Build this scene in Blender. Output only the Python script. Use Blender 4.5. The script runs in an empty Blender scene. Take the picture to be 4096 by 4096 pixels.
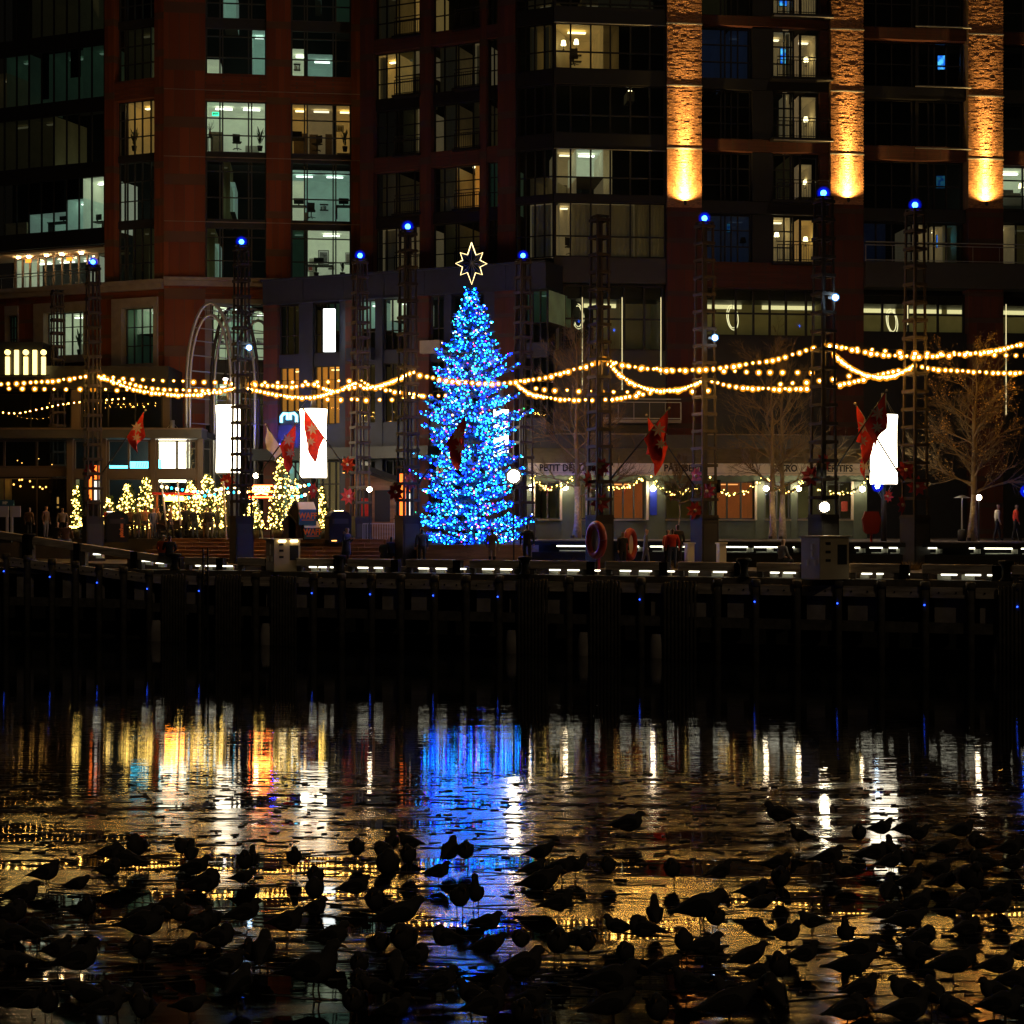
import bpy, bmesh, math, random
from mathutils import Vector, Matrix, Quaternion
R = math.radians
rnd = random.Random(7)
scene = bpy.context.scene
col = scene.collection

# ------------------------------------------------------------------ camera, sky, sun, exposure
HC = 5.4            # eye height above the water, metres
FPX = 6555.0        # focal length in pixels of the 4096 px photograph
YH = 2095.0         # horizon row in the photograph
cam_data = bpy.data.cameras.new('camera')
cam = bpy.data.objects.new('camera', cam_data); col.objects.link(cam)
cam.location = (0, 0, HC); cam.rotation_euler = (R(90), 0, 0)
cam_data.sensor_width = 36; cam_data.lens = 36 * FPX / 4096
cam_data.shift_y = (YH - 2048) / 4096
cam_data.clip_start = 0.1; cam_data.clip_end = 2000
scene.camera = cam
world = bpy.data.worlds.new('World'); scene.world = world; world.use_nodes = True
wn = world.node_tree; bg = wn.nodes['Background']
sky = wn.nodes.new('ShaderNodeTexSky'); sky.sky_type = 'NISHITA'; sky.sun_disc = False
sky.sun_elevation = R(-4); sky.sun_rotation = R(200); sky.altitude = 10
glow = wn.nodes.new('ShaderNodeMix'); glow.data_type = 'RGBA'; glow.blend_type = 'ADD'; glow.inputs[0].default_value = 1   # city glow on the night sky
glow.inputs[7].default_value = (.20, .155, .11, 1)
wn.links.new(sky.outputs[0], glow.inputs[6]); wn.links.new(glow.outputs[2], bg.inputs[0]); bg.inputs[1].default_value = 0.014
sun_d = bpy.data.lights.new('warm_fill_sun', 'SUN'); sun_d.energy = 0.075; sun_d.angle = R(0.5); sun_d.color = (1, .72, .42)  # warm fill added from behind the camera to lift the pier front
sun = bpy.data.objects.new('warm_fill_sun', sun_d); col.objects.link(sun); sun.rotation_euler = (R(55), 0, R(20))
scene.view_settings.view_transform = 'Standard'; scene.view_settings.look = 'None'
scene.view_settings.exposure = 0; scene.view_settings.gamma = 1
scene.render.engine = 'CYCLES'
cy = scene.cycles
cy.use_denoising = True
try: cy.denoiser = 'OPENIMAGEDENOISE'
except Exception: pass
cy.max_bounces = 6; cy.diffuse_bounces = 1; cy.glossy_bounces = 3; cy.transparent_max_bounces = 24
cy.transmission_bounces = 4; cy.use_light_tree = True
cy.sample_clamp_indirect = 6; cy.sample_clamp_direct = 0
cy.caustics_reflective = False; cy.caustics_refractive = False; cy.blur_glossy = 0.3
cy.adaptive_threshold = 0.03

# ------------------------------------------------------------------ helpers
def at(x, y, d):
    """world point seen at photo pixel (x, y) at distance d along the view axis"""
    return Vector(((x - 2048) / FPX * d, d, HC + (YH - y) / FPX * d))
def xz(x, d): return (x - 2048) / FPX * d
def zy(y, d): return HC + (YH - y) / FPX * d

class MB:
    def __init__(s): s.v = []; s.f = []; s.m = []
    def add(s, vs, fs, mi=0):
        o = len(s.v); s.v += [tuple(v) for v in vs]; s.f += [tuple(i + o for i in f) for f in fs]; s.m += [mi] * len(fs)
        return s
    def box(s, x0, x1, y0, y1, z0, z1, mi=0):
        return s.add([(x0,y0,z0),(x1,y0,z0),(x1,y1,z0),(x0,y1,z0),(x0,y0,z1),(x1,y0,z1),(x1,y1,z1),(x0,y1,z1)],
              [(0,3,2,1),(4,5,6,7),(0,1,5,4),(1,2,6,5),(2,3,7,6),(3,0,4,7)], mi)
    def bar(s, a, b, w, h=None, mi=0, up=(0,0,1)):
        a = Vector(a); b = Vector(b); h = w if h is None else h
        t = (b - a).normalized(); u = Vector(up)
        if abs(t.dot(u)) > .98: u = Vector((1,0,0))
        r = t.cross(u).normalized(); u = r.cross(t)
        vs = [p + r * i * w / 2 + u * j * h / 2 for p in (a, b) for i, j in ((-1,-1),(1,-1),(1,1),(-1,1))]
        return s.add(vs, [(0,1,2,3),(7,6,5,4),(0,4,5,1),(1,5,6,2),(2,6,7,3),(3,7,4,0)], mi)
    def tube(s, pts, rad, n=6, mi=0, cap=True):
        pts = [Vector(p) for p in pts]; k = len(pts)
        if not hasattr(rad, '__len__'): rad = [rad] * k
        vs = []; prev = None
        for i, p in enumerate(pts):
            t = (pts[min(i+1, k-1)] - pts[max(i-1, 0)])
            if t.length < 1e-9: t = Vector((0,0,1))
            t.normalize()
            if prev is None:
                u = Vector((0,0,1)) if abs(t.z) < .9 else Vector((1,0,0))
                u = (u - t * u.dot(t)).normalized()
            else:
                u = prev - t * prev.dot(t)
                u = u.normalized() if u.length > 1e-6 else t.orthogonal().normalized()
            prev = u; w = t.cross(u)
            for j in range(n):
                a = 2 * math.pi * j / n
                vs.append(p + (u * math.cos(a) + w * math.sin(a)) * rad[i])
        fs = [(i*n+j, i*n+(j+1) % n, (i+1)*n+(j+1) % n, (i+1)*n+j) for i in range(k-1) for j in range(n)]
        if cap and n > 2: fs += [tuple(range(n-1, -1, -1)), tuple((k-1)*n + j for j in range(n))]
        return s.add(vs, fs, mi)
    def lathe(s, prof, n=12, c=(0,0,0), mi=0):
        vs = [(c[0] + r*math.cos(2*math.pi*j/n), c[1] + r*math.sin(2*math.pi*j/n), c[2] + z) for r, z in prof for j in range(n)]
        k = len(prof)
        fs = [(i*n+j, i*n+(j+1) % n, (i+1)*n+(j+1) % n, (i+1)*n+j) for i in range(k-1) for j in range(n)]
        fs += [tuple(range(n-1, -1, -1)), tuple((k-1)*n + j for j in range(n))]
        return s.add(vs, fs, mi)
    def prism(s, poly, y0, y1, mi=0):
        """polygon in x,z extruded along y"""
        n = len(poly)
        vs = [(x, y0, z) for x, z in poly] + [(x, y1, z) for x, z in poly]
        fs = [tuple(range(n)), tuple(range(2*n-1, n-1, -1))] + [(j, n+j, n+(j+1) % n, (j+1) % n) for j in range(n)]
        return s.add(vs, fs, mi)
    def ball(s, c, r, sub=1, mi=0):
        V, F = ICO[sub]
        return s.add([(c[0]+v[0]*r, c[1]+v[1]*r, c[2]+v[2]*r) for v in V], F, mi)
    def mesh(s, name, mats, smooth=False):
        me = bpy.data.meshes.new(name); me.from_pydata(s.v, [], s.f)
        for m in (mats if isinstance(mats, (list, tuple)) else [mats]): me.materials.append(m)
        if any(s.m): me.polygons.foreach_set('material_index', s.m)
        if smooth: me.polygons.foreach_set('use_smooth', [True] * len(me.polygons))
        me.update(); return me
    def build(s, name, mats, parent=None, smooth=False, loc=None):
        o = bpy.data.objects.new(name, s.mesh(name, mats, smooth)); col.objects.link(o)
        if parent is not None: o.parent = parent
        if loc is not None: o.location = loc
        return o
def _ico(sub):
    bm = bmesh.new(); bmesh.ops.create_icosphere(bm, subdivisions=sub, radius=1)
    r = ([tuple(v.co) for v in bm.verts], [tuple(v.index for v in f.verts) for f in bm.faces]); bm.free(); return r
ICO = {0: ([(1,0,0),(-1,0,0),(0,1,0),(0,-1,0),(0,0,1),(0,0,-1)], [(0,2,4),(2,1,4),(1,3,4),(3,0,4),(2,0,5),(1,2,5),(3,1,5),(0,3,5)]), 1: _ico(1), 2: _ico(2), 3: _ico(3)}

def tag(o, label=None, cat=None, group=None, kind=None):
    if label: o['label'] = label
    if cat: o['category'] = cat
    if group: o['group'] = group
    if kind: o['kind'] = kind
    return o
def thing(name, label, cat, loc=(0,0,0), rotz=0, group=None):
    o = bpy.data.objects.new(name, None); col.objects.link(o); o.empty_display_size = .2
    o.location = loc; o.rotation_euler = (0, 0, rotz)
    return tag(o, label, cat, group)
def link(name, me, parent=None, loc=(0,0,0), rot=(0,0,0), scale=(1,1,1)):
    o = bpy.data.objects.new(name, me); col.objects.link(o); o.parent = parent
    o.location = loc; o.rotation_euler = rot; o.scale = scale
    return o
_cube = {}; _quad = {}
def cube(name, mat, parent, x0, x1, y0, y1, z0, z1):
    """a box piece that shares one unit cube mesh per material"""
    if mat.name not in _cube: _cube[mat.name] = MB().box(-.5,.5,-.5,.5,-.5,.5).mesh('box_piece', mat)
    return link(name, _cube[mat.name], parent, ((x0+x1)/2,(y0+y1)/2,(z0+z1)/2), (0,0,0), (abs(x1-x0),abs(y1-y0),abs(z1-z0)))
def pane(mat, parent, x0, x1, y, z0, z1):
    if mat.name not in _quad: _quad[mat.name] = MB().add([(-.5,0,-.5),(.5,0,-.5),(.5,0,.5),(-.5,0,.5)], [(0,1,2,3)]).mesh('pane', mat)
    return link('pane', _quad[mat.name], parent, ((x0+x1)/2, y, (z0+z1)/2), (0,0,0), (x1-x0, 1, z1-z0))

# ------------------------------------------------------------------ materials
def mat(name, base, rough=.7, metal=0, emit=None, es=0, var=0, vscale=3, bump=0, bscale=40, spec=.5, sample=True, stretch=None):
    m = bpy.data.materials.new(name); m.use_nodes = True
    nt = m.node_tree; b = nt.nodes['Principled BSDF']
    b.inputs['Base Color'].default_value = (*base, 1); b.inputs['Roughness'].default_value = rough
    b.inputs['Metallic'].default_value = metal; b.inputs['Specular IOR Level'].default_value = spec
    if emit: b.inputs['Emission Color'].default_value = (*emit, 1); b.inputs['Emission Strength'].default_value = es
    if var or bump:
        tc = nt.nodes.new('ShaderNodeNewGeometry'); vec = tc.outputs['Position']
        if stretch:
            mp = nt.nodes.new('ShaderNodeMapping'); nt.links.new(vec, mp.inputs[0]); mp.inputs['Scale'].default_value = stretch; vec = mp.outputs[0]
    if var:
        n = nt.nodes.new('ShaderNodeTexNoise'); n.inputs['Scale'].default_value = vscale; n.inputs['Detail'].default_value = 5
        nt.links.new(vec, n.inputs['Vector'])
        r = nt.nodes.new('ShaderNodeMapRange'); r.inputs[1].default_value = .3; r.inputs[2].default_value = .7
        r.inputs[3].default_value = 1 - var; r.inputs[4].default_value = 1 + var
        nt.links.new(n.outputs[0], r.inputs[0])
        mx = nt.nodes.new('ShaderNodeMix'); mx.data_type = 'RGBA'; mx.blend_type = 'MULTIPLY'; mx.inputs[0].default_value = 1
        mx.inputs[6].default_value = (*base, 1); nt.links.new(r.outputs[0], mx.inputs[7]); nt.links.new(mx.outputs[2], b.inputs['Base Color'])
    if bump:
        n2 = nt.nodes.new('ShaderNodeTexNoise'); n2.inputs['Scale'].default_value = bscale; nt.links.new(vec, n2.inputs['Vector'])
        bp = nt.nodes.new('ShaderNodeBump'); bp.inputs['Strength'].default_value = bump; bp.inputs['Distance'].default_value = .02
        nt.links.new(n2.outputs[0], bp.inputs['Height']); nt.links.new(bp.outputs[0], b.inputs['Normal'])
    if emit and not sample: m.cycles.emission_sampling = 'NONE'
    return m
def emis(name, c, s, sample=True):
    m = bpy.data.materials.new(name); m.use_nodes = True; nt = m.node_tree; nt.nodes.clear()
    e = nt.nodes.new('ShaderNodeEmission'); o = nt.nodes.new('ShaderNodeOutputMaterial')
    e.inputs[0].default_value = (*c, 1); e.inputs[1].default_value = s; nt.links.new(e.outputs[0], o.inputs[0])
    if not sample: m.cycles.emission_sampling = 'NONE'
    return m
def brickmat(name, c1, c2, mortar, sc=1.0, course=.08, length=.25):
    m = bpy.data.materials.new(name); m.use_nodes = True; nt = m.node_tree; b = nt.nodes['Principled BSDF']
    tc = nt.nodes.new('ShaderNodeTexCoord'); sp = nt.nodes.new('ShaderNodeSeparateXYZ'); nt.links.new(tc.outputs['Object'], sp.inputs[0])
    ad = nt.nodes.new('ShaderNodeMath'); nt.links.new(sp.outputs[0], ad.inputs[0]); nt.links.new(sp.outputs[1], ad.inputs[1])
    cb = nt.nodes.new('ShaderNodeCombineXYZ'); nt.links.new(ad.outputs[0], cb.inputs[0]); nt.links.new(sp.outputs[2], cb.inputs[1])
    br = nt.nodes.new('ShaderNodeTexBrick'); nt.links.new(cb.outputs[0], br.inputs['Vector'])
    br.inputs['Color1'].default_value = (*c1, 1); br.inputs['Color2'].default_value = (*c2, 1); br.inputs['Mortar'].default_value = (*mortar, 1)
    br.inputs['Scale'].default_value = 1; br.inputs['Brick Width'].default_value = length; br.inputs['Row Height'].default_value = course
    br.inputs['Mortar Size'].default_value = .008; br.inputs['Bias'].default_value = 0
    n = nt.nodes.new('ShaderNodeTexNoise'); n.inputs['Scale'].default_value = .7; nt.links.new(tc.outputs['Object'], n.inputs['Vector'])
    r = nt.nodes.new('ShaderNodeMapRange'); r.inputs[1].default_value=.3; r.inputs[2].default_value=.7; r.inputs[3].default_value=.75; r.inputs[4].default_value=1.2
    nt.links.new(n.outputs[0], r.inputs[0])
    mx = nt.nodes.new('ShaderNodeMix'); mx.data_type='RGBA'; mx.blend_type='MULTIPLY'; mx.inputs[0].default_value=1
    nt.links.new(br.outputs[0], mx.inputs[6]); nt.links.new(r.outputs[0], mx.inputs[7]); nt.links.new(mx.outputs[2], b.inputs['Base Color'])
    bp = nt.nodes.new('ShaderNodeBump'); bp.inputs['Strength'].default_value=.6; bp.inputs['Distance'].default_value=.02; bp.invert = True
    nt.links.new(br.outputs['Fac'], bp.inputs['Height']); nt.links.new(bp.outputs[0], b.inputs['Normal'])
    b.inputs['Roughness'].default_value = .85
    return m
def glassmat(name, tint=(.75,.85,.8), refl=1.0, ior=1.5):
    m = bpy.data.materials.new(name); m.use_nodes = True; nt = m.node_tree; nt.nodes.clear()
    tr = nt.nodes.new('ShaderNodeBsdfTransparent'); gl = nt.nodes.new('ShaderNodeBsdfGlossy'); fr = nt.nodes.new('ShaderNodeFresnel')
    mx = nt.nodes.new('ShaderNodeMixShader'); o = nt.nodes.new('ShaderNodeOutputMaterial')
    tr.inputs[0].default_value = (*tint, 1); gl.inputs[0].default_value = (refl, refl, refl, 1); gl.inputs['Roughness'].default_value = .015
    fr.inputs[0].default_value = ior
    g = nt.nodes.new('ShaderNodeNewGeometry'); n = nt.nodes.new('ShaderNodeTexNoise'); n.inputs['Scale'].default_value = .9; n.inputs['Detail'].default_value = 1
    nt.links.new(g.outputs['Position'], n.inputs['Vector'])
    bp = nt.nodes.new('ShaderNodeBump'); bp.inputs['Strength'].default_value = .12; bp.inputs['Distance'].default_value = .05
    nt.links.new(n.outputs[0], bp.inputs['Height']); nt.links.new(bp.outputs[0], gl.inputs['Normal'])
    nt.links.new(fr.outputs[0], mx.inputs[0]); nt.links.new(tr.outputs[0], mx.inputs[1]); nt.links.new(gl.outputs[0], mx.inputs[2]); nt.links.new(mx.outputs[0], o.inputs[0])
    return m

M = {}
M['brick'] = brickmat('red_brick', (.27,.068,.014), (.18,.044,.010), (.14,.07,.03))
M['brick_dark'] = brickmat('dark_red_brick', (.09,.021,.010), (.06,.015,.008), (.05,.028,.018))
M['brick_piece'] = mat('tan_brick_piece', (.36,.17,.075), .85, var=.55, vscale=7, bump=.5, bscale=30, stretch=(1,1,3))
M['mortar'] = mat('mortar', (.22,.15,.09), .95, var=.2)
M['stone'] = mat('pale_stone', (.34,.28,.19), .8, var=.15, vscale=2, bump=.2)
M['grey_panel'] = mat('grey_panel', (.04,.039,.035), .5, var=.1)
M['dark_panel'] = mat('dark_panel', (.012,.012,.013), .45, var=.15)
M['blue_panel'] = mat('slate_panel', (.022,.028,.048), .55, var=.12)
M['frame'] = mat('dark_window_frame', (.025,.025,.027), .45, metal=.3)
M['frame_lt'] = mat('grey_window_frame', (.08,.08,.075), .45, metal=.3)
M['frame_br'] = mat('bronze_frame', (.10,.072,.052), .5, metal=.2)
M['glass'] = glassmat('window_glass', (.72,.8,.76), .7)
M['glass_dk'] = glassmat('dark_window_glass', (.35,.4,.42))
M['core'] = mat('dark_interior', (.02,.02,.02), .9)
M['steel'] = mat('weathered_steel', (.034,.024,.018), .75, metal=.1, var=.3, vscale=4)
M['steel_dk'] = mat('dark_painted_steel', (.022,.020,.020), .7, metal=.1, var=.2)
M['steel_lt'] = mat('galvanised_steel', (.45,.45,.44), .4, metal=.7)
M['black'] = mat('black_paint', (.010,.010,.010), .7, spec=.2)
M['concrete'] = mat('concrete', (.34,.31,.29), .85, var=.3, vscale=1.5, bump=.3)
M['timber_grey'] = mat('weathered_timber', (.46,.40,.34), .8, var=.45, vscale=2.5, bump=.5, bscale=12, stretch=(.4,.4,3))
M['timber_dk'] = mat('dark_wet_timber', (.10,.09,.075), .75, var=.4, vscale=3, bump=.4)
M['wood'] = mat('brown_deck_wood', (.25,.13,.06), .6, var=.4, vscale=2, bump=.4, bscale=15, stretch=(.4,.4,3))
M['paving'] = mat('promenade_paving', (.12,.10,.09), .75, var=.3, vscale=.8)
M['white'] = mat('white_paint', (.75,.75,.73), .6)
M['cream'] = mat('cream_paint', (.62,.55,.42), .6, var=.08)
M['lilac'] = mat('pale_grey_paint', (.55,.53,.56), .5, var=.05)
M['red'] = mat('red_paint', (.55,.03,.02), .5, var=.1)
M['red_cloth'] = mat('red_cloth', (.72,.035,.02), .85, var=.15, vscale=6)
M['petal'] = mat('pale_petal_print', (.50,.42,.34), .85)
M['awning'] = mat('olive_awning_cloth', (.20,.17,.10), .9, var=.15)
M['valance'] = mat('cream_valance_cloth', (.82,.72,.50), .9, var=.1)
M['ink'] = mat('black_lettering', (.02,.018,.016), .8)
M['shop_green'] = mat('shopfront_green', (.10,.13,.09), .5, var=.1)
M['bark'] = mat('pale_bark', (.34,.28,.19), .9, var=.35, vscale=9, bump=.6, bscale=25)
M['twig'] = mat('twig_bark', (.15,.10,.04), .9, var=.3)
M['dry_leaf'] = mat('dry_leaf', (.40,.24,.05), .8, var=.3)
M['needle'] = mat('blue_spruce_needles', (.06,.12,.15), .7, var=.4, vscale=5)
M['needle2'] = mat('cypress_needles', (.06,.10,.025), .7, var=.4, vscale=5)
class Fac:
    """a vertical facade plane: local x runs along it to the right, local y goes into it, z up from gz"""
    def __init__(s, xref, d, adeg, gz=0):
        s.a = R(adeg); s.O = Vector((xz(xref, d), d, gz)); s.gz = gz
        s.u = Vector((math.cos(s.a), math.sin(s.a), 0)); s.n = Vector((math.sin(s.a), -math.cos(s.a), 0))
    def U(s, x, out=0):
        k = (x - 2048) / FPX; ox = s.O.x + s.n.x * out; oy = s.O.y + s.n.y * out
        return (ox - k * oy) / (k * math.sin(s.a) - math.cos(s.a))
    def D(s, x, out=0): return s.O.y + s.n.y * out + math.sin(s.a) * s.U(x, out)
    def Z(s, x, y, out=0): return zy(y, s.D(x, out)) - s.gz
    def W(s, u, out, z): return s.O + s.u * u + s.n * out + Vector((0, 0, z))
    def thing(s, name, label, cat, group=None): return thing(name, label, cat, s.O, s.a, group)

# ------------------------------------------------------------------ water and ice
def watermat():
    m = bpy.data.materials.new('harbour_water'); m.use_nodes = True; nt = m.node_tree; b = nt.nodes['Principled BSDF']
    b.inputs['Base Color'].default_value = (.004,.006,.007,1); b.inputs['Roughness'].default_value = .02; b.inputs['IOR'].default_value = 1.33
    g = nt.nodes.new('ShaderNodeNewGeometry')
    def noise(sx, sy, det, dist):
        mp = nt.nodes.new('ShaderNodeMapping'); mp.inputs['Scale'].default_value = (sx, sy, 1); nt.links.new(g.outputs['Position'], mp.inputs[0])
        n = nt.nodes.new('ShaderNodeTexNoise'); n.inputs['Scale'].default_value = 1; n.inputs['Detail'].default_value = det; n.inputs['Distortion'].default_value = dist
        nt.links.new(mp.outputs[0], n.inputs['Vector']); return n.outputs[0]
    def mul(a, k):
        x = nt.nodes.new('ShaderNodeMath'); x.operation = 'MULTIPLY'; nt.links.new(a, x.inputs[0])
        if isinstance(k, float): x.inputs[1].default_value = k
        else: nt.links.new(k, x.inputs[1])
        return x.outputs[0]
    def add(a, c):
        x = nt.nodes.new('ShaderNodeMath'); nt.links.new(a, x.inputs[0]); nt.links.new(c, x.inputs[1]); return x.outputs[0]
    # ripples: long low crests, calmer under the pier
    sp = nt.nodes.new('ShaderNodeSeparateXYZ'); nt.links.new(g.outputs['Position'], sp.inputs[0])
    rg = nt.nodes.new('ShaderNodeMapRange'); rg.inputs[1].default_value = 66; rg.inputs[2].default_value = 48; rg.inputs[3].default_value = .12; rg.inputs[4].default_value = 1
    nt.links.new(sp.outputs[1], rg.inputs[0])
    patch = nt.nodes.new('ShaderNodeMapRange'); patch.inputs[1].default_value = .35; patch.inputs[2].default_value = .65; patch.inputs[3].default_value = .5; patch.inputs[4].default_value = 1.2
    nt.links.new(noise(.05, .22, 2, 0.0), patch.inputs[0])
    h = add(mul(noise(.5, 5., 3, .2), .0045), add(mul(noise(1.0, 14., 2, 0.0), .0010), mul(noise(.12, .5, 1, 0.0), .008)))
    h = mul(mul(h, rg.outputs[0]), patch.outputs[0])
    bp = nt.nodes.new('ShaderNodeBump'); bp.inputs['Strength'].default_value = 1; bp.inputs['Distance'].default_value = 1
    nt.links.new(h, bp.inputs['Height']); nt.links.new(bp.outputs[0], b.inputs['Normal'])
    return m
def icemat():
    m = bpy.data.materials.new('wet_ice'); m.use_nodes = True; nt = m.node_tree; b = nt.nodes['Principled BSDF']
    g = nt.nodes.new('ShaderNodeNewGeometry')
    def noise(sx, sy, det, dist, rough=.5):
        mp = nt.nodes.new('ShaderNodeMapping'); mp.inputs['Scale'].default_value = (sx, sy, 1); nt.links.new(g.outputs['Position'], mp.inputs[0])
        n = nt.nodes.new('ShaderNodeTexNoise'); n.inputs['Scale'].default_value = 1; n.inputs['Detail'].default_value = det; n.inputs['Distortion'].default_value = dist; n.inputs['Roughness'].default_value = rough
        nt.links.new(mp.outputs[0], n.inputs['Vector']); return n.outputs[0]
    def rng(a, i0, i1, o0, o1):
        r = nt.nodes.new('ShaderNodeMapRange'); r.inputs[1].default_value=i0; r.inputs[2].default_value=i1; r.inputs[3].default_value=o0; r.inputs[4].default_value=o1
        nt.links.new(a, r.inputs[0]); return r.outputs[0]
    pool = rng(noise(.15, .75, 5, .6, .6), .47, .55, 0, 1)          # 0 = meltwater film, 1 = frosted ice
    frost = noise(.9, 6, 4, .2, .65)
    rr = nt.nodes.new('ShaderNodeMath'); rr.operation = 'MULTIPLY'; nt.links.new(pool, rr.inputs[0]); nt.links.new(rng(frost, .3, .7, .04, .16), rr.inputs[1])
    ra = nt.nodes.new('ShaderNodeMath'); ra.inputs[1].default_value = .02; nt.links.new(rr.outputs[0], ra.inputs[0]); nt.links.new(ra.outputs[0], b.inputs['Roughness'])
    b.inputs['Base Color'].default_value = (.010,.009,.008,1)
    b.inputs['IOR'].default_value = 1.36
    hb = nt.nodes.new('ShaderNodeMath'); hb.operation = 'MULTIPLY'; nt.links.new(noise(.22, 7., 4, .25, .5), hb.inputs[0]); nt.links.new(rng(pool, 0, 1, .0008, .0036), hb.inputs[1])
    h2 = nt.nodes.new('ShaderNodeMath'); h2.operation = 'MULTIPLY_ADD'; nt.links.new(noise(.3, 1.6, 2, .3), h2.inputs[0]); h2.inputs[1].default_value = .004; nt.links.new(hb.outputs[0], h2.inputs[2])
    bp = nt.nodes.new('ShaderNodeBump'); bp.inputs['Strength'].default_value = 1; bp.inputs['Distance'].default_value = 1
    nt.links.new(h2.outputs[0], bp.inputs['Height']); nt.links.new(bp.outputs[0], b.inputs['Normal'])
    return m
M['water'] = watermat(); M['ice'] = icemat()
w = MB().add([(-220,-40,0),(220,-40,0),(220,100,0),(-220,100,0)], [(0,1,2,3)]).build('water', M['water']); tag(w, kind='structure')
# the frozen sheet in the foreground, with a ragged far edge
edge = []
xx = -60.0
while xx < 60:
    edge.append((xx, 33.4 + 1.3*math.sin(xx*.21+1) + .7*math.sin(xx*.9) + rnd.uniform(-.5,.5))); xx += rnd.uniform(.25,.9)
vs = [(-60,-30,.02),(60,-30,.02)] + [(x,y,.02) for x,y in reversed(edge)]
lo = [(x,y,-.05) for x,y,z in vs]; n = len(vs)
ice = MB().add(vs+lo, [tuple(range(n))] + [(j,n+j,n+(j+1)%n,(j+1)%n) for j in range(n)]).build('ice_sheet', M['ice']); tag(ice, kind='structure')
# loose brash ice, leaves and sticks frozen to the sheet
M['debris'] = mat('frozen_debris', (.05,.045,.04), .35, var=.4)
M['shard'] = mat('ice_shard', (.16,.16,.16), .12)
db = MB()
for i in range(2600):
    y = rnd.uniform(18.5, 35.5) if i % 3 else rnd.uniform(26, 36); x = rnd.uniform(-.34, .34) * y
    a = rnd.uniform(-.35,.35); L = rnd.uniform(.03,.22) * (2 if i % 9 == 0 else 1); wd = rnd.uniform(.012,.05); hh = rnd.uniform(.006,.03)
    if i % 3 == 1: L = rnd.uniform(.25,1.1); wd = rnd.uniform(.01,.03); hh *= .5
    c, s_ = math.cos(a), math.sin(a)
    base = [(-L/2,-wd/2),(L/2*rnd.uniform(.5,1),-wd/2),(L/2,wd/2),(-L/2*rnd.uniform(.5,1),wd/2)]
    p = [(x+q*c-r*s_, y+q*s_+r*c) for q,r in base]
    db.add([(q,r,.021) for q,r in p]+[(q*.999+x*.001,r,.021+hh*rnd.uniform(.5,1)) for q,r in p],
           [(4,5,6,7),(0,1,5,4),(1,2,6,5),(2,3,7,6),(3,0,4,7)], i % 2)
tag(db.build('brash_ice', [M['debris'], M['shard']]), 'scattered brash ice, sticks and leaves frozen onto the ice', 'debris', kind='stuff')

# ------------------------------------------------------------------ ground, promenade
PF = Fac(2048, 68.7, -23.3, 0)       # front line of the pier
UPZ = 4.6; DECKZ = 3.5
def ppoly(name, m, pts, z, thick=.3):
    vs = [PF.W(u, o, z) for u, o in pts]; n = len(vs)
    b = MB().add(vs + [v - Vector((0,0,thick)) for v in vs], [tuple(range(n)), tuple(range(2*n-1,n-1,-1))] + [(j,n+j,n+(j+1)%n,(j+1)%n) for j in range(n)])
    o = b.build(name, m); tag(o, kind='structure'); return o
ppoly('promenade', M['paving'], [(-300,-9),(300,-9),(300,-420),(-300,-420)], UPZ, 1.2)
ppoly('pier_deck', M['paving'], [(-120,-1.2),(120,-1.2),(120,-8.99),(-120,-8.99)], DECKZ, .3)
# deck steps: stacked timber risers in the middle of the quay
stp = PF.thing('timber_steps', 'wide brown timber steps leading from the quay up to the market', 'steps')
u0, u1 = PF.U(560,-6), PF.U(1690,-6)
for k in range(6):
    for q in range(8):
        a0 = u0 + (u1-u0)*q/8; a1 = u0 + (u1-u0)*(q+1)/8
        z = DECKZ + .19*k
        cube('plank', M['wood'], stp, a0+.008, a1-.008, 5.2+.62*k, 5.2+.62*(k+1)-.012, z+.15, z+.19)
        cube('plank', M['wood'], stp, a0+.008, a1-.008, 5.23+.62*k, 5.26+.62*k, z+.085, z+.145)
        cube('plank', M['wood'], stp, a0+.008, a1-.008, 5.23+.62*k, 5.26+.62*k, z+.01, z+.078)
MB().prism([(u0,DECKZ-.2),(u1,DECKZ-.2),(u1,DECKZ),(u0,DECKZ)], 5.3, 9).build('step_frame', M['timber_dk'], stp)

# ------------------------------------------------------------------ the pier
pier = PF.thing('timber_pier', 'dark timber and concrete pier with piles standing in the water', 'pier')
uR = PF.U(660)
def ramp(u): return max(0., (uR - u) / (uR - PF.U(80)))
pile_x = [42,127,225,319,413,511,613,819,1038,1269,1381,1501,1617,1752,1878,2009,2288,2574,2879,3031,3196,3360,3531,3706,3887,4075]
pu = [PF.U(x) for x in pile_x]
M['marker'] = emis('blue_marker_light', (.02,.08,1), 5)
M['tube'] = emis('white_tube_light', (1,.95,.72), 4)
M['lightbox'] = mat('lit_housing', (.7,.72,.6), .5)
pile_me = MB().lathe([(.15,-1),(.145,2.6),(.14,3.05),(.11,3.08)], 10).mesh('pile', M['timber_dk'], True)
cap_me = MB().lathe([(.19,0),(.19,.25),(.15,.28)], 10).mesh('pile_cap', M['timber_dk'], True)
wale_z = 2.95
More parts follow.
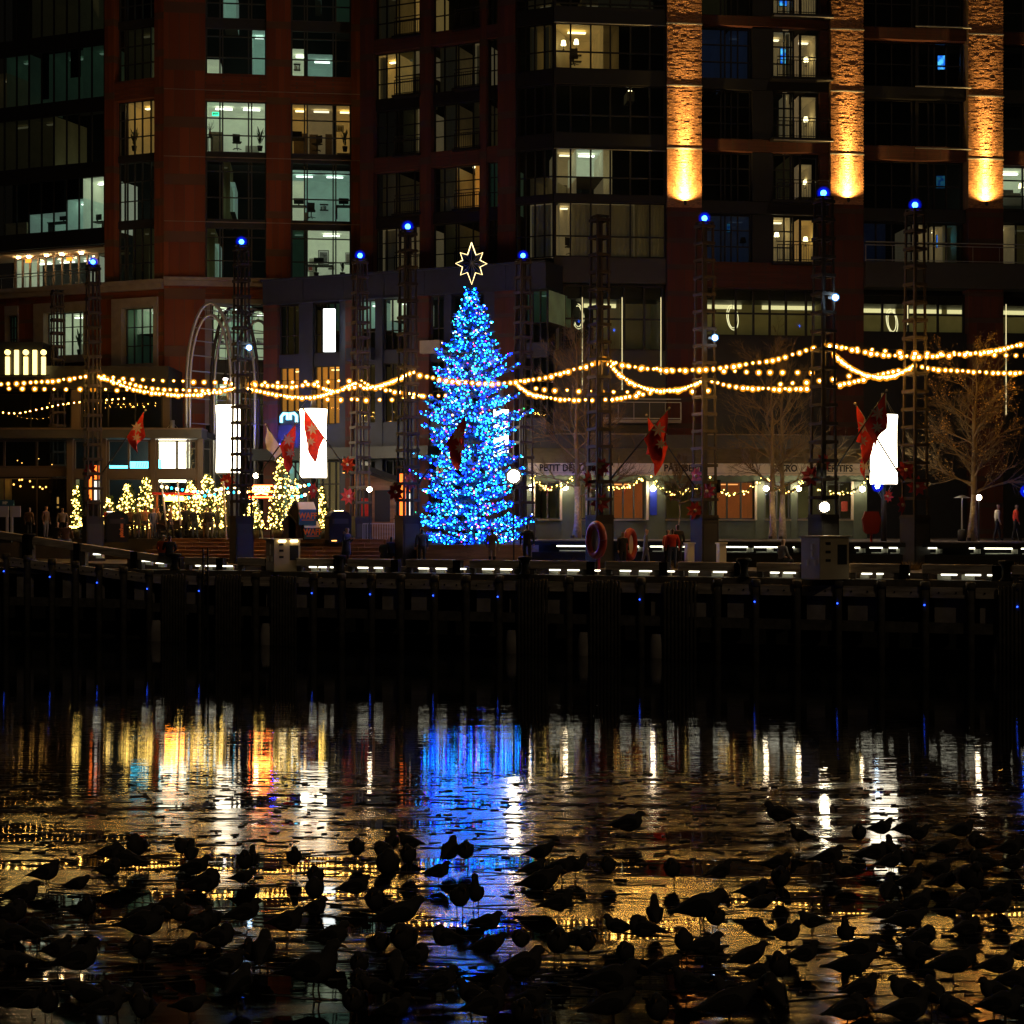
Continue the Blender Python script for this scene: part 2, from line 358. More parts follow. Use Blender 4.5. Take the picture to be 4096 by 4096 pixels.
for i, u in enumerate(pu):
    rz = ramp(u) * .72
    p = link('pile', pile_me, pier, (u, -.30, rz)); link('pile_cap', cap_me, p, (0, 0, 2.95))
    if i % 2 == (0 if i < 7 else 1) or i in (7,9):
        m = MB().ball((0,0,0), .035, 1); m.build('marker_light', M['marker'], pier, loc=(u, -.48, 2.35 + rz))
    if i + 1 < len(pu):
        v = pu[i+1]
        if v - u < 3.6:
            r0, r1 = ramp(u)*.72, ramp(v)*.72
            g = .17
            b = MB()
            b.add([(u+g,-.26,wale_z-.34+r0),(v-g,-.26,wale_z-.34+r1),(v-g,-.26,wale_z+.06+r1),(u+g,-.26,wale_z+.06+r0),
                   (u+g,.02,wale_z-.34+r0),(v-g,.02,wale_z-.34+r1),(v-g,.02,wale_z+.06+r1),(u+g,.02,wale_z+.06+r0)],
                  [(0,1,2,3),(7,6,5,4),(3,2,6,7),(0,4,5,1),(1,5,6,2),(0,3,7,4)])
            wl = b.build('wale', M['timber_grey'], pier)
            for q in (.3,.68):
                MB().lathe([(.035,0),(.035,.03)], 6).build('bolt', M['black'], wl, loc=(u+(v-u)*q, -.27, wale_z-.14+r0*(1-q)+r1*q)).rotation_euler = (R(90),0,0)
            # lower wale
            cube('lower_wale', M['timber_dk'], pier, u+.02, v-.02, -.22, .05, 1.28+min(r0,.2), 1.68+min(r0,.2))
            # precast panel behind
            if i % 3 != 1: cube('panel', M['concrete'], pier, u+.28, u+(v-u)*.9, .12, .3, 1.66, 2.6+r0)
fend_me = MB().lathe([(.062,-.6),(.06,3.05),(.05,3.1)], 7).mesh('fender_pile', M['timber_dk'], True)
for a, c in ((667,768),(881,986),(1102,1207),(2085,2208),(2371,2498),(2665,2800),(3997,4140)):
    ua, uc = PF.U(a), PF.U(c); k = 9
    for j in range(k):
        link('fender_pile', fend_me, pier, (ua+(uc-ua)*(j+.5)/k, -.42, rnd.uniform(-.04,.04)))
    cube('fender_rail', M['timber_dk'], pier, ua, uc, -.35, -.25, 2.62, 2.78)
    cube('fender_rail', M['timber_dk'], pier, ua, uc, -.35, -.25, 1.25, 1.4)
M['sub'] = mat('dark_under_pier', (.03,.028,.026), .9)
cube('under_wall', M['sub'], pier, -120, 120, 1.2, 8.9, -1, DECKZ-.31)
MB().add([(-120,-.05,3.27),(uR,-.05,3.27),(120,-.05,3.27),(120,1.19,3.27),(uR,1.19,3.27),(-120,1.19,3.27),
          (-120,-.05,3.0),(120,-.05,3.0),(120,1.19,3.0),(-120,1.19,3.0)],[(0,1,2,3,4,5),(6,7,2,1,0),(9,8,7,6)]).build('edge_kerb', M['timber_dk'], pier)
# concrete pile feet at the waterline
for x, y in ((620,2555),(1060,2580),(2040,2612),(2328,2625),(2616,2640),(3985,2676)):
    MB().lathe([(.36,-.8),(.36,.35),(.33,.7),(.26,.95)], 14).build('concrete_footing', M['concrete'], pier, True, loc=(PF.U(x)+.2, -.05, 0))
# ladder
lad = PF.thing('ladder', 'dark steel ladder reaching from the pier edge down to the water', 'ladder')
la, lb = PF.U(842), PF.U(861)
for u in (la, lb): cube('rail', M['steel_dk'], lad, u-.03, u+.03, -.62, -.56, -.3, 4.3)
for k in range(14): cube('rung', M['steel_dk'], lad, la, lb, -.61, -.57, .1+.3*k, .13+.3*k)
# pale timber kerb beams with light housings under them
beams = [(-60,95),(118,300),(330,528),(556,700),(745,870),(955,1065),(1190,1340),(1395,1568),(1628,1816),(1882,2081),(2121,2350),(2425,2640),(2715,2940),(3030,3205),(3400,3600),(3690,3970),(4050,4200)]
kb = 0
for a, c in beams:
    ua, uc = PF.U(a, -.5), PF.U(c, -.5); r0, r1 = ramp(ua), ramp(uc)
    def zz(u, base): return base + ramp(u) * .98
    b = MB().add([(ua,.35,zz(ua,3.5)),(uc,.35,zz(uc,3.5)),(uc,.35,zz(uc,3.86)),(ua,.35,zz(ua,3.86)),
             (ua,.70,zz(ua,3.5)),(uc,.70,zz(uc,3.5)),(uc,.70,zz(uc,3.86)),(ua,.70,zz(ua,3.86))],
            [(0,1,2,3),(7,6,5,4),(3,2,6,7),(0,4,5,1),(1,5,6,2),(0,3,7,4)])
    bo = b.build('kerb_beam', M['timber_grey'], pier); 
    bv = bo.modifiers.new('bevel', 'BEVEL'); bv.width = .02; bv.segments = 1
    for e in (ua + .12, uc - .12):
        MB().box(e-.1, e+.1, .42, .66, 3.27, zz(e,3.5)).build('beam_block', M['timber_dk'], pier)
    cube('end_timber', M['black'], pier, uc+.002, uc+.36, .36, .69, 3.3, zz(uc,3.84))
lamps = [(369,407),(562,607),(619,660),(782,805),(815,870),(880,935),(1232,1270),(1270,1310),(1320,1345),(1422,1476),(1490,1534),(1664,1719),(1733,1791),(1806,1868),(1918,1980),(1990,2052),(2187,2245),(2259,2321),(2342,2404),(2469,2527),(2545,2610),(2632,2701),(2745,2800),(2838,2910),(3072,3120),(3122,3185),(3435,3490),(3500,3535),(3588,3640),(3745,3830),(3842,3925),(3945,3970)]
for a, c in lamps:
    ua, uc = PF.U(a,-.5), PF.U(c,-.5); rz = ramp(ua)*.9; w_ = uc-ua
    h = MB().box(ua, ua+w_*.62, .78, .98, 3.275+rz, 3.47+rz).build('light_housing', M['lightbox'], pier)
    MB().tube([(ua+w_*.25,.40,3.47+rz),(uc,.40,3.47+rz)], .028, 6).build('tube_light', M['tube'], pier)

# ------------------------------------------------------------------ black bench wall with strip lights on the right
bw = PF.thing('bench_wall', 'long black bench wall with white strip lights glowing under its seat', 'bench')
u0, u1 = PF.U(2135,-7), PF.U(4300,-7)
MB().box(u0, u1, 7.6, 8.98, DECKZ, 4.62).build('back_wall', M['black'], bw)
MB().box(u0, u1, 6.7, 7.5, 4.42, 4.60).build('seat', M['black'], bw)
leds = [(2228,2345),(2540,2556),(2602,2652),(2710,2750),(2901,2991),(3018,3071),(3074,3117),(3172,3178),(3420,3440),(3480,3530),(3557,3590),(3713,3748),(3877,3900),(3938,4050),(4085,4140)]
for a, c in leds:
    ua, uc = PF.U(a,-7), PF.U(c,-7)
    cube('strip_light', M['tube'], bw, ua, uc, 6.95, 7.0, 4.35, 4.405)
    cube('bracket', M['lightbox'], bw, uc-.05, uc+.18, 7.02, 7.3, 4.16, 4.34)
    cube('reflector', M['lightbox'], bw, ua, uc, 7.3, 7.34, 4.14, 4.18)
MB().box(u0, u1, 6.8, 7.1, DECKZ, 4.1).build('front_panel', M['black'], bw)
# ------------------------------------------------------------------ building kit
def kind(name, c, es, lamp, lc=None):  # walls emit too, room light put into their colour
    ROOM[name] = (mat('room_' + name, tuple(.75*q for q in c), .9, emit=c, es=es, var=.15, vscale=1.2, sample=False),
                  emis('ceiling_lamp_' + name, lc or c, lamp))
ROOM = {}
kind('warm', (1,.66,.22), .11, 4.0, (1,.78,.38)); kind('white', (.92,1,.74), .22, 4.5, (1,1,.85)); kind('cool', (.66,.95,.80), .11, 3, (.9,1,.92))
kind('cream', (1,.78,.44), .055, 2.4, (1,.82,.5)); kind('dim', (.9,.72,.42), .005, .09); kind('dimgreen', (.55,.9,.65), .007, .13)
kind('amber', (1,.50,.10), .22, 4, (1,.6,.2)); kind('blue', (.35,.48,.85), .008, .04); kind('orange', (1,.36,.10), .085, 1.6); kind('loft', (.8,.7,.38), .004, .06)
M['room_floor'] = mat('room_floor', (.08,.06,.045), .6)
M['curtain'] = mat('curtain_cloth', (.55,.50,.38), .9, emit=(.9,.75,.45), es=.007, sample=False)  # cloth glows slightly, light from the room put into the material
M['blind'] = mat('dark_roller_blind', (.03,.03,.032), .9)
M['furn'] = mat('dark_furniture', (.035,.026,.02), .7)
M['cupb'] = mat('brown_joinery', (.16,.10,.055), .6, var=.2); M['cupw'] = mat('pale_joinery', (.5,.48,.4), .6)
M['leafdk'] = mat('houseplant_leaf', (.05,.09,.03), .6)

def slab(b, f, name, m, x0, x1, y0, y1, o0, o1, xm=None):
    xm = (x0+x1)/2 if xm is None else xm
    return cube(name, M[m] if isinstance(m, str) else m, b, f.U(x0), f.U(x1), -o1, -o0, f.Z(xm,y1), f.Z(xm,y0))
def frac(v): return [i/v for i in range(v+1)] if isinstance(v, int) else [0]+list(v)+[1]
def room(b, f, u0, u1, z0, z1, k, y0=.5, depth=3.4, lamp=True, name='room'):
    wm, lm = ROOM[k]; y1 = y0 + depth
    r = MB().add([(u0,y1,z0),(u1,y1,z0),(u1,y1,z1),(u0,y1,z1),(u0,y0,z0),(u1,y0,z0),(u1,y0,z1),(u0,y0,z1)],
                 [(0,1,2,3),(4,0,3,7),(1,5,6,2),(3,2,6,7)])
    r.add([(u0,y1,z0),(u1,y1,z0),(u1,y0,z0),(u0,y0,z0)], [(0,1,2,3)], 1)
    o = r.build(name, [wm, M['room_floor']], b)
    if k in ('white','cool','warm','cream') and u1-u0 > .7 and z1-z0 > 1.6 and depth > 2:
        q = u0+.1
        while q < u1-.4:
            w = rnd.uniform(.35,.9); h = rnd.choice((.7,.8,.8,1.1,1.9)); t = rnd.random()
            if t < .5: cube('cupboard', M[rnd.choice(('furn','cupb','cupw'))], o, q, min(q+w,u1-.05), y1-.5, y1-.05, z0, z0+min(h,(z1-z0)*.7))
            elif t < .68: cube('door', M['cupb'], o, q, min(q+.85,u1-.05), y1-.06, y1-.01, z0, z0+min(2.05,(z1-z0)*.8))
            elif t < .84:
                for zz_ in (1.3,1.65): cube('shelf', M['furn'], o, q, min(q+w,u1-.05), y1-.3, y1-.02, z0+zz_, z0+zz_+.04)
                for s_ in range(4): cube('book_row', M[rnd.choice(('furn','cupb','cupw'))], o, q+.05+s_*.09, q+.12+s_*.09, y1-.25, y1-.05, z0+1.345, z0+1.345+rnd.uniform(.15,.26))
            q += w+rnd.uniform(.15,.9)
    if lamp:
        n = max(1, int((u1-u0)/1.6)); w = (u1-u0)/n
        for i in range(n):
            c = u0 + w*(i+.5) + rnd.uniform(-.15,.15)
            cube('ceiling_light', lm, o, c-min(.5,w*.3), c+min(.5,w*.3), y0+depth*.35, y0+depth*.35+.22, z1-.16, z1-.10)
    return o
def window(b, f, x0, x1, y0, y1, cols=3, rows=2, lits=(), fr='frame', gl='glass', recess=.28, fw=.06, xm=None, back=True, blind=None, zr=None):
    xm = (x0+x1)/2 if xm is None else xm
    u0, u1 = f.U(x0), f.U(x1); z0, z1 = (f.Z(xm,y1), f.Z(xm,y0)) if zr is None else zr
    cu = [u0+(u1-u0)*q for q in frac(cols)]; cz = [z1-(z1-z0)*q for q in frac(rows)]
    m = MB(); ya, yb = recess, recess+.11
    for i, u in enumerate(cu):
        e = fw*(1.2 if i in (0, len(cu)-1) else 1.)/2
        a = u if i == 0 else u-e; c = u if i == len(cu)-1 else u+e
        if i == 0: c = u+2*e
        if i == len(cu)-1: a = u-2*e
        m.box(a, c, ya, yb, z0, z1)
    for j, z in enumerate(cz):
        e = fw*.8/2
        if j == 0: m.box(u0, u1, ya+.003, yb-.003, z-2*e, z)
        elif j == len(cz)-1: m.box(u0, u1, ya+.003, yb-.003, z, z+2*e)
        else: m.box(u0, u1, ya+.003, yb-.003, z-e, z+e)
    o = m.build('window', M[fr], b)
    for i in range(len(cu)-1):
        for j in range(len(cz)-1):
            pane(M[gl], o, cu[i]+fw*.4, cu[i+1]-fw*.4, recess+.05, cz[j+1]+fw*.35, cz[j]-fw*.35)
    yr = recess + .16
    if back and not any(l[0] <= 0 and l[1] >= 1 for l in lits):
        pass
    for l in lits:
        a, c, k = l[:3]; ex = l[3] if len(l) > 3 else {}
        zt = z1-(z1-z0)*ex.get('t', 0); zb = z1-(z1-z0)*ex.get('b', 1)
        room(b, f, u0+(u1-u0)*a, u0+(u1-u0)*c, zb, zt, k, yr, ex.get('d', 3.2), ex.get('lamp', True))
        if 'curtain' in ex:
            for ca, cc in ex['curtain']: curtain(b, u0+(u1-u0)*ca, u0+(u1-u0)*cc, yr+.25, z0+.05, z1-.05)
    if blind:
        for a, c, t in blind: cube('roller_blind', M['blind'], o, u0+(u1-u0)*a, u0+(u1-u0)*c, yr-.02, yr-.01, z1-(z1-z0)*t, z1)
    return u0, u1, z0, z1
def curtain(b, u0, u1, y, z0, z1):
    n = max(6, int((u1-u0)/.07)); vs = []
    for i in range(n+1):
        u = u0+(u1-u0)*i/n; d = .05*math.sin(i*1.9)+.02*math.sin(i*.7)
        vs += [(u,y+d,z0),(u,y+d*.7,z1)]
    MB().add(vs, [(2*i,2*i+2,2*i+3,2*i+1) for i in range(n)]).build('curtain', M['curtain'], b, True)
def railing(b, u0, u1, y, z0, h=1.05, sp=.13, m='steel_dk', side=None):
    r = MB()
    r.box(u0,u1,y-.02,y+.02,z0+h-.05,z0+h); r.box(u0,u1,y-.015,y+.015,z0+h-.22,z0+h-.18); r.box(u0,u1,y-.015,y+.015,z0+.06,z0+.1)
    k = int((u1-u0)/sp)
    for i in range(k+1):
        u = u0+(u1-u0)*i/max(1,k); w = .025 if i in (0,k) else .011
        r.box(u-w,u+w,y-.01,y+.01,z0,z0+h-.2)
    return r.build('railing', M[m], b)
def core(b, f, x0, x1, ytop=-700, y0=4.2, depth=14):
    u0, u1 = f.U(x0), f.U(x1)
    cube('core', M['core'], b, u0, u1, y0, y0+depth, 0, f.Z((x0+x1)/2, ytop))

# ------------------------------------------------------------------ glass office block, far left
fL = Fac(655, 97, -22, UPZ)
b = fL.thing('glass_office_building', 'dark glass curtain wall office block with a lit terrace floor, far left', 'building')
core(b, fL, -160, 417, y0=5)
xs = [-36,14,64,114,165,214,265,314,364,416]
ysp = [(-60,-10),(172,228),(435,485),(686,739),(945,1004)]
zL = lambda y: fL.Z(0, y)
fl = [(-10,172),(228,435),(485,686),(739,945)]
for (a, c) in ysp: cube('spandrel', M['dark_panel'], b, fL.U(-160), fL.U(416), .1, .22, zL(c), zL(a))
fr_ = [(x+36)/452 for x in xs[1:-1]]
U0, U1 = fL.U(-36), fL.U(416)
for i, (ya, yc) in enumerate(fl):
    lit = []
    if i == 3: lit = [(.80,1,'white',{'t':.02}),(.66,.80,'cool',{'t':.38}),(.33,.66,'cool',{'t':.62,'lamp':False}),(.1,.3,'dim',{'t':.75,'lamp':False})]
    if i == 1: lit = [(.80,1,'dimgreen'),(.5,.8,'dimgreen',{'t':.05}),(.12,.33,'dimgreen'),(-.05,.12,'dim',{'t':.3})]
    if i == 2: lit = [(0,.33,'loft'),(.33,.55,'loft')]
    if i == 0: lit = [(.35,.75,'loft',{'lamp':False})]
    window(b, fL, -36, 416, ya, yc, fr_, 1, lit, recess=.08, fw=.07, xm=0, zr=(zL(yc), zL(ya)),
           blind=[(.66,.80,.4),(.44,.64,.62),(.33,.42,.6)] if i == 3 else ([(.44,.5,.9),(.69,.78,.55)] if i == 1 else None))
# terrace floor with warm soffit
M['soffit'] = mat('warm_soffit', (.45,.34,.22), .8)
cube('soffit', M['soffit'], b, U0-3, U1-.5, .6, 3.4, zL(1012), zL(1004))
window(b, fL, -36, 300, 1010, 1155, [.1,.19,.29,.38,.48,.58,.68,.78,.88], 1, [(0,.9,'white',{'d':4})], fr='frame_br', recess=2.2, fw=.12, xm=0, zr=(zL(1165), zL(1012)))
window(b, fL, 300, 416, 1010, 1155, 3, 1, [], fr='frame_br', recess=2.2, fw=.08, xm=0, zr=(zL(1165), zL(1012)))
M['warmlamp'] = emis('warm_downlight', (1,.66,.30), 130)
for x in (6,48,120,182,260): MB().lathe([(.11,0),(.11,.05)],10).build('downlight', M['warmlamp'], b, loc=(fL.U(x), 1.6, zL(1018)))
M['exit'] = emis('orange_exit_sign', (1,.22,.02), 3)
def exitsign(parent, u, y, z, mt):
    o = cube('exit_sign', mt, parent, u-.2, u+.2, y, y+.05, z-.11, z+.11); return o
exitsign(b, fL.U(24), 2.1, zL(1025), M['exit']); exitsign(b, fL.U(190), 2.1, zL(1030), M['exit'])
railing(b, U0-2, U1-.3, .05, zL(1165), 1.0, .9, 'steel_lt')
# cornice and brick base on the angled side
bt = fL.thing('brick_tower', 'red brick office tower with lit windows, behind the arched trellis', 'building')
core(bt, fL, 418, 640, y0=4.4)
for (ya, yc, o, mm) in ((1160,1176,.35,'stone'),(1176,1196,.22,'stone')): cube('cornice', M[mm], bt, fL.U(-160), fL.U(655)-.02, -o, .6, zL(yc), zL(ya))
zc = lambda y, x=536: fL.Z(x, y)
for a, c in ((418,455),(617,654.5)): cube('brick_pier', M['brick'], bt, fL.U(a), fL.U(c), 0, .7, zc(1150), zc(-700))
cube('brick_spandrel', M['brick'], bt, fL.U(455), fL.U(617), .05, .6, zc(395), zc(318))
for a, c in ((612,640),(876,905),(70,100),(-150,-110)): cube('spandrel', M['grey_panel'], bt, fL.U(455), fL.U(617), .45, .6, zc(c), zc(a))
lw = [.14,.2,.38,.57,.78,.92]
for ya, yc, l in ((-110,70,[]),(100,318,[(.14,.78,'loft')]),(395,612,[(.15,.78,'warm'),(.92,1,'warm')]),(640,876,[]),(905,1120,[(.3,.7,'loft')])):
    window(bt, fL, 455, 617, ya, yc, lw, [.33,.66], l, fr='frame_lt', recess=.55, fw=.07)
# base storey of the angled side: brick with stone-framed windows
cube('base_wall', M['brick'], bt, fL.U(-160), fL.U(20), .1, .7, 0, zL(1196)); 
zb = lambda y, x: fL.Z(x, y)
for a, c in ((72,135),(350,447),(630,654.5)): cube('base_pier', M['brick'], bt, fL.U(a), fL.U(c), .1, .7, 0, zL(1196))
for a, c, ya, yc in ((20,72,1262,1400),(135,350,1248,1422),(447,630,1230,1455)):
    xm = (a+c)/2
    cube('base_brick', M['brick'], bt, fL.U(a), fL.U(c), .12, .7, zb(ya-38,xm), zL(1196)); cube('base_brick', M['brick'], bt, fL.U(a), fL.U(c), .12, .7, 0, zb(yc+30,xm))
    s = 40 if c-a > 60 else 2
    slab(bt, fL, 'stone_lintel', 'stone', a, c, ya-38, ya, -.6, .06, xm); slab(bt, fL, 'stone_sill', 'stone', a, c, yc, yc+30, -.6, .06, xm)
    slab(bt, fL, 'stone_jamb', 'stone', a, a+s, ya, yc, -.6, .05, xm); slab(bt, fL, 'stone_jamb', 'stone', c-s*.4, c, ya, yc, -.6, .05, xm)
    lit = [(0,1,'white',{'lamp':True})] if a == 135 else ([(.3,.9,'white',{'b':.45}),(0,.3,'dimgreen'),(.3,.9,'dimgreen',{'t':.45,'lamp':False})] if a == 447 else [(0,.9,'dimgreen')])
    window(bt, fL, a+s, c-s*.4, ya, yc, 5 if a == 135 else 4, 3, lit, fr='frame_lt', recess=.45, fw=.06)
core(bt, fL, -160, 640, ytop=1200, y0=4.6, depth=8)

# ------------------------------------------------------------------ brick tower, front face
fT = Fac(655, 97, 6.5, UPZ)
# children of the same tower: an offset in the tower's own frame
holder_inv = (Matrix.Translation(fL.O) @ Matrix.Rotation(fL.a, 4, 'Z')).inverted()
holderT = holder_inv @ (Matrix.Translation(fT.O) @ Matrix.Rotation(fT.a, 4, 'Z'))
_before = set(bpy.data.objects)
core(bt, fT, 655.5, 1455, y0=4.4)
zt = lambda y: fT.Z(1050, y)
for a, c in ((655.5,820),(1065,1163),(1405,1450)): cube('brick_pier', M['brick'], bt, fT.U(a), fT.U(c), 0, .8, 0 if a < 700 else zt(1200), zt(-700))
cube('brick_spandrel', M['brick'], bt, fT.U(820), fT.U(1405), .03, .7, zt(402), zt(298))
cube('brick_spandrel', M['brick'], bt, fT.U(820), fT.U(1405), .03, .7, zt(1210), zt(1122))
for y in (365, 632, 890): cube('joint_ledge', M['stone'], bt, fT.U(656), fT.U(1450), -.02, .05, zt(y+2.5), zt(y))
for a, c in ((608,640),(878,908),(72,108),(-160,-115)):
    for p, q in ((820,1065),(1163,1405)): cube('spandrel', M['grey_panel'], bt, fT.U(p), fT.U(q), .4, .55, zt(c), zt(a))
cA = [.235,.28,.705,.755]; cB = [.225,.27,.70,.745]
rows = [(-115,72),(108,298),(402,608),(640,878),(908,1122)]
litA = [[(.28,.5,'cool',{'t':.3,'lamp':False})], [(.0,.235,'white',{'t':.66,'lamp':False}),(.755,1,'cool')], [(0,1,'white')], [(.40,.48,'cool',{'lamp':False,'t':.35,'b':.85}),(.28,.40,'loft')], [(.15,.235,'cool',{'lamp':False,'t':.3}),(0,.15,'loft')]]
litB = [[(.4,.5,'cool',{'b':.5,'lamp':False}),(.745,1,'dimgreen')], [(0,.225,'white',{'t':.38}),(.27,.7,'cool',{'t':.48})], [(0,.27,'warm'),(.27,.70,'cream'),(.745,1,'warm')], [(0,1,'cool',{'t':.12}),(0,.225,'white',{'t':.3,'d':1.5,'lamp':False})], [(.27,1,'white'),(0,.225,'dimgreen')]]
for i, (ya, yc) in enumerate(rows):
    rr = [.18,.62] if i in (1,3,4) else [.33,.66]
    window(bt, fT, 820, 1065, ya, yc, cA, rr, litA[i], fr='frame_lt', recess=.42, fw=.08, xm=1050)
    window(bt, fT, 1163, 1405, ya, yc, cB, rr, litB[i], fr='frame_lt', recess=.42, fw=.08, xm=1050)
# stone cornice and the glazed base behind the trellis
cube('cornice', M['stone'], bt, fT.U(656), fT.U(1450), -.32, .6, fT.Z(700,1122), fT.Z(700,1109))
cube('cornice', M['stone'], bt, fT.U(656), fT.U(1450), -.18, .6, fT.Z(700,1143), fT.Z(700,1123))
cube('brick_band', M['brick'], bt, fT.U(656), fT.U(1450), .05, .7, fT.Z(700,1195), fT.Z(700,1144))
slab(bt, fT, 'stone_frame', 'stone', 820, 846, 1197, 1700, -.5, .06, 830); slab(bt, fT, 'stone_frame', 'stone', 846, 1100, 1197, 1215, -.5, .055, 960)
window(bt, fT, 846, 1070, 1216, 1440, [.12,.28,.62,.72], [.2,.5,.78], [(0,.28,'white'),(.28,.72,'cool'),(.72,1,'white',{'t':.1})], fr='frame_lt', recess=.4, fw=.08)
slab(bt, fT, 'spandrel', 'grey_panel', 846, 1070, 1441, 1530, -.6, -.3, 960)
window(bt, fT, 846, 1070, 1531, 1700, [.12,.28,.62,.72], [.5], [(0,.5,'white'),(.62,1,'loft')], fr='frame_lt', recess=.4, fw=.08)
for o in set(bpy.data.objects) - _before:
    if o.parent == bt: o.matrix_parent_inverse = holderT

# ------------------------------------------------------------------ brick apartment block in the middle, with its slate podium
fM = Fac(2215, 89.3, -23.5, UPZ)
bm_ = fM.thing('brick_apartment_building', 'dark brick apartment block behind the Christmas tree, with a slate podium', 'building')
core(bm_, fM, 1440, 2210, y0=4.4)
zm = lambda y: fM.Z(1585, y)
for a, c in ((1440,1493),(1678,1723),(1918,1945),(1990,2062)): cube('brick_pier', M['brick_dark'], bm_, fM.U(a), fM.U(c), 0, .7, zm(1130), zm(-700))
mrows = [(-60,147),(200,383),(432,622),(682,858),(905,1085)]
for a, c in ((147,200),(622,682)): cube('brick_spandrel', M['brick_dark'], bm_, fM.U(1493), fM.U(1990), .04, .6, zm(c), zm(a))
for a, c in ((383,432),(858,905)):
    for p, q in ((1493,1678),(1723,1918),(1945,1990)): cube('spandrel', M['dark_panel'], bm_, fM.U(p), fM.U(q), .3, .5, zm(c), zm(a))
l1 = [[(0,.42,'dim',{'curtain':[(.02,.2)]}),(.82,1,'warm')], [(0,.42,'warm',{'curtain':[(.0,.14)]}),(.82,1,'cream',{'b':.5,'lamp':False}),(.42,.75,'loft')], [(.86,1,'cream',{'lamp':False}),(.55,.8,'loft')], [(.1,.42,'dim',{'curtain':[(.12,.4)]})], [(.1,.42,'cream',{'lamp':False,'curtain':[(.1,.42)]}),(.84,1,'cream',{'lamp':False})]]
l2 = [[], [(.1,.45,'dim',{'curtain':[(.1,.45)]}),(.82,1,'cream',{'lamp':False,'curtain':[(.82,1)]})], [(.2,.45,'dim',{'curtain':[(.2,.45)]}),(.8,1,'dim')], [(.1,.45,'dim',{'curtain':[(.12,.45)]}),(.82,1,'amber',{'lamp':False})], [(.2,.45,'loft')]]
for i, (ya, yc) in enumerate(mrows):
    zr = (zm(yc), zm(ya))
    window(bm_, fM, 1493, 1678, ya, yc, [.21,.42,.48,.82], [.33,.66], l1[i], recess=.45, fw=.06, zr=zr)
    window(bm_, fM, 1723, 1918, ya, yc, [.21,.45,.5,.8], [.33,.66], l2[i], recess=.45, fw=.06, zr=zr)
    window(bm_, fM, 1945, 1990, ya, yc, 2, 3, [(0,1,'dimgreen',{'lamp':False})] if i == 3 else [], recess=.3, fw=.05, zr=zr)
    for p, q in ((1580,1680),(1820,1918)):
        railing(bm_, fM.U(p), fM.U(q), -.05, zr[0]+.02, 1.05)
        cube('balcony_slab', M['dark_panel'], bm_, fM.U(p)-.1, fM.U(q)+.05, -.25, .3, zr[0]-.12, zr[0])
# glazed corner bay
for i, (a, c) in enumerate(((-90,-18),(28,90),(275,335),(532,590),(778,806))):
    cube('spandrel', M['dark_panel'], bm_, fM.U(2062), fM.U(2213), -.02, .3, fM.Z(2213,c), fM.Z(2213,a))
for a, c, l in ((-18,28,[(.3,.9,'dim')]),(90,275,[(.35,.85,'dim',{'curtain':[(.3,.5),(.7,.9)]})]),(335,532,[]),(590,778,[(.35,.8,'dim',{'t':.6,'lamp':False})]),(806,1027,[(.35,.9,'cream',{'lamp':False,'curtain':[(.35,.95)]})])):
    window(bm_, fM, 2062, 2213, a, c, 4, [.6], l, recess=.06, fw=.07, zr=(fM.Z(2213,c), fM.Z(2213,a)))
# podium, standing 2.6 m forward
PO = 2.6
fP = Fac(2190, 86.9, -23.5, UPZ)
inv = (Matrix.Translation(fM.O) @ Matrix.Rotation(fM.a, 4, 'Z')).inverted() @ (Matrix.Translation(fP.O) @ Matrix.Rotation(fP.a, 4, 'Z'))
_before = set(bpy.data.objects)
zp = lambda y: fP.Z(1500, y)
core(bm_, fP, 1050, 2180, ytop=1100, y0=3.9, depth=5)
for i in range(7):
    x0 = 1050+i*162; cube('parapet_panel', M['blue_panel'], bm_, fP.U(x0)+.01, fP.U(x0+162)-.01, 0, 2.4, zp(1188), zp(1096))
cube('coping', M['blue_panel'], bm_, fP.U(1045), fP.U(2184), -.12, 2.5, zp(1096), zp(1088)); cube('coping', M['blue_panel'], bm_, fP.U(1045), fP.U(2184), -.06, .3, zp(1194), zp(1189))
for a, c in ((1050,1106),(1378,1408),(1655,1712),(1975,2058)): cube('brick_pier', M['brick_dark'], bm_, fP.U(a), fP.U(c), .08, .7, 0, zp(1194))
for a, c in ((1190,1245),(1352,1377),(1495,1524),(1620,1655),(1770,1800),(1930,1974)): cube('steel_column', M['blue_panel'], bm_, fP.U(a), fP.U(c), .15, .7, 0, zp(1194))
pw = [(1106,1190,3,[(.2,.8,'loft')]),(1245,1352,4,[(.4,.75,'dimgreen',{'b':.55})]),(1408,1495,3,[(.1,.95,'cool',{'b':.55})]),(1524,1620,3,[(.2,.95,'white',{'b':.42})]),(1712,1770,2,[]),(1800,1930,4,[]),(2058,2180,4,[(.3,1,'dimgreen',{'b':.6})])]
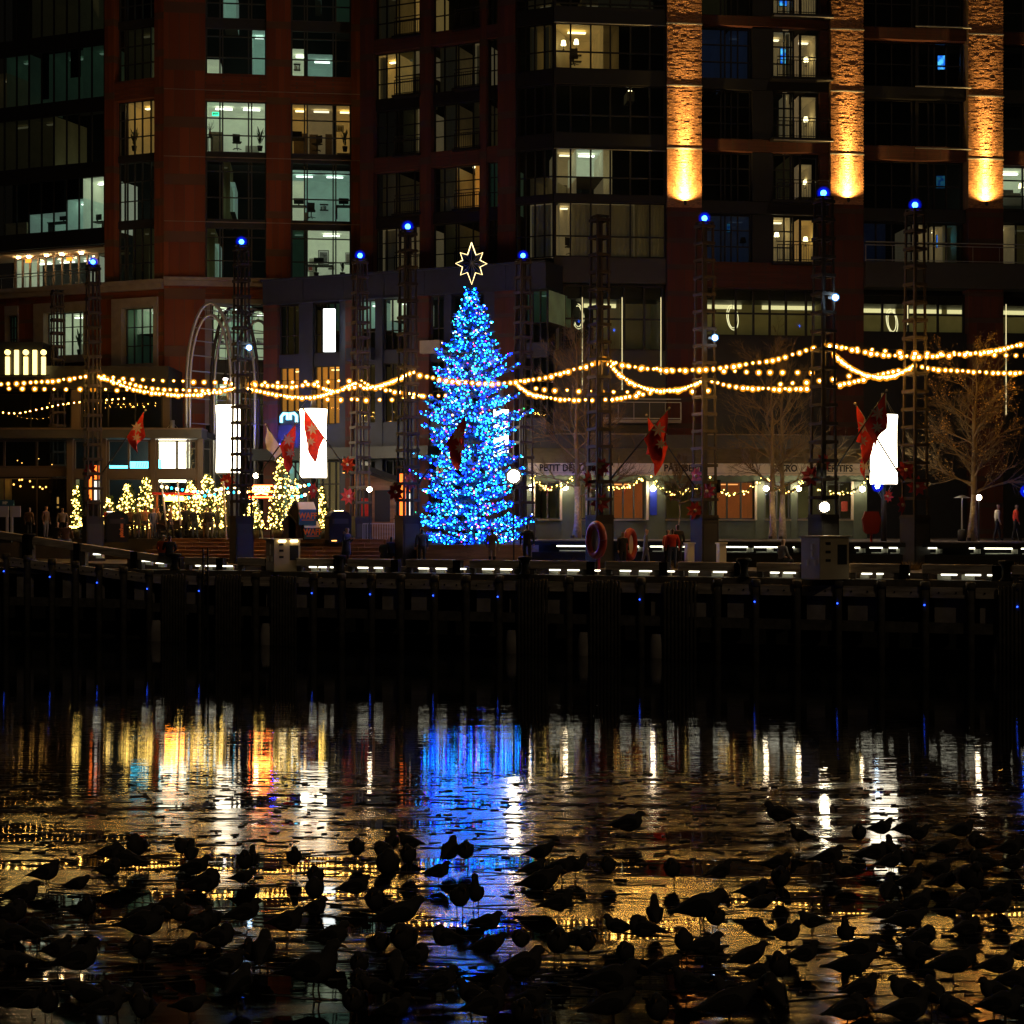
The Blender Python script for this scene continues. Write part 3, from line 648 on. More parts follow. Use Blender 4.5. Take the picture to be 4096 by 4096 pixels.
for a, c, n_, l in pw:
    window(bm_, fP, a, c, 1205, 1395, n_, [.62], l, recess=.4, fw=.07, zr=(zp(1400), zp(1196)), fr='frame_lt' if a in (1712,1408) else 'frame')
    cube('spandrel', M['blue_panel'], bm_, fP.U(a), fP.U(c), .3, .55, zp(1452), zp(1400))
    window(bm_, fP, a, c, 1452, 1700, n_, [.5], [(.05,.95,'amber',{'d':2.5}),] if a in (1106,1245) else ([(.2,.8,'dim')] if a in (1408,1524) else []), recess=.4, fw=.07, zr=(zp(1690), zp(1452)))
    cube('spandrel', M['blue_panel'], bm_, fP.U(a), fP.U(c), .2, .55, zp(1790), zp(1690))
    lowlit = {1106:[(0,1,'cool')],1245:[(.1,1,'cream',{'lamp':False})],1408:[(.0,.5,'cool',{'t':.3})]}.get(a, [])
    window(bm_, fP, a, c, 1800, 2100, n_, [.3], lowlit, recess=.5, fw=.08, zr=(0.02, zp(1840)))
cube('canopy', M['dark_panel'], bm_, fP.U(1050), fP.U(1760), -1.5, .1, zp(1838), zp(1792))
cube('window_box', M['stone'], bm_, fP.U(1690), fP.U(1770), -.35, .1, zp(1425), zp(1375))
cube('window_box', M['blue_panel'], bm_, fP.U(1395), fP.U(1495), -.35, .1, zp(1440), zp(1390))
for o in set(bpy.data.objects) - _before:
    if o.parent == bm_: o.matrix_parent_inverse = inv
M['signwhite'] = emis('white_lightbox', (.93,1,.98), 4); M['signblue'] = emis('blue_neon', (.05,.12,1), 10); M['signcyan'] = emis('cyan_neon', (.2,.75,1), 5); M['cyanrefl'] = emis('cyan_reflection_panel', (.08,.66,.95), 9)
s = thing('blade_sign', 'tall blank white lightbox sign projecting from the slate podium', 'sign', fP.W(fP.U(1335), .5, 0), fP.a + R(20))
z0, z1 = fP.Z(1335,1410), fP.Z(1335,1240)
cube('lightbox', M['signwhite'], s, -.32, .32, -.10, .10, z0, z1); cube('case', M['frame'], s, -.35, .35, .101, .16, z0-.05, z1+.05)
cube('bracket', M['frame'], s, -.05, .05, .1, .6, z1-.3, z1-.2); cube('bracket', M['frame'], s, -.05, .05, .1, .6, z0+.2, z0+.3)
s = thing('neon_sign', 'small glowing blue neon sign shaped like headphones in a podium window', 'sign', fP.W(fP.U(1160), .12, fP.Z(1160,1690)), fP.a)
MB().tube([(-.5,0,0),(-.5,0,.35),(-.35,0,.5),(-.1,0,.5),(-.1,0,.15)], .09, 6).build('neon_tube', M['signcyan'], s); MB().tube([(.5,0,0),(.5,0,.35),(.35,0,.5),(.1,0,.5),(.1,0,.15)], .09, 6).build('neon_tube', M['signcyan'], s)
cube('backboard', M['frame'], s, -.62, .62, .1, .14, -.12, .64)
s = thing('blue_wash_fill', 'blue lamp added on the podium sill to wash the wall blue', 'lamp', fP.W(fP.U(1140), .9, fP.Z(1140,1788)), fP.a)
MB().box(-.5,.5,-.07,.07,0,.1).build('housing', M['frame'], s); cube('lens', emis('blue_fill_lens', (.02,.03,1), 450), s, -.45, .45, -.05, .05, .101, .115)  # lamp added to carry the neon sign's blue wash onto the wall
# ------------------------------------------------------------------ right-hand apartment block with up-lit brick columns
fR = Fac(2215, 89.3, 6.4, UPZ)
br = fR.thing('waterfront_apartment_building', 'dark apartment block with three golden up-lit brick columns, on the right', 'building')
core(br, fR, 2216, 4400, y0=4.3)
zr_ = lambda y: fR.Z(2700, y)
COLS = ((2665,2802,812,2733),(3317,3448,800,3382),(3866,4005,815,3932))
brick_n = 0
for ci, (a, c, yb, xc) in enumerate(COLS):
    ua, uc = fR.U(a), fR.U(c); zb = fR.Z(xc, yb + 22); zt_ = fR.Z(xc, -60)
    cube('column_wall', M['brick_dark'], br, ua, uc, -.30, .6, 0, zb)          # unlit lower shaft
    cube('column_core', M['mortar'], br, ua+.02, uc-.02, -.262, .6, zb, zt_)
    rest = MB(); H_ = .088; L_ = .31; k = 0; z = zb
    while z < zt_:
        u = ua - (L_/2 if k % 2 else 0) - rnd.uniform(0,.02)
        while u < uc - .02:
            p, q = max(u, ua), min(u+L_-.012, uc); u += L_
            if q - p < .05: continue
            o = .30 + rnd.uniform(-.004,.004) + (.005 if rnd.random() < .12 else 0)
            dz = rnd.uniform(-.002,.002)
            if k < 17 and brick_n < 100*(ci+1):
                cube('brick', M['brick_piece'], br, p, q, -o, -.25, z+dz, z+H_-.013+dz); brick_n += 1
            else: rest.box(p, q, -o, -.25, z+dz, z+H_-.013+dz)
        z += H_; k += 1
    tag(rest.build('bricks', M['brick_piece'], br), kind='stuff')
    for y in (97,344,595):
        yy = y + (c-2700)*.035
        cube('metal_ledge', M['steel_lt'], br, ua-.03, uc+.03, -.317, -.2, fR.Z(xc,yy+3), fR.Z(xc,yy-2))
    # up-light fixture
    zl = fR.Z(xc, yb)
    MB().lathe([(.05,-.22),(.09,-.15),(.09,.02)],10).build('uplight', M['frame'], br, loc=(fR.U(xc), -.52, zl))
    for en, sz_, tilt in ((1400,155,14),(4600,60,9),(15000,28,5.5),(38000,15,4.2)):
        ld = bpy.data.lights.new('uplight_beam', 'SPOT'); ld.energy = en*(1,.8,.8)[ci]; ld.color = (1,.61,.18); ld.spot_size = R(sz_); ld.spot_blend = 1; ld.shadow_soft_size = .03
        lo_ = bpy.data.objects.new('uplight_beam', ld); col.objects.link(lo_); lo_.parent = br
        lo_.location = (fR.U(xc), -.60, zl + .06); lo_.rotation_euler = (R(180-tilt), 0, 0)
# left glazed bay
b1 = [(-90,-18),(28,90),(275,335),(532,590),(778,806)]
for a, c in b1: cube('spandrel', M['dark_panel'], br, fR.U(2216), fR.U(2665), -.02, .3, fR.Z(2300,c), fR.Z(2300,a))
for a in (28, 532): cube('metal_ledge', M['steel_lt'], br, fR.U(2216), fR.U(2665), -.06, .05, fR.Z(2300,a+64), fR.Z(2300,a+62))
c6 = [.145,.325,.5,.68,.855]
lw1 = [(-18,28,[(.25,.85,'dim',{'curtain':[(.4,.9)]})]),
       (90,275,[(.02,.44,'warm'),(.44,.58,'dim',{'lamp':False})]),
       (335,532,[(.655,.72,'dim',{'t':.1,'b':.3,'d':1,'lamp':False})]),
       (590,778,[(.03,.2,'cream'),(.2,.44,'white',{'b':.62}),(.44,.52,'cream',{'lamp':False})]),
       (806,1027,[(.05,.16,'cream'),(.16,.72,'cream',{'curtain':[(.16,.72)]}),(.72,1,'dim',{'curtain':[(.75,.95)],'lamp':False})])]
for a, c, l in lw1: window(br, fR, 2218, 2665, a, c, c6, [.62], l, recess=.06, fw=.09, zr=(fR.Z(2300,c), fR.Z(2300,a)))
cube('band', M['grey_panel'], br, fR.U(2216), fR.U(2665), -.06, .4, fR.Z(2300,1130), fR.Z(2300,1028))
# bay between first and second column: paired windows and juliet balconies
def zb2(y): return fR.Z(2820, y)
for a, c in ((57,97),(552,600)): cube('brick_spandrel', M['brick_dark'], br, fR.U(2802), fR.U(3317), .02, .5, zb2(c), zb2(a))
for a, c in ((1047,1150),): cube('brick_spandrel', M['brick_dark'], br, fR.U(2802), fR.U(3317), -.1, .5, zb2(c), zb2(a))
for a, c in ((308,352),(800,850)): cube('spandrel', M['dark_panel'], br, fR.U(2802), fR.U(3317), .1, .4, zb2(c), zb2(a))
rw = [(-170,54),(104,306),(354,550),(603,798),(853,1045)]
for i, (a, c) in enumerate(rw):
    zr = (zb2(c), zb2(a))
    L1 = [[(0,.55,'loft')],[(0,.5,'blue',{'lamp':False}),(.6,.95,'blue')],[],[],[(0,.5,'blue',{'lamp':False}),(.55,1,'blue')]][i]
    window(br, fR, 2804, 3010, a, c, [.42,.5,.62,.75], [.32,.66], L1, recess=.4, fw=.07, zr=zr)
    L2 = [[(.05,.9,'cream')],[(0,.9,'cream',{'curtain':[(.7,.85)]})],[(.68,.8,'cream',{'d':1.5}),(0,.1,'loft')],[(.9,1,'loft')],[(0,.9,'cream')]][i]
    window(br, fR, 3095, 3185, a, c, [.55,.85], [.32,.66], L2, recess=.4, fw=.08, zr=zr)
    L3 = [[(0,1,'cream')],[(0,1,'cream')],[(0,1,'cream',{'lamp':False})],[(0,.7,'cream',{'t':.15,'b':.85,'lamp':False})],[(0,1,'warm',{'lamp':False})]][i]
    window(br, fR, 3205, 3280, a, c, 1, 1, L3, recess=.4, fw=.1, zr=(zr[0], zr[1]-.12))
    railing(br, fR.U(3100), fR.U(3310), -.5, zr[0]+.02, 1.1)
    cube('balcony_slab', M['dark_panel'], br, fR.U(3080), fR.U(3322), -.58, .3, zr[0]-.14, zr[0])
    if i in (0,2): cube('metal_ledge', M['steel_lt'], br, fR.U(3085), fR.U(3322), -.62, -.5, zr[0]-.17, zr[0]-.12)
    cube('wall_pier', M['dark_panel'], br, fR.U(3012), fR.U(3094), .1, .5, zr[0], zr[1])
    cube('wall_pier', M['brick_dark'], br, fR.U(3282), fR.U(3317), .1, .5, zr[0], zr[1])
# bay between second and third column
def zb3(y): return fR.Z(3860, y)
for a, c in ((118,165),(590,645)): cube('brick_spandrel', M['brick_dark'], br, fR.U(3448), fR.U(3866), .02, .5, zb3(c), zb3(a))
for a, c in ((352,400),(840,890)): cube('spandrel', M['dark_panel'], br, fR.U(3448), fR.U(3866), .1, .4, zb3(c), zb3(a))
for a in (120, 358, 603): cube('metal_ledge', M['steel_lt'], br, fR.U(3650), fR.U(3872), -.55, -.43, zb3(a+4), zb3(a))
rw3 = [(-80,116),(167,350),(402,588),(647,838),(892,1055)]
for i, (a, c) in enumerate(rw3):
    zr = (zb3(c), zb3(a))
    window(br, fR, 3450, 3660, a, c, [.3,.6], [.5], [(0,.5,'blue',{'lamp':False})] if i in (4,) else [], recess=.4, fw=.07, gl='glass_dk', zr=zr)
    window(br, fR, 3672, 3860, a, c, [.05,.28,.40,.66], [.5], [(0,.22,'cream'),(.36,.60,'cream',{'t':.06}),(.66,.9,'loft')] if i == 4 else [], recess=.4, fw=.09, zr=zr)
# bay right of the third column
for a, c in ((120,170),(598,655),(-80,-40)): cube('brick_spandrel', M['brick_dark'], br, fR.U(4005), fR.U(4400), .02, .5, zb3(c), zb3(a))
for a, c in ((355,405),(845,885)): cube('spandrel', M['dark_panel'], br, fR.U(4005), fR.U(4400), .1, .4, zb3(c), zb3(a))
window(br, fR, 4007, 4200, 657, 843, [.48], [.3,.64], [(0,.9,'white',{'b':.9})], recess=.3, fw=.09, zr=(zb3(843), zb3(657)))
window(br, fR, 4007, 4200, 887, 1055, [.03,.34], 1, [(.03,.34,'cream'),(.34,1,'loft')], recess=.3, fw=.09, zr=(zb3(1055), zb3(887)))
for a, c in ((-40,118),(172,353),(407,596)): window(br, fR, 4007, 4200, a, c, [.48], [.5], [], recess=.3, fw=.09, zr=(zb3(c), zb3(a)))
cube('terrace_slab', M['grey_panel'], br, fR.U(3448), fR.U(4400), -.6, .5, zb3(1160), zb3(1058))
railing(br, fR.U(3450), fR.U(4400), -.55, zb3(1058), 1.1, 1.5, 'steel_lt')
# second storey: cove lit lounge with ring chandeliers
M['cove'] = emis('cove_light', (1,.84,.40), 1.1); M['ring'] = emis('ring_lamp', (1,.85,.45), 1.6)
def lounge(x0, x1, y0, y1, ystrip, cols, segs):
    xm = (x0+x1)/2; zr = (fR.Z(xm,y1), fR.Z(xm,y0))
    window(br, fR, x0, x1, y0, y1, cols, [.52], [(0,1,'loft',{'d':3.6,'lamp':False})], recess=.25, fw=.12, zr=zr)
    for p, q in segs:
        cube('cove_strip', M['cove'], br, fR.U(p), fR.U(q), 2.4, 2.5, fR.Z(xm,ystrip+16), fR.Z(xm,ystrip))
    cube('dropped_ceiling', M['grey_panel'], br, fR.U(x0), fR.U(x1), .5, 2.39, fR.Z(xm,ystrip-1), fR.Z(xm,y0))
lounge(2240, 2660, 1137, 1400, 1192, [.05,.22,.41,.62,.81], [(2305,2495)])
lounge(2806, 3310, 1152, 1345, 1198, [.1,.28,.42,.55,.68,.84], [(2806,3010),(3095,3310)])
lounge(3450, 4300, 1178, 1335, 1217, [.1,.22,.36,.48,.62,.78], [(3452,3640),(3692,3830),(3855,4010),(4045,4300)])
cube('wall_base', M['grey_panel'], br, fR.U(2216), fR.U(2665), -.05, .4, 0, fR.Z(2440,1402)); cube('wall_base', M['dark_panel'], br, fR.U(2802), fR.U(3317), -.03, .4, 0, fR.Z(3060,1347)); cube('wall_base', M['dark_panel'], br, fR.U(3448), fR.U(4400), -.03, .4, 0, fR.Z(3900,1337))
for x, y0, y1 in ((2328,1190,1560),(2487,1190,1560),(2642,1190,1500),(3628,1215,1300),(4021,1218,1660)):  # glowing strips stand in for lamp reflections along the mullions
    cube('mullion_reflection', M['cove'], br, fR.U(x)-.018, fR.U(x)+.018, -.13, -.10, fR.Z(x,y1), fR.Z(x,y0))
for x, y in ((2312,1265),(2930,1270),(3568,1285),(3890,1292)):
    t = thing('ring_chandelier', {2312:'glowing ring chandelier in the lounge window, left of the first lit column',2930:'glowing ring chandelier in the lounge window between the first two lit columns',3568:'glowing ring chandelier in the lounge window right of the second lit column',3890:'small glowing ring chandelier in the lounge window below the third lit column'}[x], 'chandelier', fR.W(fR.U(x,-1.6), -1.6, fR.Z(x,y,-1.6)), fR.a, 'ring chandeliers in the lounge')
    for s_, tl in ((.62,62),(.46,74)) if x != 3890 else ((.42,68),):
        pts = [(s_*.52*math.cos(q*math.pi/10), s_*math.sin(q*math.pi/10)*math.cos(R(tl)), s_*math.sin(q*math.pi/10)*math.sin(R(tl))*1.35) for q in range(21)]
        MB().tube(pts, .024, 5, cap=False).build('ring', M['ring'], t)
    MB().tube([(0,0,.5),(0,0,1.4)], .01, 4).build('cord', M['black'], t)
# balcony over the cafe
slab(br, fR, 'balcony_slab', 'stone', 2390, 2705, 1685, 1697, 0, 1.3, 2600); railing(br, fR.U(2395), fR.U(2705), -1.2, fR.Z(2600,1685), 1.15, .8, 'steel_lt')
slab(br, fR, 'band', 'stone', 2220, 3200, 1735, 1752, 0, .25, 2700)

# ------------------------------------------------------------------ cafe shopfront with lettered awning
fC = Fac(2700, 85.5, 3.5, UPZ)
cf = fC.thing('cafe_front', 'cafe shopfront with a cream lettered awning valance and festoon garlands', 'shopfront')
zc_ = lambda y: fC.Z(2700, y)
ca, cc = fC.U(2105), fC.U(3470)
MB().add([(ca,2.6,zc_(1735)),(cc,2.6,zc_(1735)),(cc,-1.3,zc_(1856)),(ca,-1.3,zc_(1856)),(ca,2.6,zc_(1742)),(cc,2.6,zc_(1742)),(cc,-1.3,zc_(1862)),(ca,-1.3,zc_(1862))],
         [(0,3,2,1),(4,5,6,7),(0,4,7,3),(1,2,6,5)]).build('awning', M['awning'], cf)
nseg = 90; vs = []; 
for i in range(nseg+1):
    u = ca+(cc-ca)*i/nseg; vs += [(u,-1.3,zc_(1857)),(u,-1.33+.02*math.sin(i*.8),zc_(1903)-.05*abs(math.sin(i*math.pi/2)))]
vl = MB().add(vs, [(2*i,2*i+1,2*i+3,2*i+2) for i in range(nseg)]).build('valance', M['valance'], cf)
def text(body, parent, u, y, z, size, m, rot=(R(90),0,0), name='lettering', ext=.01, align='CENTER', sx=1.0):
    cu = bpy.data.curves.new(name, 'FONT'); cu.body = body; cu.size = size; cu.extrude = ext; cu.offset = .012; cu.align_x = align; cu.align_y = 'CENTER'; cu.resolution_u = 2
    to = bpy.data.objects.new(name, cu); col.objects.link(to)
    bpy.context.view_layer.update(); dg = bpy.context.evaluated_depsgraph_get()
    me = bpy.data.meshes.new_from_object(to.evaluated_get(dg)); bpy.data.objects.remove(to); bpy.data.curves.remove(cu)
    me.materials.clear(); me.materials.append(m)
    return link(name, me, parent, (u, y, z), rot, (sx,1,1))
for body, x in (('PETIT DÉJEUNER', 2280), ('PÂTISSERIE', 2735), ('BISTRO', 3135), ('APÉRITIFS', 3340)):
    text(body, cf, fC.U(x,1.33), -1.36, zc_(1877), .50, M['ink'], sx=.86)
for p, q in ((ca,cc),): cube('valance_stripe', M['ink'], vl, p, q, -1.352, -1.345, zc_(1896), zc_(1895))
# shop windows, piers, stall risers
cube('fascia', M['shop_green'], cf, ca, cc, .2, .8, zc_(1925), zc_(1860))
xsC = [2105,2132,2250,2320,2440,2580,2605,2660,2790,2850,3020,3052,3170,3330,3415,3470]
shop = [(2135,2248,'loft'),(2322,2450,'dim'),(2452,2582,'orange'),(2662,2850,'loft'),(2858,3024,'orange'),(3060,3165,'loft'),(3190,3300,'loft'),(3312,3415,'dim')]
prev = 2105
for p, q, k in shop:
    cube('shop_pier', M['shop_green'], cf, fC.U(prev), fC.U(p), .1, .7, 0, zc_(1925))
    window(cf, fC, p, q, 1925, 2078, 3 if q-p > 120 else 2, 1, [(0,1,k,{'d':3})], fr='frame_lt', recess=.35, fw=.09)
    cube('stall_riser', M['shop_green'], cf, fC.U(p), fC.U(q), .15, .7, 0, zc_(2079)); cube('riser_panel', M['shop_green'], cf, fC.U(p)+.15, fC.U(q)-.15, .11, .16, .15, zc_(2079)-.25)
    cube('window_sill', M['stone'], cf, fC.U(p), fC.U(q), -.02, .2, zc_(2082), zc_(2078))
    prev = q
cube('shop_pier', M['shop_green'], cf, fC.U(prev), cc, .1, .7, 0, zc_(1925))
for x in (2136,2244,2590,3024,3410): cube('white_post', M['cream'], cf, fC.U(x)-.06, fC.U(x)+.06, -.0, .1, zc_(2080), zc_(1925))
cube('roof', M['grey_panel'], cf, ca, cc, .8, 3.0, zc_(1862), zc_(1735)-.02)
cube('blue_door', mat('blue_door', (.02,.05,.5), .4), cf, fC.U(2600), fC.U(2628), .05, .12, zc_(2060), zc_(1955))
slab(cf, fC, 'notice', mat('red_notice', (.5,.08,.05), .7), 3370, 3396, 2005, 2045, -.3, -.24, 3380)
M['sconce'] = emis('globe_sconce', (1,.78,.5), 60)
for x, y in ((2125,1950),(2261,1950),(2400,1953),(2612,1954),(3065,1954),(3195,1954),(3450,1957)):
    m = link('sconce', MB().ball((0,0,0), .14, 2).mesh('sconce', M['sconce']), cf, (fC.U(x,.35), -.35, fC.Z(x,y,.35)))
    MB().bar((0,.45,-.1),(0,.0,-.1),.04).build('bracket', M['frame'], m)
# festoon garlands of fairy lights with red bows
M['fairy'] = emis('warm_fairy_light', (1,.62,.13), 13); M['bow'] = mat('red_ribbon', (.6,.02,.02), .6)
fairy_me = MB().ball((0,0,0), .028, 1).mesh('fairy_light', M['fairy'])
gar = [((2132,1905),(2195,1952),(2290,1910)),((2285,1925),(2250,1950),(2300,1930)),((2430,1955),(2505,1945),(2575,1908)),((2608,1912),(2690,1972),(2800,1935)),((2838,1912),(2930,1978),(3048,1915)),((3072,1915),(3140,1970),(3215,1915)),((3270,1958),(3400,1965),(3462,1912))]
for gi, (p, q, r_) in enumerate(gar):
    g_ = thing('garland', ['green garland of fairy lights at the left end of the cafe awning','short green garland tail of fairy lights beside the left cafe window','green garland of fairy lights over the orange-lit cafe window','green garland of fairy lights swagged under the second awning word','green garland of fairy lights left of the tall right pylon','green garland of fairy lights behind the paired pale trunks','green garland of fairy lights at the right end of the awning'][gi], 'garland', fC.O, fC.a, 'garlands along the cafe front')
    pts = []
    for i in range(25):
        t = i/24; x = (1-t)**2*p[0]+2*t*(1-t)*(2*q[0]-(p[0]+r_[0])/2)+t*t*r_[0]; y = (1-t)**2*p[1]+2*t*(1-t)*(2*q[1]-(p[1]+r_[1])/2)+t*t*r_[1]
        pts.append(Vector((fC.U(x,.9), -.9, fC.Z(x,y,.9))))
    gm = MB().tube(pts, .03, 5)
    for pt in pts:
        for _ in range(6): gm.bar(pt, pt+Vector((rnd.uniform(-.1,.1),rnd.uniform(-.1,.1),rnd.uniform(-.1,.1))), .015)
    gm.build('greenery', M['needle2'], g_)
    for i in range(int(28 if gi != 1 else 8)):
        pt = pts[rnd.randrange(25)]
        link('fairy_light', fairy_me, g_, pt+Vector((rnd.uniform(-.12,.12),-.06,rnd.uniform(-.12,.09))), (0,0,0), (1,)*3 if rnd.random()<.6 else (1.5,)*3)
    if gi in (0,2,3,5):
        pt = pts[12]
        MB().prism([(-.12,.08),(0,0),(.12,.08),(.12,-.06),(0,0),(-.12,-.06)], -.03, .03).build('bow', M['bow'], g_, loc=pt+Vector((0,-.1,0)))
        MB().bar(pt+Vector((0,-.1,0)), pt+Vector((-.12,-.1,-.42)), .07, .02).build('ribbon', M['bow'], g_)

# ------------------------------------------------------------------ glass restaurant pavilion, left
fV = Fac(600, 90, 0.8, UPZ)
pv = fV.thing('restaurant_pavilion', 'grey steel and glass restaurant pavilion behind the left market trees', 'building')
zv = lambda y: fV.Z(500, y)
cube('roof_fascia', M['grey_panel'], pv, fV.U(-200), fV.U(812), -.5, 1.2, zv(1754), zv(1718))
cube('roof_edge', M['frame_br'], pv, fV.U(-200), fV.U(815), -.56, 1.3, zv(1720), zv(1714))
cube('roof', M['core'], pv, fV.U(-200), fV.U(812), 1.2, 7.5, zv(1745), zv(1722))
M['orange_dim'] = M['frame_br']
for p, q in ((268,292),(398,425),(602,622),(790,812)): cube('column', M['frame_br'], pv, fV.U(p), fV.U(q), -.05, .35, 0, zv(1754))
cube('transom_beam', M['frame_br'], pv, fV.U(292), fV.U(790), .02, .3, zv(1912), zv(1880)); cube('transom_beam', M['frame_br'], pv, fV.U(-200), fV.U(268), .62, .9, zv(1905), zv(1870))
window(pv, fV, 425, 602, 1760, 1880, [.5], 1, [], fr='frame_br', recess=.08, fw=.12)
window(pv, fV, 622, 790, 1760, 1880, [.5], 1, [], fr='frame_br', recess=.08, fw=.12)
window(pv, fV, 425, 602, 1912, 2130, 1, 1, [], fr='frame_br', recess=.08, fw=.12)
window(pv, fV, 622, 790, 1912, 2130, 1, 1, [], fr='frame_br', recess=.08, fw=.12)
window(pv, fV, 292, 398, 1760, 1880, 1, 1, [], fr='frame_br', recess=.08, fw=.1); window(pv, fV, 292, 398, 1912, 2140, 2, 1, [], fr='frame_br', recess=.08, fw=.1)
window(pv, fV, -200, 268, 1757, 1868, [.43,.71], 1, [], fr='frame_br', recess=.7, fw=.12)
window(pv, fV, -200, 268, 1910, 2150, [.43,.71], 1, [(.38,.98,'loft',{'d':4,'lamp':False})], fr='frame_br', recess=.7, fw=.06)
core(pv, fV, -200, 812, ytop=1745, y0=6.5, depth=.4)
slab(pv, fV, 'warm_alcove', emis('warm_alcove', (1,.5,.12), .5), 172, 178, 1985, 2030, -3.0, -2.9)
M['pend'] = emis('amber_pendant', (1,.42,.08), 6)
for i, (x, y) in enumerate([(18,1955),(55,1938),(78,1920),(88,1919),(120,1925),(132,1948),(160,1948),(184,1948),(170,1955),(82,1945),(20,1832),(70,1842),(88,1852),(145,1816),(155,1835),(208,1858)]):
    cube_ = MB().ball((0,0,0), .055 if y > 1900 else .028, 1).build('pendant_bulb', M['pend'], pv, loc=(fV.U(x,-2.5), 2.5, fV.Z(x,y,-2.5)))
# upper storey: dark glass terrace room with flat roof
pu_ = Fac(400, 93.2, 0.5, UPZ)
ux = pu_.thing('terrace_bar', 'dark glazed terrace bar with a flat roof above the pavilion', 'building')
zu = lambda y: pu_.Z(350, y)
cube('roof_slab', M['dark_panel'], ux, pu_.U(-200), pu_.U(688), -1.0, 3.0, zu(1560), zu(1470))
cube('roof_slab', M['dark_panel'], ux, pu_.U(-200), pu_.U(195), -1.3, 2.0, zu(1515), zu(1378))
window(ux, pu_, -200, 285, 1562, 1712, [.3,.66], 1, [], recess=.1, fw=.06, fr='frame'); window(ux, pu_, 323, 650, 1562, 1712, [.33,.66], 1, [], recess=.1, fw=.07, fr='frame')
cube('column', M['frame_br'], ux, pu_.U(287), pu_.U(322), -.05, .4, zu(1712), zu(1560)); cube('column', M['frame_br'], ux, pu_.U(652), pu_.U(681), -.05, .4, zu(1712), zu(1560))
cube('base', M['core'], ux, pu_.U(-200), pu_.U(685), .0, 4, 0, zu(1713)); core(ux, pu_, -200, 685, ytop=1562, y0=3.2, depth=.3)
slab(ux, pu_, 'skylight_strip', M['signcyan'], 130, 215, 1546, 1551, .3, .6)
# "ilili" sign on the roof
M['signyellow'] = emis('yellow_sign_light', (1,.74,.22), 3.2)
sg = thing('restaurant_sign', 'glowing yellow letters ilili standing on the terrace roof edge', 'sign', pu_.W(0,1.5,0), pu_.a)
def su(x): return pu_.U(x,1.5)
def sz(y): return pu_.Z(100, y, 1.5)
for i, x in enumerate((29,65,102,138,173)):
    w_ = (su(x+8)-su(x-8))/2
    if i in (0,2,4):
        MB().prism([(su(x)-w_,sz(1498)),(su(x)+w_,sz(1498)),(su(x)+w_,sz(1427)),(su(x)-w_,sz(1427))], 0, .12).build('letter', M['signyellow'], sg)
        MB().prism([(su(x)+.155*math.cos(q*math.pi/8), sz(1409)+.155*math.sin(q*math.pi/8)) for q in range(16)], 0, .12).build('letter_dot', M['signyellow'], sg)
    else: MB().prism([(su(x)-w_,sz(1498)),(su(x)+w_,sz(1498)),(su(x)+w_,sz(1400)),(su(x)-w_,sz(1400))], 0, .12).build('letter', M['signyellow'], sg)
cube('sign_rail', M['black'], sg, su(5), su(195), .02, .1, sz(1502), sz(1499))

# ------------------------------------------------------------------ arched trellis
tr = thing('arched_trellis', 'curved steel arch trellis with bare vines in front of the brick tower', 'trellis', (xz(842,93),93,UPZ), 0)
H_ = (2095-1660)/FPX*93 + HC - UPZ; top = (2095-1212)/FPX*93 + HC - UPZ; hw = 96/FPX*93
def arch(r_out, yoff, xoff, w=.16):
    pts = [(xoff-r_out,yoff,0),(xoff-r_out,yoff,H_+1.6)]
    for q in range(1,16):
        a = math.pi*(1-q/16); pts.append((xoff+r_out*math.cos(a), yoff, H_+1.6+(top-H_-1.6)*math.sin(a)*r_out/hw))
    pts += [(xoff+r_out,yoff,H_+1.6),(xoff+r_out,yoff,0)]
    return pts
A = []
for k, (xo, yo) in enumerate(((0,0),(1.15,1.3),(2.3,2.6))):
    P = arch(hw, yo, xo); A.append(P)
    MB().tube(P, .10, 6).build('arch', M['steel_lt' if k == 0 else 'steel'], tr, True)
    P2 = arch(hw*.86, yo, xo); MB().tube(P2, .085, 6).build('inner_arch', M['steel_lt'], tr, True)
    st = MB()
    for i in range(2,17): st.bar(P[i], P2[i], .03)
    st.build('stay', M['steel'], tr)
for i in range(1, len(A[0])-1):
    MB().tube([A[0][i], A[2][i]], .035, 5).build('purlin', M['steel_lt'], tr)
for j in range(6):
    z = .8+j*(H_+1.6)/6
    for s_ in (-1,1): MB().tube([(hw*s_,0,z),(hw*s_+2.3,2.6,z)], .03, 5).build('purlin', M['steel_lt'], tr)
vine = MB()
for s_ in (-1,1):
    for k in range(7):
        p = Vector((hw*s_,-.1,rnd.uniform(2,5))); pts = [p.copy()]
        for _ in range(16):
            p = p+Vector((rnd.uniform(-.16,.16)+(.03*s_ if k%2 else 0),rnd.uniform(-.08,.08),rnd.uniform(-.08,.3))); pts.append(p.copy())
        vine.tube(pts, .014, 4)
        for q in pts[::2]: vine.bar(q, q+Vector((rnd.uniform(-.3,.3),rnd.uniform(-.1,.1),rnd.uniform(-.25,.15))), .012)
vine.build('vine', M['twig'], tr)
M['pinkbulb'] = emis('white_barn_lamp', (1,.9,.85), 18)
t = thing('barn_lamp', 'hanging barn lamp glowing white under the arched trellis', 'lamp', at(902,1512,92.4), 0)
MB().lathe([(.24,-.02),(.22,.06),(.08,.22),(.04,.5)],12).build('shade', M['steel_dk'], t); MB().ball((0,0,-.06),.13,2).build('bulb', M['pinkbulb'], t); MB().tube([(0,0,.5),(0,0,2.6)],.012,4).build('cord', M['black'], t)
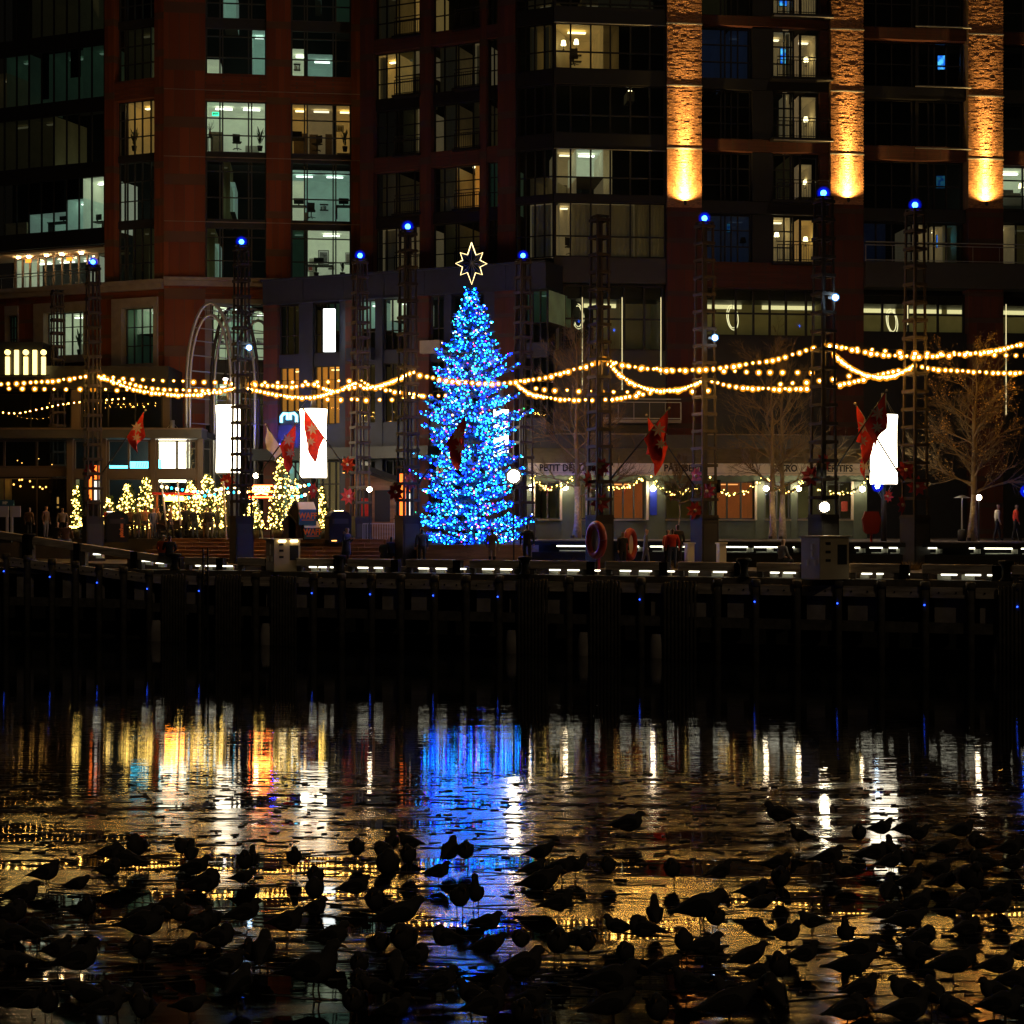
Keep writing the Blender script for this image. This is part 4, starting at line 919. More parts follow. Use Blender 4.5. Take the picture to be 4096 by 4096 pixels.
# ------------------------------------------------------------------ lattice light pylons
def shellmat(name, c, s, fac):  # see-through glowing shell, a lamp's halo built as geometry
    m = bpy.data.materials.new(name); m.use_nodes = True; nt = m.node_tree; nt.nodes.clear()
    e = nt.nodes.new('ShaderNodeEmission'); t = nt.nodes.new('ShaderNodeBsdfTransparent'); mx = nt.nodes.new('ShaderNodeMixShader'); o = nt.nodes.new('ShaderNodeOutputMaterial')
    e.inputs[0].default_value = (*c, 1); e.inputs[1].default_value = s; mx.inputs[0].default_value = fac
    nt.links.new(t.outputs[0], mx.inputs[1]); nt.links.new(e.outputs[0], mx.inputs[2]); nt.links.new(mx.outputs[0], o.inputs[0])
    m.cycles.emission_sampling = 'NONE'; return m
M['bluecore'] = emis('blue_beacon_core', (.02,.12,1), 60); M['blueshell'] = shellmat('blue_beacon_halo', (.0,.012,1), 1.1, .32)
M['whitecore'] = emis('blue_white_flood', (.55,.8,1), 70); M['whiteshell'] = shellmat('blue_white_halo', (.08,.35,1), 1.2, .5)
M['floodcore'] = emis('warm_flood', (1,.85,.55), 90)
M['blueshell2'] = shellmat('blue_beacon_outer_halo', (.0,.012,1), .8, .16)
beacon_me = MB().ball((0,0,0), .125, 2, 0).ball((0,0,0), .17, 2, 1).ball((0,0,0), .22, 2, 1).ball((0,0,0), .28, 2, 2).mesh('beacon', [M['bluecore'], M['blueshell'], M['blueshell2']], True)  # nested shells draw the soft blue halo around the core
flood_me = MB().ball((0,0,0), .11, 2, 0).ball((0,0,0), .17, 2, 1).mesh('flood_lamp', [M['whitecore'], M['whiteshell']], True)  # outer shell is the lamp's halo, drawn as a glowing ball
LAT0, TOP = 5.66, 18.6
w0, w1 = .36, .25
def hwid(z): return w0 + (w1 - w0) * (z - LAT0) / (TOP - LAT0)
legm = {}
for i, (sx, sy) in enumerate(((-1,-1),(1,-1),(1,1),(-1,1))):
    legm[i] = MB().bar((sx*w0,sy*w0,LAT0), (sx*w1,sy*w1,TOP), .085, .085).mesh('leg', M['steel'])
bandm = []
nb = 18
for k in range(nb):
    z = LAT0 + .05 + k * (TOP - LAT0 - .2) / (nb - 1); h = hwid(z) + .055; m = MB()
    m.box(-h-.03,h+.03,-h-.03,-h+.03,z-.065,z+.065); m.box(-h-.03,h+.03,h-.03,h+.03,z-.065,z+.065)
    m.box(-h-.03,-h+.03,-h+.03,h-.03,z-.065,z+.065); m.box(h-.03,h+.03,-h+.03,h-.03,z-.065,z+.065)
    bandm.append(m.mesh('band', M['steel']))
mast_me = MB().bar((0,0,LAT0),(0,0,TOP+.1),.1,.1).mesh('mast', M['steel_dk'])
def plinth_me(z0): return MB().box(-.44,.44,-.44,.44,z0,LAT0-.04).box(-.48,.48,-.48,.48,LAT0-.04,LAT0).box(-.50,.50,-.50,.50,z0,z0+.12).mesh('plinth', M['steel_dk'])
pl_lo, pl_hi = plinth_me(DECKZ), plinth_me(UPZ)
panel_me = MB().box(-.36,.36,-.455,-.44,3.75,5.4).mesh('access_panel', M['grey_panel'])
PYL = [  # x, depth, blue beacon, label
 (230, 93, False, 'unlit dark lattice pylon beside the yellow letters, far left'),
 (372, 84, True,  'lattice pylon with a blue beacon in front of the restaurant pavilion'),
 (966, 78, True,  'lattice pylon with blue beacon and white floodlight standing before the left white lantern'),
 (1440, 82, True, 'lattice pylon with a blue beacon just right of the second white lantern'),
 (1631, 74, True, 'lattice pylon with a blue beacon immediately left of the Christmas tree'),
 (2092, 82, True, 'lattice pylon with a blue beacon just right of the tree star'),
 (2398, 70.5, False, 'tall unlit lattice pylon left of the crossed red flags'),
 (2818, 72, True, 'lattice pylon with blue beacon and floodlight right of the crossed red flags'),
 (3294, 66.5, True, 'tallest lattice pylon with a blue beacon over the second up-lit column'),
 (3660, 69, True, 'lattice pylon with a blue beacon just right of the right white lantern'),
 (4230, 72, True, 'lattice pylon with a blue beacon at the far right edge')]
pyl = {}
for x, d, lit, lab in PYL:
    zb_ = DECKZ if d < PF.D(x) + 8 else UPZ
    t = thing('lattice_pylon', lab, 'light pylon', (xz(x,d), d, 0), R(29), 'lattice pylons along the quay'); pyl[x] = (t, d)
    link('plinth', pl_lo if zb_ == DECKZ else pl_hi, t); link('access_panel', panel_me, t)
    for i in range(4): link('leg', legm[i], t)
    for me in bandm: link('band', me, t)
    link('mast', mast_me, t)
    if lit:
        link('beacon', beacon_me, t, (0,0,TOP+.22))
    cube('top_plate', M['steel_dk'], t, -.3,.3,-.3,.3, TOP, TOP+.05)
for x, y in ((966,1388),(2818,1348),(3294,1186)):
    t, d = pyl[x]; z = zy(y, d-.6)
    link('flood_lamp', flood_me, t, (.2,-.5,z)); cube('lamp_arm', M['steel_dk'], t, -.03,.35,-.32,-.28,z-.05,z+.05)
for x, y, r_ in ((2092,1905,.34),(3294,2028,.24)):
    t, d = pyl[x]; fx = {2092:2055, 3294:3298}[x]
    f_ = thing('floodlight', {2092:'dazzling round floodlight at the right edge of the Christmas tree',3294:'dazzling round floodlight over the right cream utility cabinet'}[x], 'floodlight', at(fx,y,d-1.0 if x != 2092 else 72.6), 0, 'dazzling floodlights on the quay')
    MB().lathe([(r_*.8,0),(r_*1.15,.06),(r_*1.15,.22),(r_*.5,.34)],16).build('housing', M['steel_dk'], f_).rotation_euler = (R(-90),0,0)
    MB().ball((0,-.02,0), r_*.8, 2).build('lens', M['floodcore'], f_)
    MB().bar((0,.3,0),(0,.9,0) if x != 2092 else (0,.34,-(zy(1905,72.6)-DECKZ)),.07).build('arm', M['steel_dk'], f_)

# ------------------------------------------------------------------ festoon string lights
M['bulbcore'] = emis('bulb_filament', (1,.50,.09), 190); M['bulbshell'] = shellmat('amber_bulb_halo', (1,.34,.015), 1.2, .5)  # amber shell made oversized and glowing to give each bulb a halo
bulb_me = MB().ball((0,0,-.10), .05, 1, 0).ball((0,0,-.10), .135, 2, 1).lathe([(.03,0),(.03,.05)], 6, (0,0,-.02), 2).mesh('bulb', [M['bulbcore'], M['bulbshell'], M['black']], True)
STR = [
 ([(-40,1532,86),(100,1524,86),(230,1515,85),(345,1499,84)], 30, 'string of amber bulbs leading left from the pavilion pylon'),
 ([(-40,1548,88),(120,1547,88),(230,1552,87),(340,1548,87),(440,1553,87),(560,1555,86)], 54, 'lower sparse string of amber bulbs over the pavilion roof'),
 ([(392,1497,84),(460,1525,83),(540,1552,82),(640,1568,81),(740,1574,80),(840,1566,79),(935,1550,78)], 21, 'sagging string of amber bulbs from pavilion pylon to left lantern pylon'),
 ([(398,1496,84),(500,1508,83),(600,1514,82),(700,1518,81),(800,1520,80),(900,1524,79),(945,1530,78)], 56, 'taut sparse upper string of amber bulbs left of the left lantern'),
 ([(420,1506,85),(520,1528,84),(600,1546,83),(700,1553,82),(800,1555,81),(890,1552,80),(940,1545,79)], 34, 'middle string of amber bulbs in front of the arched trellis'),
 ([(985,1546,78),(1060,1562,78),(1130,1576,78),(1200,1583,79),(1260,1580,79),(1330,1562,80),(1400,1535,81),(1437,1520,82)], 17, 'densest sagging string of amber bulbs above the second lantern'),
 ([(990,1528,78),(1080,1535,78),(1170,1540,79),(1250,1528,79),(1290,1545,79),(1340,1557,80),(1400,1545,80),(1460,1530,80)], 24, 'upper wavy string of amber bulbs above the second lantern'),
 ([(1000,1524,78),(1100,1524,79),(1200,1521,79),(1300,1520,80),(1400,1515,81)], 57, 'sparse straight string of amber bulbs above the blue neon sign'),
 ([(1440,1516,82),(1490,1540,81),(1560,1556,80),(1630,1566,79),(1715,1578,78),(1790,1575,78)], 29, 'string of amber bulbs dropping from the second lantern to the tree'),
 ([(1290,1588,80),(1345,1590,80),(1400,1590,80),(1450,1592,79),(1545,1592,79),(1600,1588,79),(1690,1575,78)], 50, 'low sparse string of amber bulbs left of the tree'),
 ([(1450,1545,80),(1500,1540,79),(1550,1525,77),(1600,1505,75),(1636,1485,74)], 24, 'string of amber bulbs climbing to the pylon left of the tree'),
 ([(1645,1480,73),(1700,1497,73),(1780,1513,73),(1850,1520,73),(1930,1526,73.2),(2010,1526,73.3),(2060,1520,73),(2140,1510,72),(2200,1498,72),(2280,1475,71),(2350,1456,70.8),(2390,1440,70.5)], 26, 'long string of amber bulbs crossing in front of the tree'),
 ([(2060,1525,80),(2110,1563,78),(2170,1580,76),(2240,1590,75),(2340,1593,74),(2440,1590,74),(2520,1578,73),(2580,1568,73),(2640,1555,73),(2720,1548,72.5)], 25, 'low sagging string of amber bulbs right of the tree'),
 ([(2130,1545,78),(2200,1552,77),(2310,1556,76),(2420,1560,75),(2540,1562,74),(2640,1562,73),(2760,1556,72.5),(2880,1552,72)], 57, 'sparse level string of amber bulbs below the deep swag'),
 ([(2405,1425,70.5),(2470,1446,70.3),(2550,1463,70),(2640,1471,69.5),(2750,1472,69),(2860,1466,68.5),(2960,1452,68),(3060,1438,67.5),(3140,1420,67),(3270,1378,66.5)], 27, 'long top string of amber bulbs between the two tallest pylons'),
 ([(2430,1440,70.6),(2520,1455,70.8),(2620,1466,71),(2720,1472,71),(2830,1470,71),(2930,1478,70),(3040,1480,69),(3160,1480,68),(3290,1484,67.5)], 58, 'sparse second string of amber bulbs under the long top string'),
 ([(2430,1445,70.6),(2490,1500,70.8),(2550,1535,71),(2610,1552,71.3),(2680,1555,71.5),(2740,1545,71.8),(2790,1525,72),(2820,1502,72)], 14, 'deep bright swag of amber bulbs above the crossed flags'),
 ([(2838,1515,72),(2900,1532,71.5),(2980,1543,71),(3060,1547,70),(3150,1548,69),(3240,1544,68)], 28, 'string of amber bulbs between the flag pylon and the tallest pylon'),
 ([(3283,1370,66.5),(3330,1375,66.6),(3400,1388,67),(3480,1403,67.2),(3560,1414,67.5),(3650,1418,67.8),(3740,1416,68),(3830,1410,68.5),(3920,1402,69),(4010,1388,70),(4120,1360,71)], 28, 'long top string of amber bulbs running off the right edge'),
 ([(3345,1380,66.6),(3470,1390,67),(3600,1400,67.5),(3740,1406,68),(3860,1404,68.5),(4000,1412,69),(4120,1416,70)], 64, 'sparse second string of amber bulbs towards the right edge'),
 ([(3330,1405,66.8),(3390,1455,67.2),(3450,1488,67.8),(3510,1500,68.2),(3570,1495,68.5),(3620,1475,68.8),(3660,1452,69)], 11, 'deep bright swag of amber bulbs above the right lantern'),
 ([(3332,1535,67),(3390,1524,67.5),(3450,1510,68),(3520,1490,68.5),(3600,1472,69)], 28, 'short rising string of amber bulbs behind the right deep swag'),
 ([(3680,1458,69),(3750,1470,69.5),(3830,1475,70),(3900,1480,70.5),(4000,1484,71),(4120,1484,72)], 31, 'string of amber bulbs right of the right lantern'),
 ([(3100,1530,71),(3220,1520,70),(3340,1506,69),(3420,1490,69)], 60, 'sparse short string of amber bulbs beside the tallest pylon'),
 ([(-40,1640,91),(60,1650,91),(150,1635,91),(260,1612,91),(380,1600,91),(510,1590,91)], 22, 'small fairy bulb string in front of the dark terrace glass'),
]
nbulb = 0
for si, (pts, sp, lab) in enumerate(STR):
    P3 = [at(*p) for p in pts]
    # smooth through the points
    fine = []
    for i in range(len(P3)-1):
        p0, p1, p2, p3 = P3[max(i-1,0)], P3[i], P3[i+1], P3[min(i+2,len(P3)-1)]
        for q in range(10):
            t = q/10; fine.append(.5*((2*p1)+(p2-p0)*t+(2*p0-5*p1+4*p2-p3)*t*t+(3*p1-p0-3*p2+p3)*t**3))
    fine.append(P3[-1])
    O_ = fine[0]; t_ = thing('string_lights', lab, 'string lights', O_, 0, 'amber string lights over the quay')
    MB().tube([p-O_ for p in fine], .012, 4).build('cable', M['black'], t_)
    small = (sp == 22 and si == len(STR)-1)
    acc = 0; step = sp/FPX*pts[0][2]; nxt = step*.4
    for i in range(len(fine)-1):
        L = (fine[i+1]-fine[i]); Lx = L.length
        while acc + Lx >= nxt:
            p = fine[i] + L*((nxt-acc)/Lx); s_ = (.5 if small else rnd.choice((.7,.85,.95,1,1.1,1.2)))
            link('bulb', bulb_me, t_, p-O_, (rnd.uniform(-.2,.2),rnd.uniform(-.2,.2),0), (s_,)*3); nbulb += 1
            nxt += step*rnd.uniform(.93,1.07)
        acc += Lx

# ------------------------------------------------------------------ tall white fabric lanterns
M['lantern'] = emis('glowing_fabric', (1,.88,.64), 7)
LAN = [(914,1622,1892,100,87,'left white cylindrical fabric lantern behind a pylon, by the trellis'),
       (1254,1637,1912,108,85,'second white fabric lantern, left of the tree, crossed by a flag pole'),
       (3535,1660,1937,108,75,'right-hand white fabric lantern between two pylons'),
       (690,1752,1930,108,92.4,'white lantern added behind the right pavilion window, standing in for a reflection'),  # lantern added behind the glass in place of a mirrored one
       (2004,1640,1832,60,82,'white fabric lantern mostly hidden behind the right side of the tree')]
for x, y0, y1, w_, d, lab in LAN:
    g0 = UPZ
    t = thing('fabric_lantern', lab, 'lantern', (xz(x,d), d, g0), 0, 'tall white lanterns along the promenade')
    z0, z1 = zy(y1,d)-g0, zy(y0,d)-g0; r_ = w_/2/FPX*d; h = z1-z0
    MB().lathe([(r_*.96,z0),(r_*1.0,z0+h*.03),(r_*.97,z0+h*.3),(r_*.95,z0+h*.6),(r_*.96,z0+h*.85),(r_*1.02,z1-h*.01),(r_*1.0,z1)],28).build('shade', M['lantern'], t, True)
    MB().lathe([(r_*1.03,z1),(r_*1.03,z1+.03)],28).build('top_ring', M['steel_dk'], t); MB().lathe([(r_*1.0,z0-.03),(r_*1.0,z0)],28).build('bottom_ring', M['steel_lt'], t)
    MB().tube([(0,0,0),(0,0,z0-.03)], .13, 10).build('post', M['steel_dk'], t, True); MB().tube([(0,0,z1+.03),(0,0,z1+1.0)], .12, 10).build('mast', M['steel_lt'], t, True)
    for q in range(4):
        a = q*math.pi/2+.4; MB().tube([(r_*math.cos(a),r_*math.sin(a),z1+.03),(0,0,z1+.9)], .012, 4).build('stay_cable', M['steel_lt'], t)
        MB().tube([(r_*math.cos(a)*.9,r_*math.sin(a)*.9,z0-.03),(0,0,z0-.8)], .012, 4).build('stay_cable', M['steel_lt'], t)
t = thing('blue_spotlight', 'small intense blue spotlight under the right white lantern', 'spotlight', at(3510,1945,74.3), 0)
MB().ball((0,0,0), .10, 2).build('lens', M['whitecore'], t); MB().ball((0,0,0), .26, 2).build('globe', M['blueshell'], t); MB().bar((0,.1,-.1),(0,.6,-.1),.08).build('bracket', M['steel_dk'], t)  # outer ball is a drawn blue halo around the lens

# ------------------------------------------------------------------ flags on slanting poles
def flower(r_, n=7, inner=.28):
    poly = []
    m = MB()
    for i in range(n):
        a = 2*math.pi*i/n
        c, s_ = math.cos(a), math.sin(a); px, pz = -s_, c
        m.add([(0,0,0),(r_*.45*c+r_*.17*px,-.01,r_*.45*s_+r_*.17*pz),(r_*c,-.004,r_*s_),(r_*.45*c-r_*.17*px,-.01,r_*.45*s_-r_*.17*pz)], [(0,3,2,1)])
    return m
flower_me = flower(.34).mesh('flower_print', M['petal'])
M['white_cloth'] = mat('pale_cloth', (.5,.5,.5), .85)
FLG = [((408,1893),(582,1640),84,120,'red','red poinsettia flag over the restaurant pavilion'),
 ((1030,1905),(1186,1690),80,150,'red','red poinsettia flag between the two left lanterns'),
 ((1225,1942),(1062,1698),81,95,'white','furled pale flag on a pole between the two left lanterns'),
 ((1405,1905),(1214,1636),82,150,'red','red flag hanging in front of the second white lantern'),
 ((1674,1935),(1868,1655),73,160,'red','red poinsettia flag hanging in front of the Christmas tree'),
 ((2440,1920),(2677,1632),70,170,'red','red poinsettia flag with the higher tip of the crossed pair'),
 ((2785,1955),(2585,1660),71.5,175,'red','red poinsettia flag with the lower tip of the crossed pair'),
 ((3340,1880),(3547,1562),66,165,'red','red poinsettia flag overlapping the right white lantern'),
 ((3615,1925),(3420,1614),68.5,170,'red','red poinsettia flag left of the right white lantern'),
 ((3482,1890),(3444,1782),72,110,'red','small orange-red flag hanging below the other two near the right lantern')]
for p, q, d, L, cl, lab in FLG:
    A_, B_ = at(p[0],p[1],d), at(q[0],q[1],d-.5)
    t = thing('flag', lab, 'flag', A_, 0, 'flags on slanting poles along the quay')
    MB().tube([(0,0,0),B_-A_], .035, 7).build('pole', M['steel_dk'], t, True); MB().ball(B_-A_, .06, 1).build('finial', M['stone'], t)
    D_ = B_-A_; nu, nv = 9, 12; vs = []; Ld = L/FPX*d; ph = rnd.uniform(0,6)
    for j in range(nv+1):
        v = j/nv
        for i in range(nu+1):
            u = i/nu; s_ = .55+.43*(u if j == 0 else u)
            pt = D_*(.97-.40*(1-u)*(1-.55*v)) ; drop = Ld*v*(1.05-.25*math.sin(u*2.2))
            vs.append(pt+Vector((.10*math.sin(v*5+u*6+ph)*v, -.05-.10*math.cos(u*9+ph)*(.3+v), -drop)))
    fm = MB().add(vs, [(j*(nu+1)+i, j*(nu+1)+i+1, (j+1)*(nu+1)+i+1, (j+1)*(nu+1)+i) for j in range(nv) for i in range(nu)])
    ob = fm.build('cloth', M['red_cloth' if cl == 'red' else 'white_cloth'], t, True)
    if cl == 'red':
        for (i, j, s_) in ((5,3,1.0),(4,8,.75)):
            c = vs[j*(nu+1)+i]; link('flower_print', flower_me, ob, c+Vector((0,-.16,0)), (R(4),R(rnd.uniform(-30,30)),0), (s_,)*3)

# ------------------------------------------------------------------ red poinsettia decorations
M['poin'] = mat('red_poinsettia', (.36,.016,.010), .5, var=.1, vscale=8)
def poinsettia(r_):
    m = MB()
    for i in range(8):
        a = 2*math.pi*i/8; c, s_ = math.cos(a), math.sin(a); q = .27
        m.add([(0,-.03,0),(r_*.5*c-q*r_*s_,-.06,r_*.5*s_+q*r_*c),(r_*c,.0,r_*s_),(r_*.5*c+q*r_*s_,-.06,r_*.5*s_-q*r_*c),(r_*.5*c,-.02,r_*.5*s_)],
              [(0,4,1),(1,4,2),(2,4,3),(3,4,0),(0,1,2,3)])
    return m
poin_me = poinsettia(.46).mesh('petals', M['poin']); pc_me = MB().ball((0,-.06,0), .09, 1).mesh('flower_centre', M['petal'])
POI = [(1250,1963,82,'big red poinsettia star above the waffle sign cartons'),(910,1925,84,'red poinsettia star at the foot of the left lantern'),
 (1392,1858,81,'red poinsettia on the pylon right of the second lantern, upper one'),(1392,1985,81,'red poinsettia on the pylon right of the second lantern, lower one'),
 (1640,1925,73.2,'red poinsettia on the pylon left of the tree, upper one'),(1585,1968,73.4,'red poinsettia on the pylon left of the tree, lower one'),
 (2350,1920,70,'red poinsettia on the left side of the flag pylon with the life ring'),(2402,1868,69.7,'red poinsettia at the top of the pylon behind the life ring'),(2400,2010,69.7,'red poinsettia just above the life ring'),
 (2788,1905,71.3,'red poinsettia on the pylon by the awning lettering, upper left'),(2830,1965,71.2,'red poinsettia on the pylon by the awning lettering, centre'),(2778,2042,71.3,'red poinsettia on the pylon by the awning lettering, lower left'),
 (3245,1905,66,'red poinsettia left of the tallest pylon above its floodlight'),(3292,1850,65.8,'red poinsettia on the tallest pylon, topmost'),
 (3622,1880,68.4,'red poinsettia on the pylon right of the right lantern, upper left'),(3668,1945,68.2,'red poinsettia on the pylon right of the right lantern, centre'),(3605,2020,68.4,'red poinsettia on the pylon right of the right lantern, lower left'),
 (3555,1985,73.5,'small red poinsettia under the right white lantern'),(362,1885,83.3,'red poinsettia on the pavilion pylon, upper one'),(356,2010,83.3,'red poinsettia on the pavilion pylon, lower one')]
for x, y, d, lab in POI:
    t = thing('poinsettia_decoration', lab, 'decoration', at(x,y,d + (0 if x in (1250,910,3555) else .55)), R(rnd.uniform(-62,62)), 'red poinsettia decorations on the pylons')
    s_ = .7 if 'small' in lab else 1
    link('petals', poin_me, t, (0,0,0), (0,R(rnd.uniform(0,45)),0), (s_,)*3); link('flower_centre', pc_me, t, (0,0,0), (0,0,0), (s_,)*3)
    MB().bar((0,.02,0),(0,.5,0),.03).build('stem', M['steel_dk'], t)
tag(MB().tube([(0,0,0),(0,0,zy(1963,82)-UPZ-.1)], .28, 12).build('lamp_post', M['steel_dk'], None, True, loc=(xz(1252,82.4),82.4,UPZ)), 'dark round post behind the big red poinsettia', 'post')
# ------------------------------------------------------------------ the Christmas tree
TD = 75.6; TX = 1884
tz0 = zy(2168, TD); tz1 = zy(1150, TD)
ct = thing('christmas_tree', 'tall Christmas tree covered in blue lights with a star on top', 'Christmas tree', (xz(TX,TD), TD, tz0))
prof = [(2168,222),(2100,236),(2000,234),(1900,226),(1800,214),(1700,198),(1600,178),(1520,155),(1450,145),(1400,124),(1350,96),(1300,72),(1250,46),(1200,24),(1150,4)]
def tw_(z):
    y = YH - (z + tz0 - HC) * FPX / TD
    for (ya, wa), (yb, wb) in zip(prof, prof[1:]):
        if yb <= y <= ya: return (wa + (wb-wa)*(ya-y)/(ya-yb)) / FPX * TD
    return prof[0][1]/FPX*TD if y > 2168 else .03
HT = tz1 - tz0
MB().tube([(0,0,-.9),(0,0,HT*.5),(0,0,HT)], [.2,.11,.02], 8).build('trunk', M['twig'], ct, True)
fol = MB(); tr_ = random.Random(3); tips = []
nbr = 620
for i in range(nbr):
    t = (i+.5)/nbr; tz = t**1.12; NT = 17; tier = math.floor(tz*NT)/NT; z = HT*.985*(tier+(tz-tier)*.30+tr_.uniform(-.012,.012)); z = max(0, z)
    if t > .86: z = HT*tz*.992
    a = i*2.39996 + tr_.uniform(-.3,.3); w_ = tw_(z)
    L = max(.16, w_)*tr_.uniform(.68,1.04)*(.90+.13*math.sin(z*2.6))*(tr_.uniform(1.15,1.4 if t > .45 else 1.12) if tr_.random() < .09 else 1)
    up = .28 + .25*t
    dirv = Vector((math.cos(a), math.sin(a), 0)); pts = []
    for q in range(6):
        s_ = q/5; pts.append(dirv*(L*s_)+Vector((0,0,z-.18*L*s_+up*L*s_*s_)))
    fol.tube(pts, [.035*(1-t)+.01,.03,.02,.015,.01,.005], 3, cap=False)
    nt_ = int(10+L*17)
    for q in range(nt_):
        s_ = tr_.uniform(.12,1.02)**.75; k = min(4, int(s_*5)); fr2 = s_*5-k
        p = pts[k].lerp(pts[min(k+1,5)], min(1,fr2))
        side = Vector((-dirv.y,dirv.x,0))*tr_.choice((-1,1))
        dv = (dirv*tr_.uniform(.3,1)+side*tr_.uniform(.2,1)+Vector((0,0,tr_.uniform(-.25,.35)))).normalized()*tr_.uniform(.16,.34)
        nv = dv.cross(Vector((tr_.uniform(-1,1),tr_.uniform(-1,1),tr_.uniform(-.2,1)))).normalized()*tr_.uniform(.035,.065)
        fol.add([p-nv*.4, p+dv*.55-nv, p+dv, p+dv*.5+nv], [(0,1,2,3)])
        if s_ > .35: tips.append((p+dv*tr_.uniform(.3,1.0), s_))
fol.build('foliage', M['needle'], ct)
LC = [('cyan',(.010,.36,1),.42,34),('blue',(.0005,.008,1),.38,56),('teal',(.01,.75,.55),.06,12),('green',(.02,.7,.10),.03,10),('white',(.6,.8,1),.03,14),('magenta',(1,.03,.55),.022,12),('warm',(1,.55,.12),.03,12),('red',(1,.03,.02),.02,12)]
lm_, lme = [], []
for nme, c, wgt, st in LC:
    m_ = emis('tree_light_'+nme, c, st*1.0); lm_.append(m_); lme.append(MB().ball((0,0,0), .028, 1).mesh('light', m_))
tr_.shuffle(tips)
pick = tips[:7200]; cums = []; acc = 0
for l in LC: acc += l[2]; cums.append(acc)
def ci_():
    r_ = tr_.random()*acc
    for i, c in enumerate(cums):
        if r_ <= c: return i
    return 0
rest = MB()
pick.sort(key=lambda q: q[0].y)        # nearest to the viewer first
for i, (p, s_) in enumerate(pick):
    k = ci_(); big = tr_.choice((.7,.85,1,1,1.25,1.5))
    if i < 300: link('light', lme[k], ct, p, (0,0,0), (big,)*3)
    else: rest.ball(p, .028*big, 0, k)
tag(rest.build('lights', lm_, ct), kind='stuff')
# glass baubles and spiky ornaments
M['bauble'] = mat('blue_glass_bauble', (.12,.3,.6), .12, spec=.8)
for i in range(26):
    p, s_ = pick[tr_.randrange(900)]; b_ = MB().ball((0,0,0), tr_.uniform(.09,.14), 2).build('bauble', M['bauble'], ct, True, loc=p*1.02+Vector((0,0,-.12)))
# planter box under the tree
pb = thing('tree_planter', 'brown timber planter box under the Christmas tree', 'planter', (xz(TX,TD), TD, DECKZ))
hz = tz0 - .08 - DECKZ
for k in range(8):
    for s_, ry in ((-1,0),(1,0)):
        cube('plank', M['wood'], pb, -2.35, 2.35, s_*2.35-.03, s_*2.35+.03, hz*k/8+.004, hz*(k+1)/8-.006)
    for s_ in (-1,1): cube('plank', M['wood'], pb, s_*2.35-.03, s_*2.35+.03, -2.31, 2.31, hz*k/8+.004, hz*(k+1)/8-.006)
cube('soil', M['timber_dk'], pb, -2.3, 2.3, -2.3, 2.3, hz-.15, hz-.05)
# star
M['starwire'] = emis('warm_rope_light', (1,.74,.30), 4)
stp_ = [(1886,970),(1904,1020),(1931,1010),(1920,1041),(1948,1055),(1920,1068),(1929,1099),(1902,1091),(1887,1138),(1870,1090),(1842,1100),(1850,1068),(1823,1054),(1851,1041),(1841,1011),(1870,1019)]
st = thing('tree_star', 'eight-pointed wire star outlined in warm lights on the tree tip', 'star', at(1887,1138,TD))
P = [at(x,y,TD)-at(1887,1138,TD) for x, y in stp_]
MB().tube(P+[P[0]], .02, 6, cap=False).build('rope_light', M['starwire'], st)
ctr = at(1886,1055,TD)-at(1887,1138,TD); wires = MB()
for s_ in (-1,1):
    for p in P: wires.bar(p, ctr+Vector((0,.22*s_,0)), .012)
wires.build('star_frame', M['steel_lt'], st)
foilm = mat('blue_foil', (.03,.06,.2), .25, metal=.6)
fz = MB()
for i in range(16): fz.add([P[i]*.97, P[(i+1)%16]*.97, ctr+Vector((0,-.2,0))], [(0,1,2)])
fz.build('foil', foilm, st)

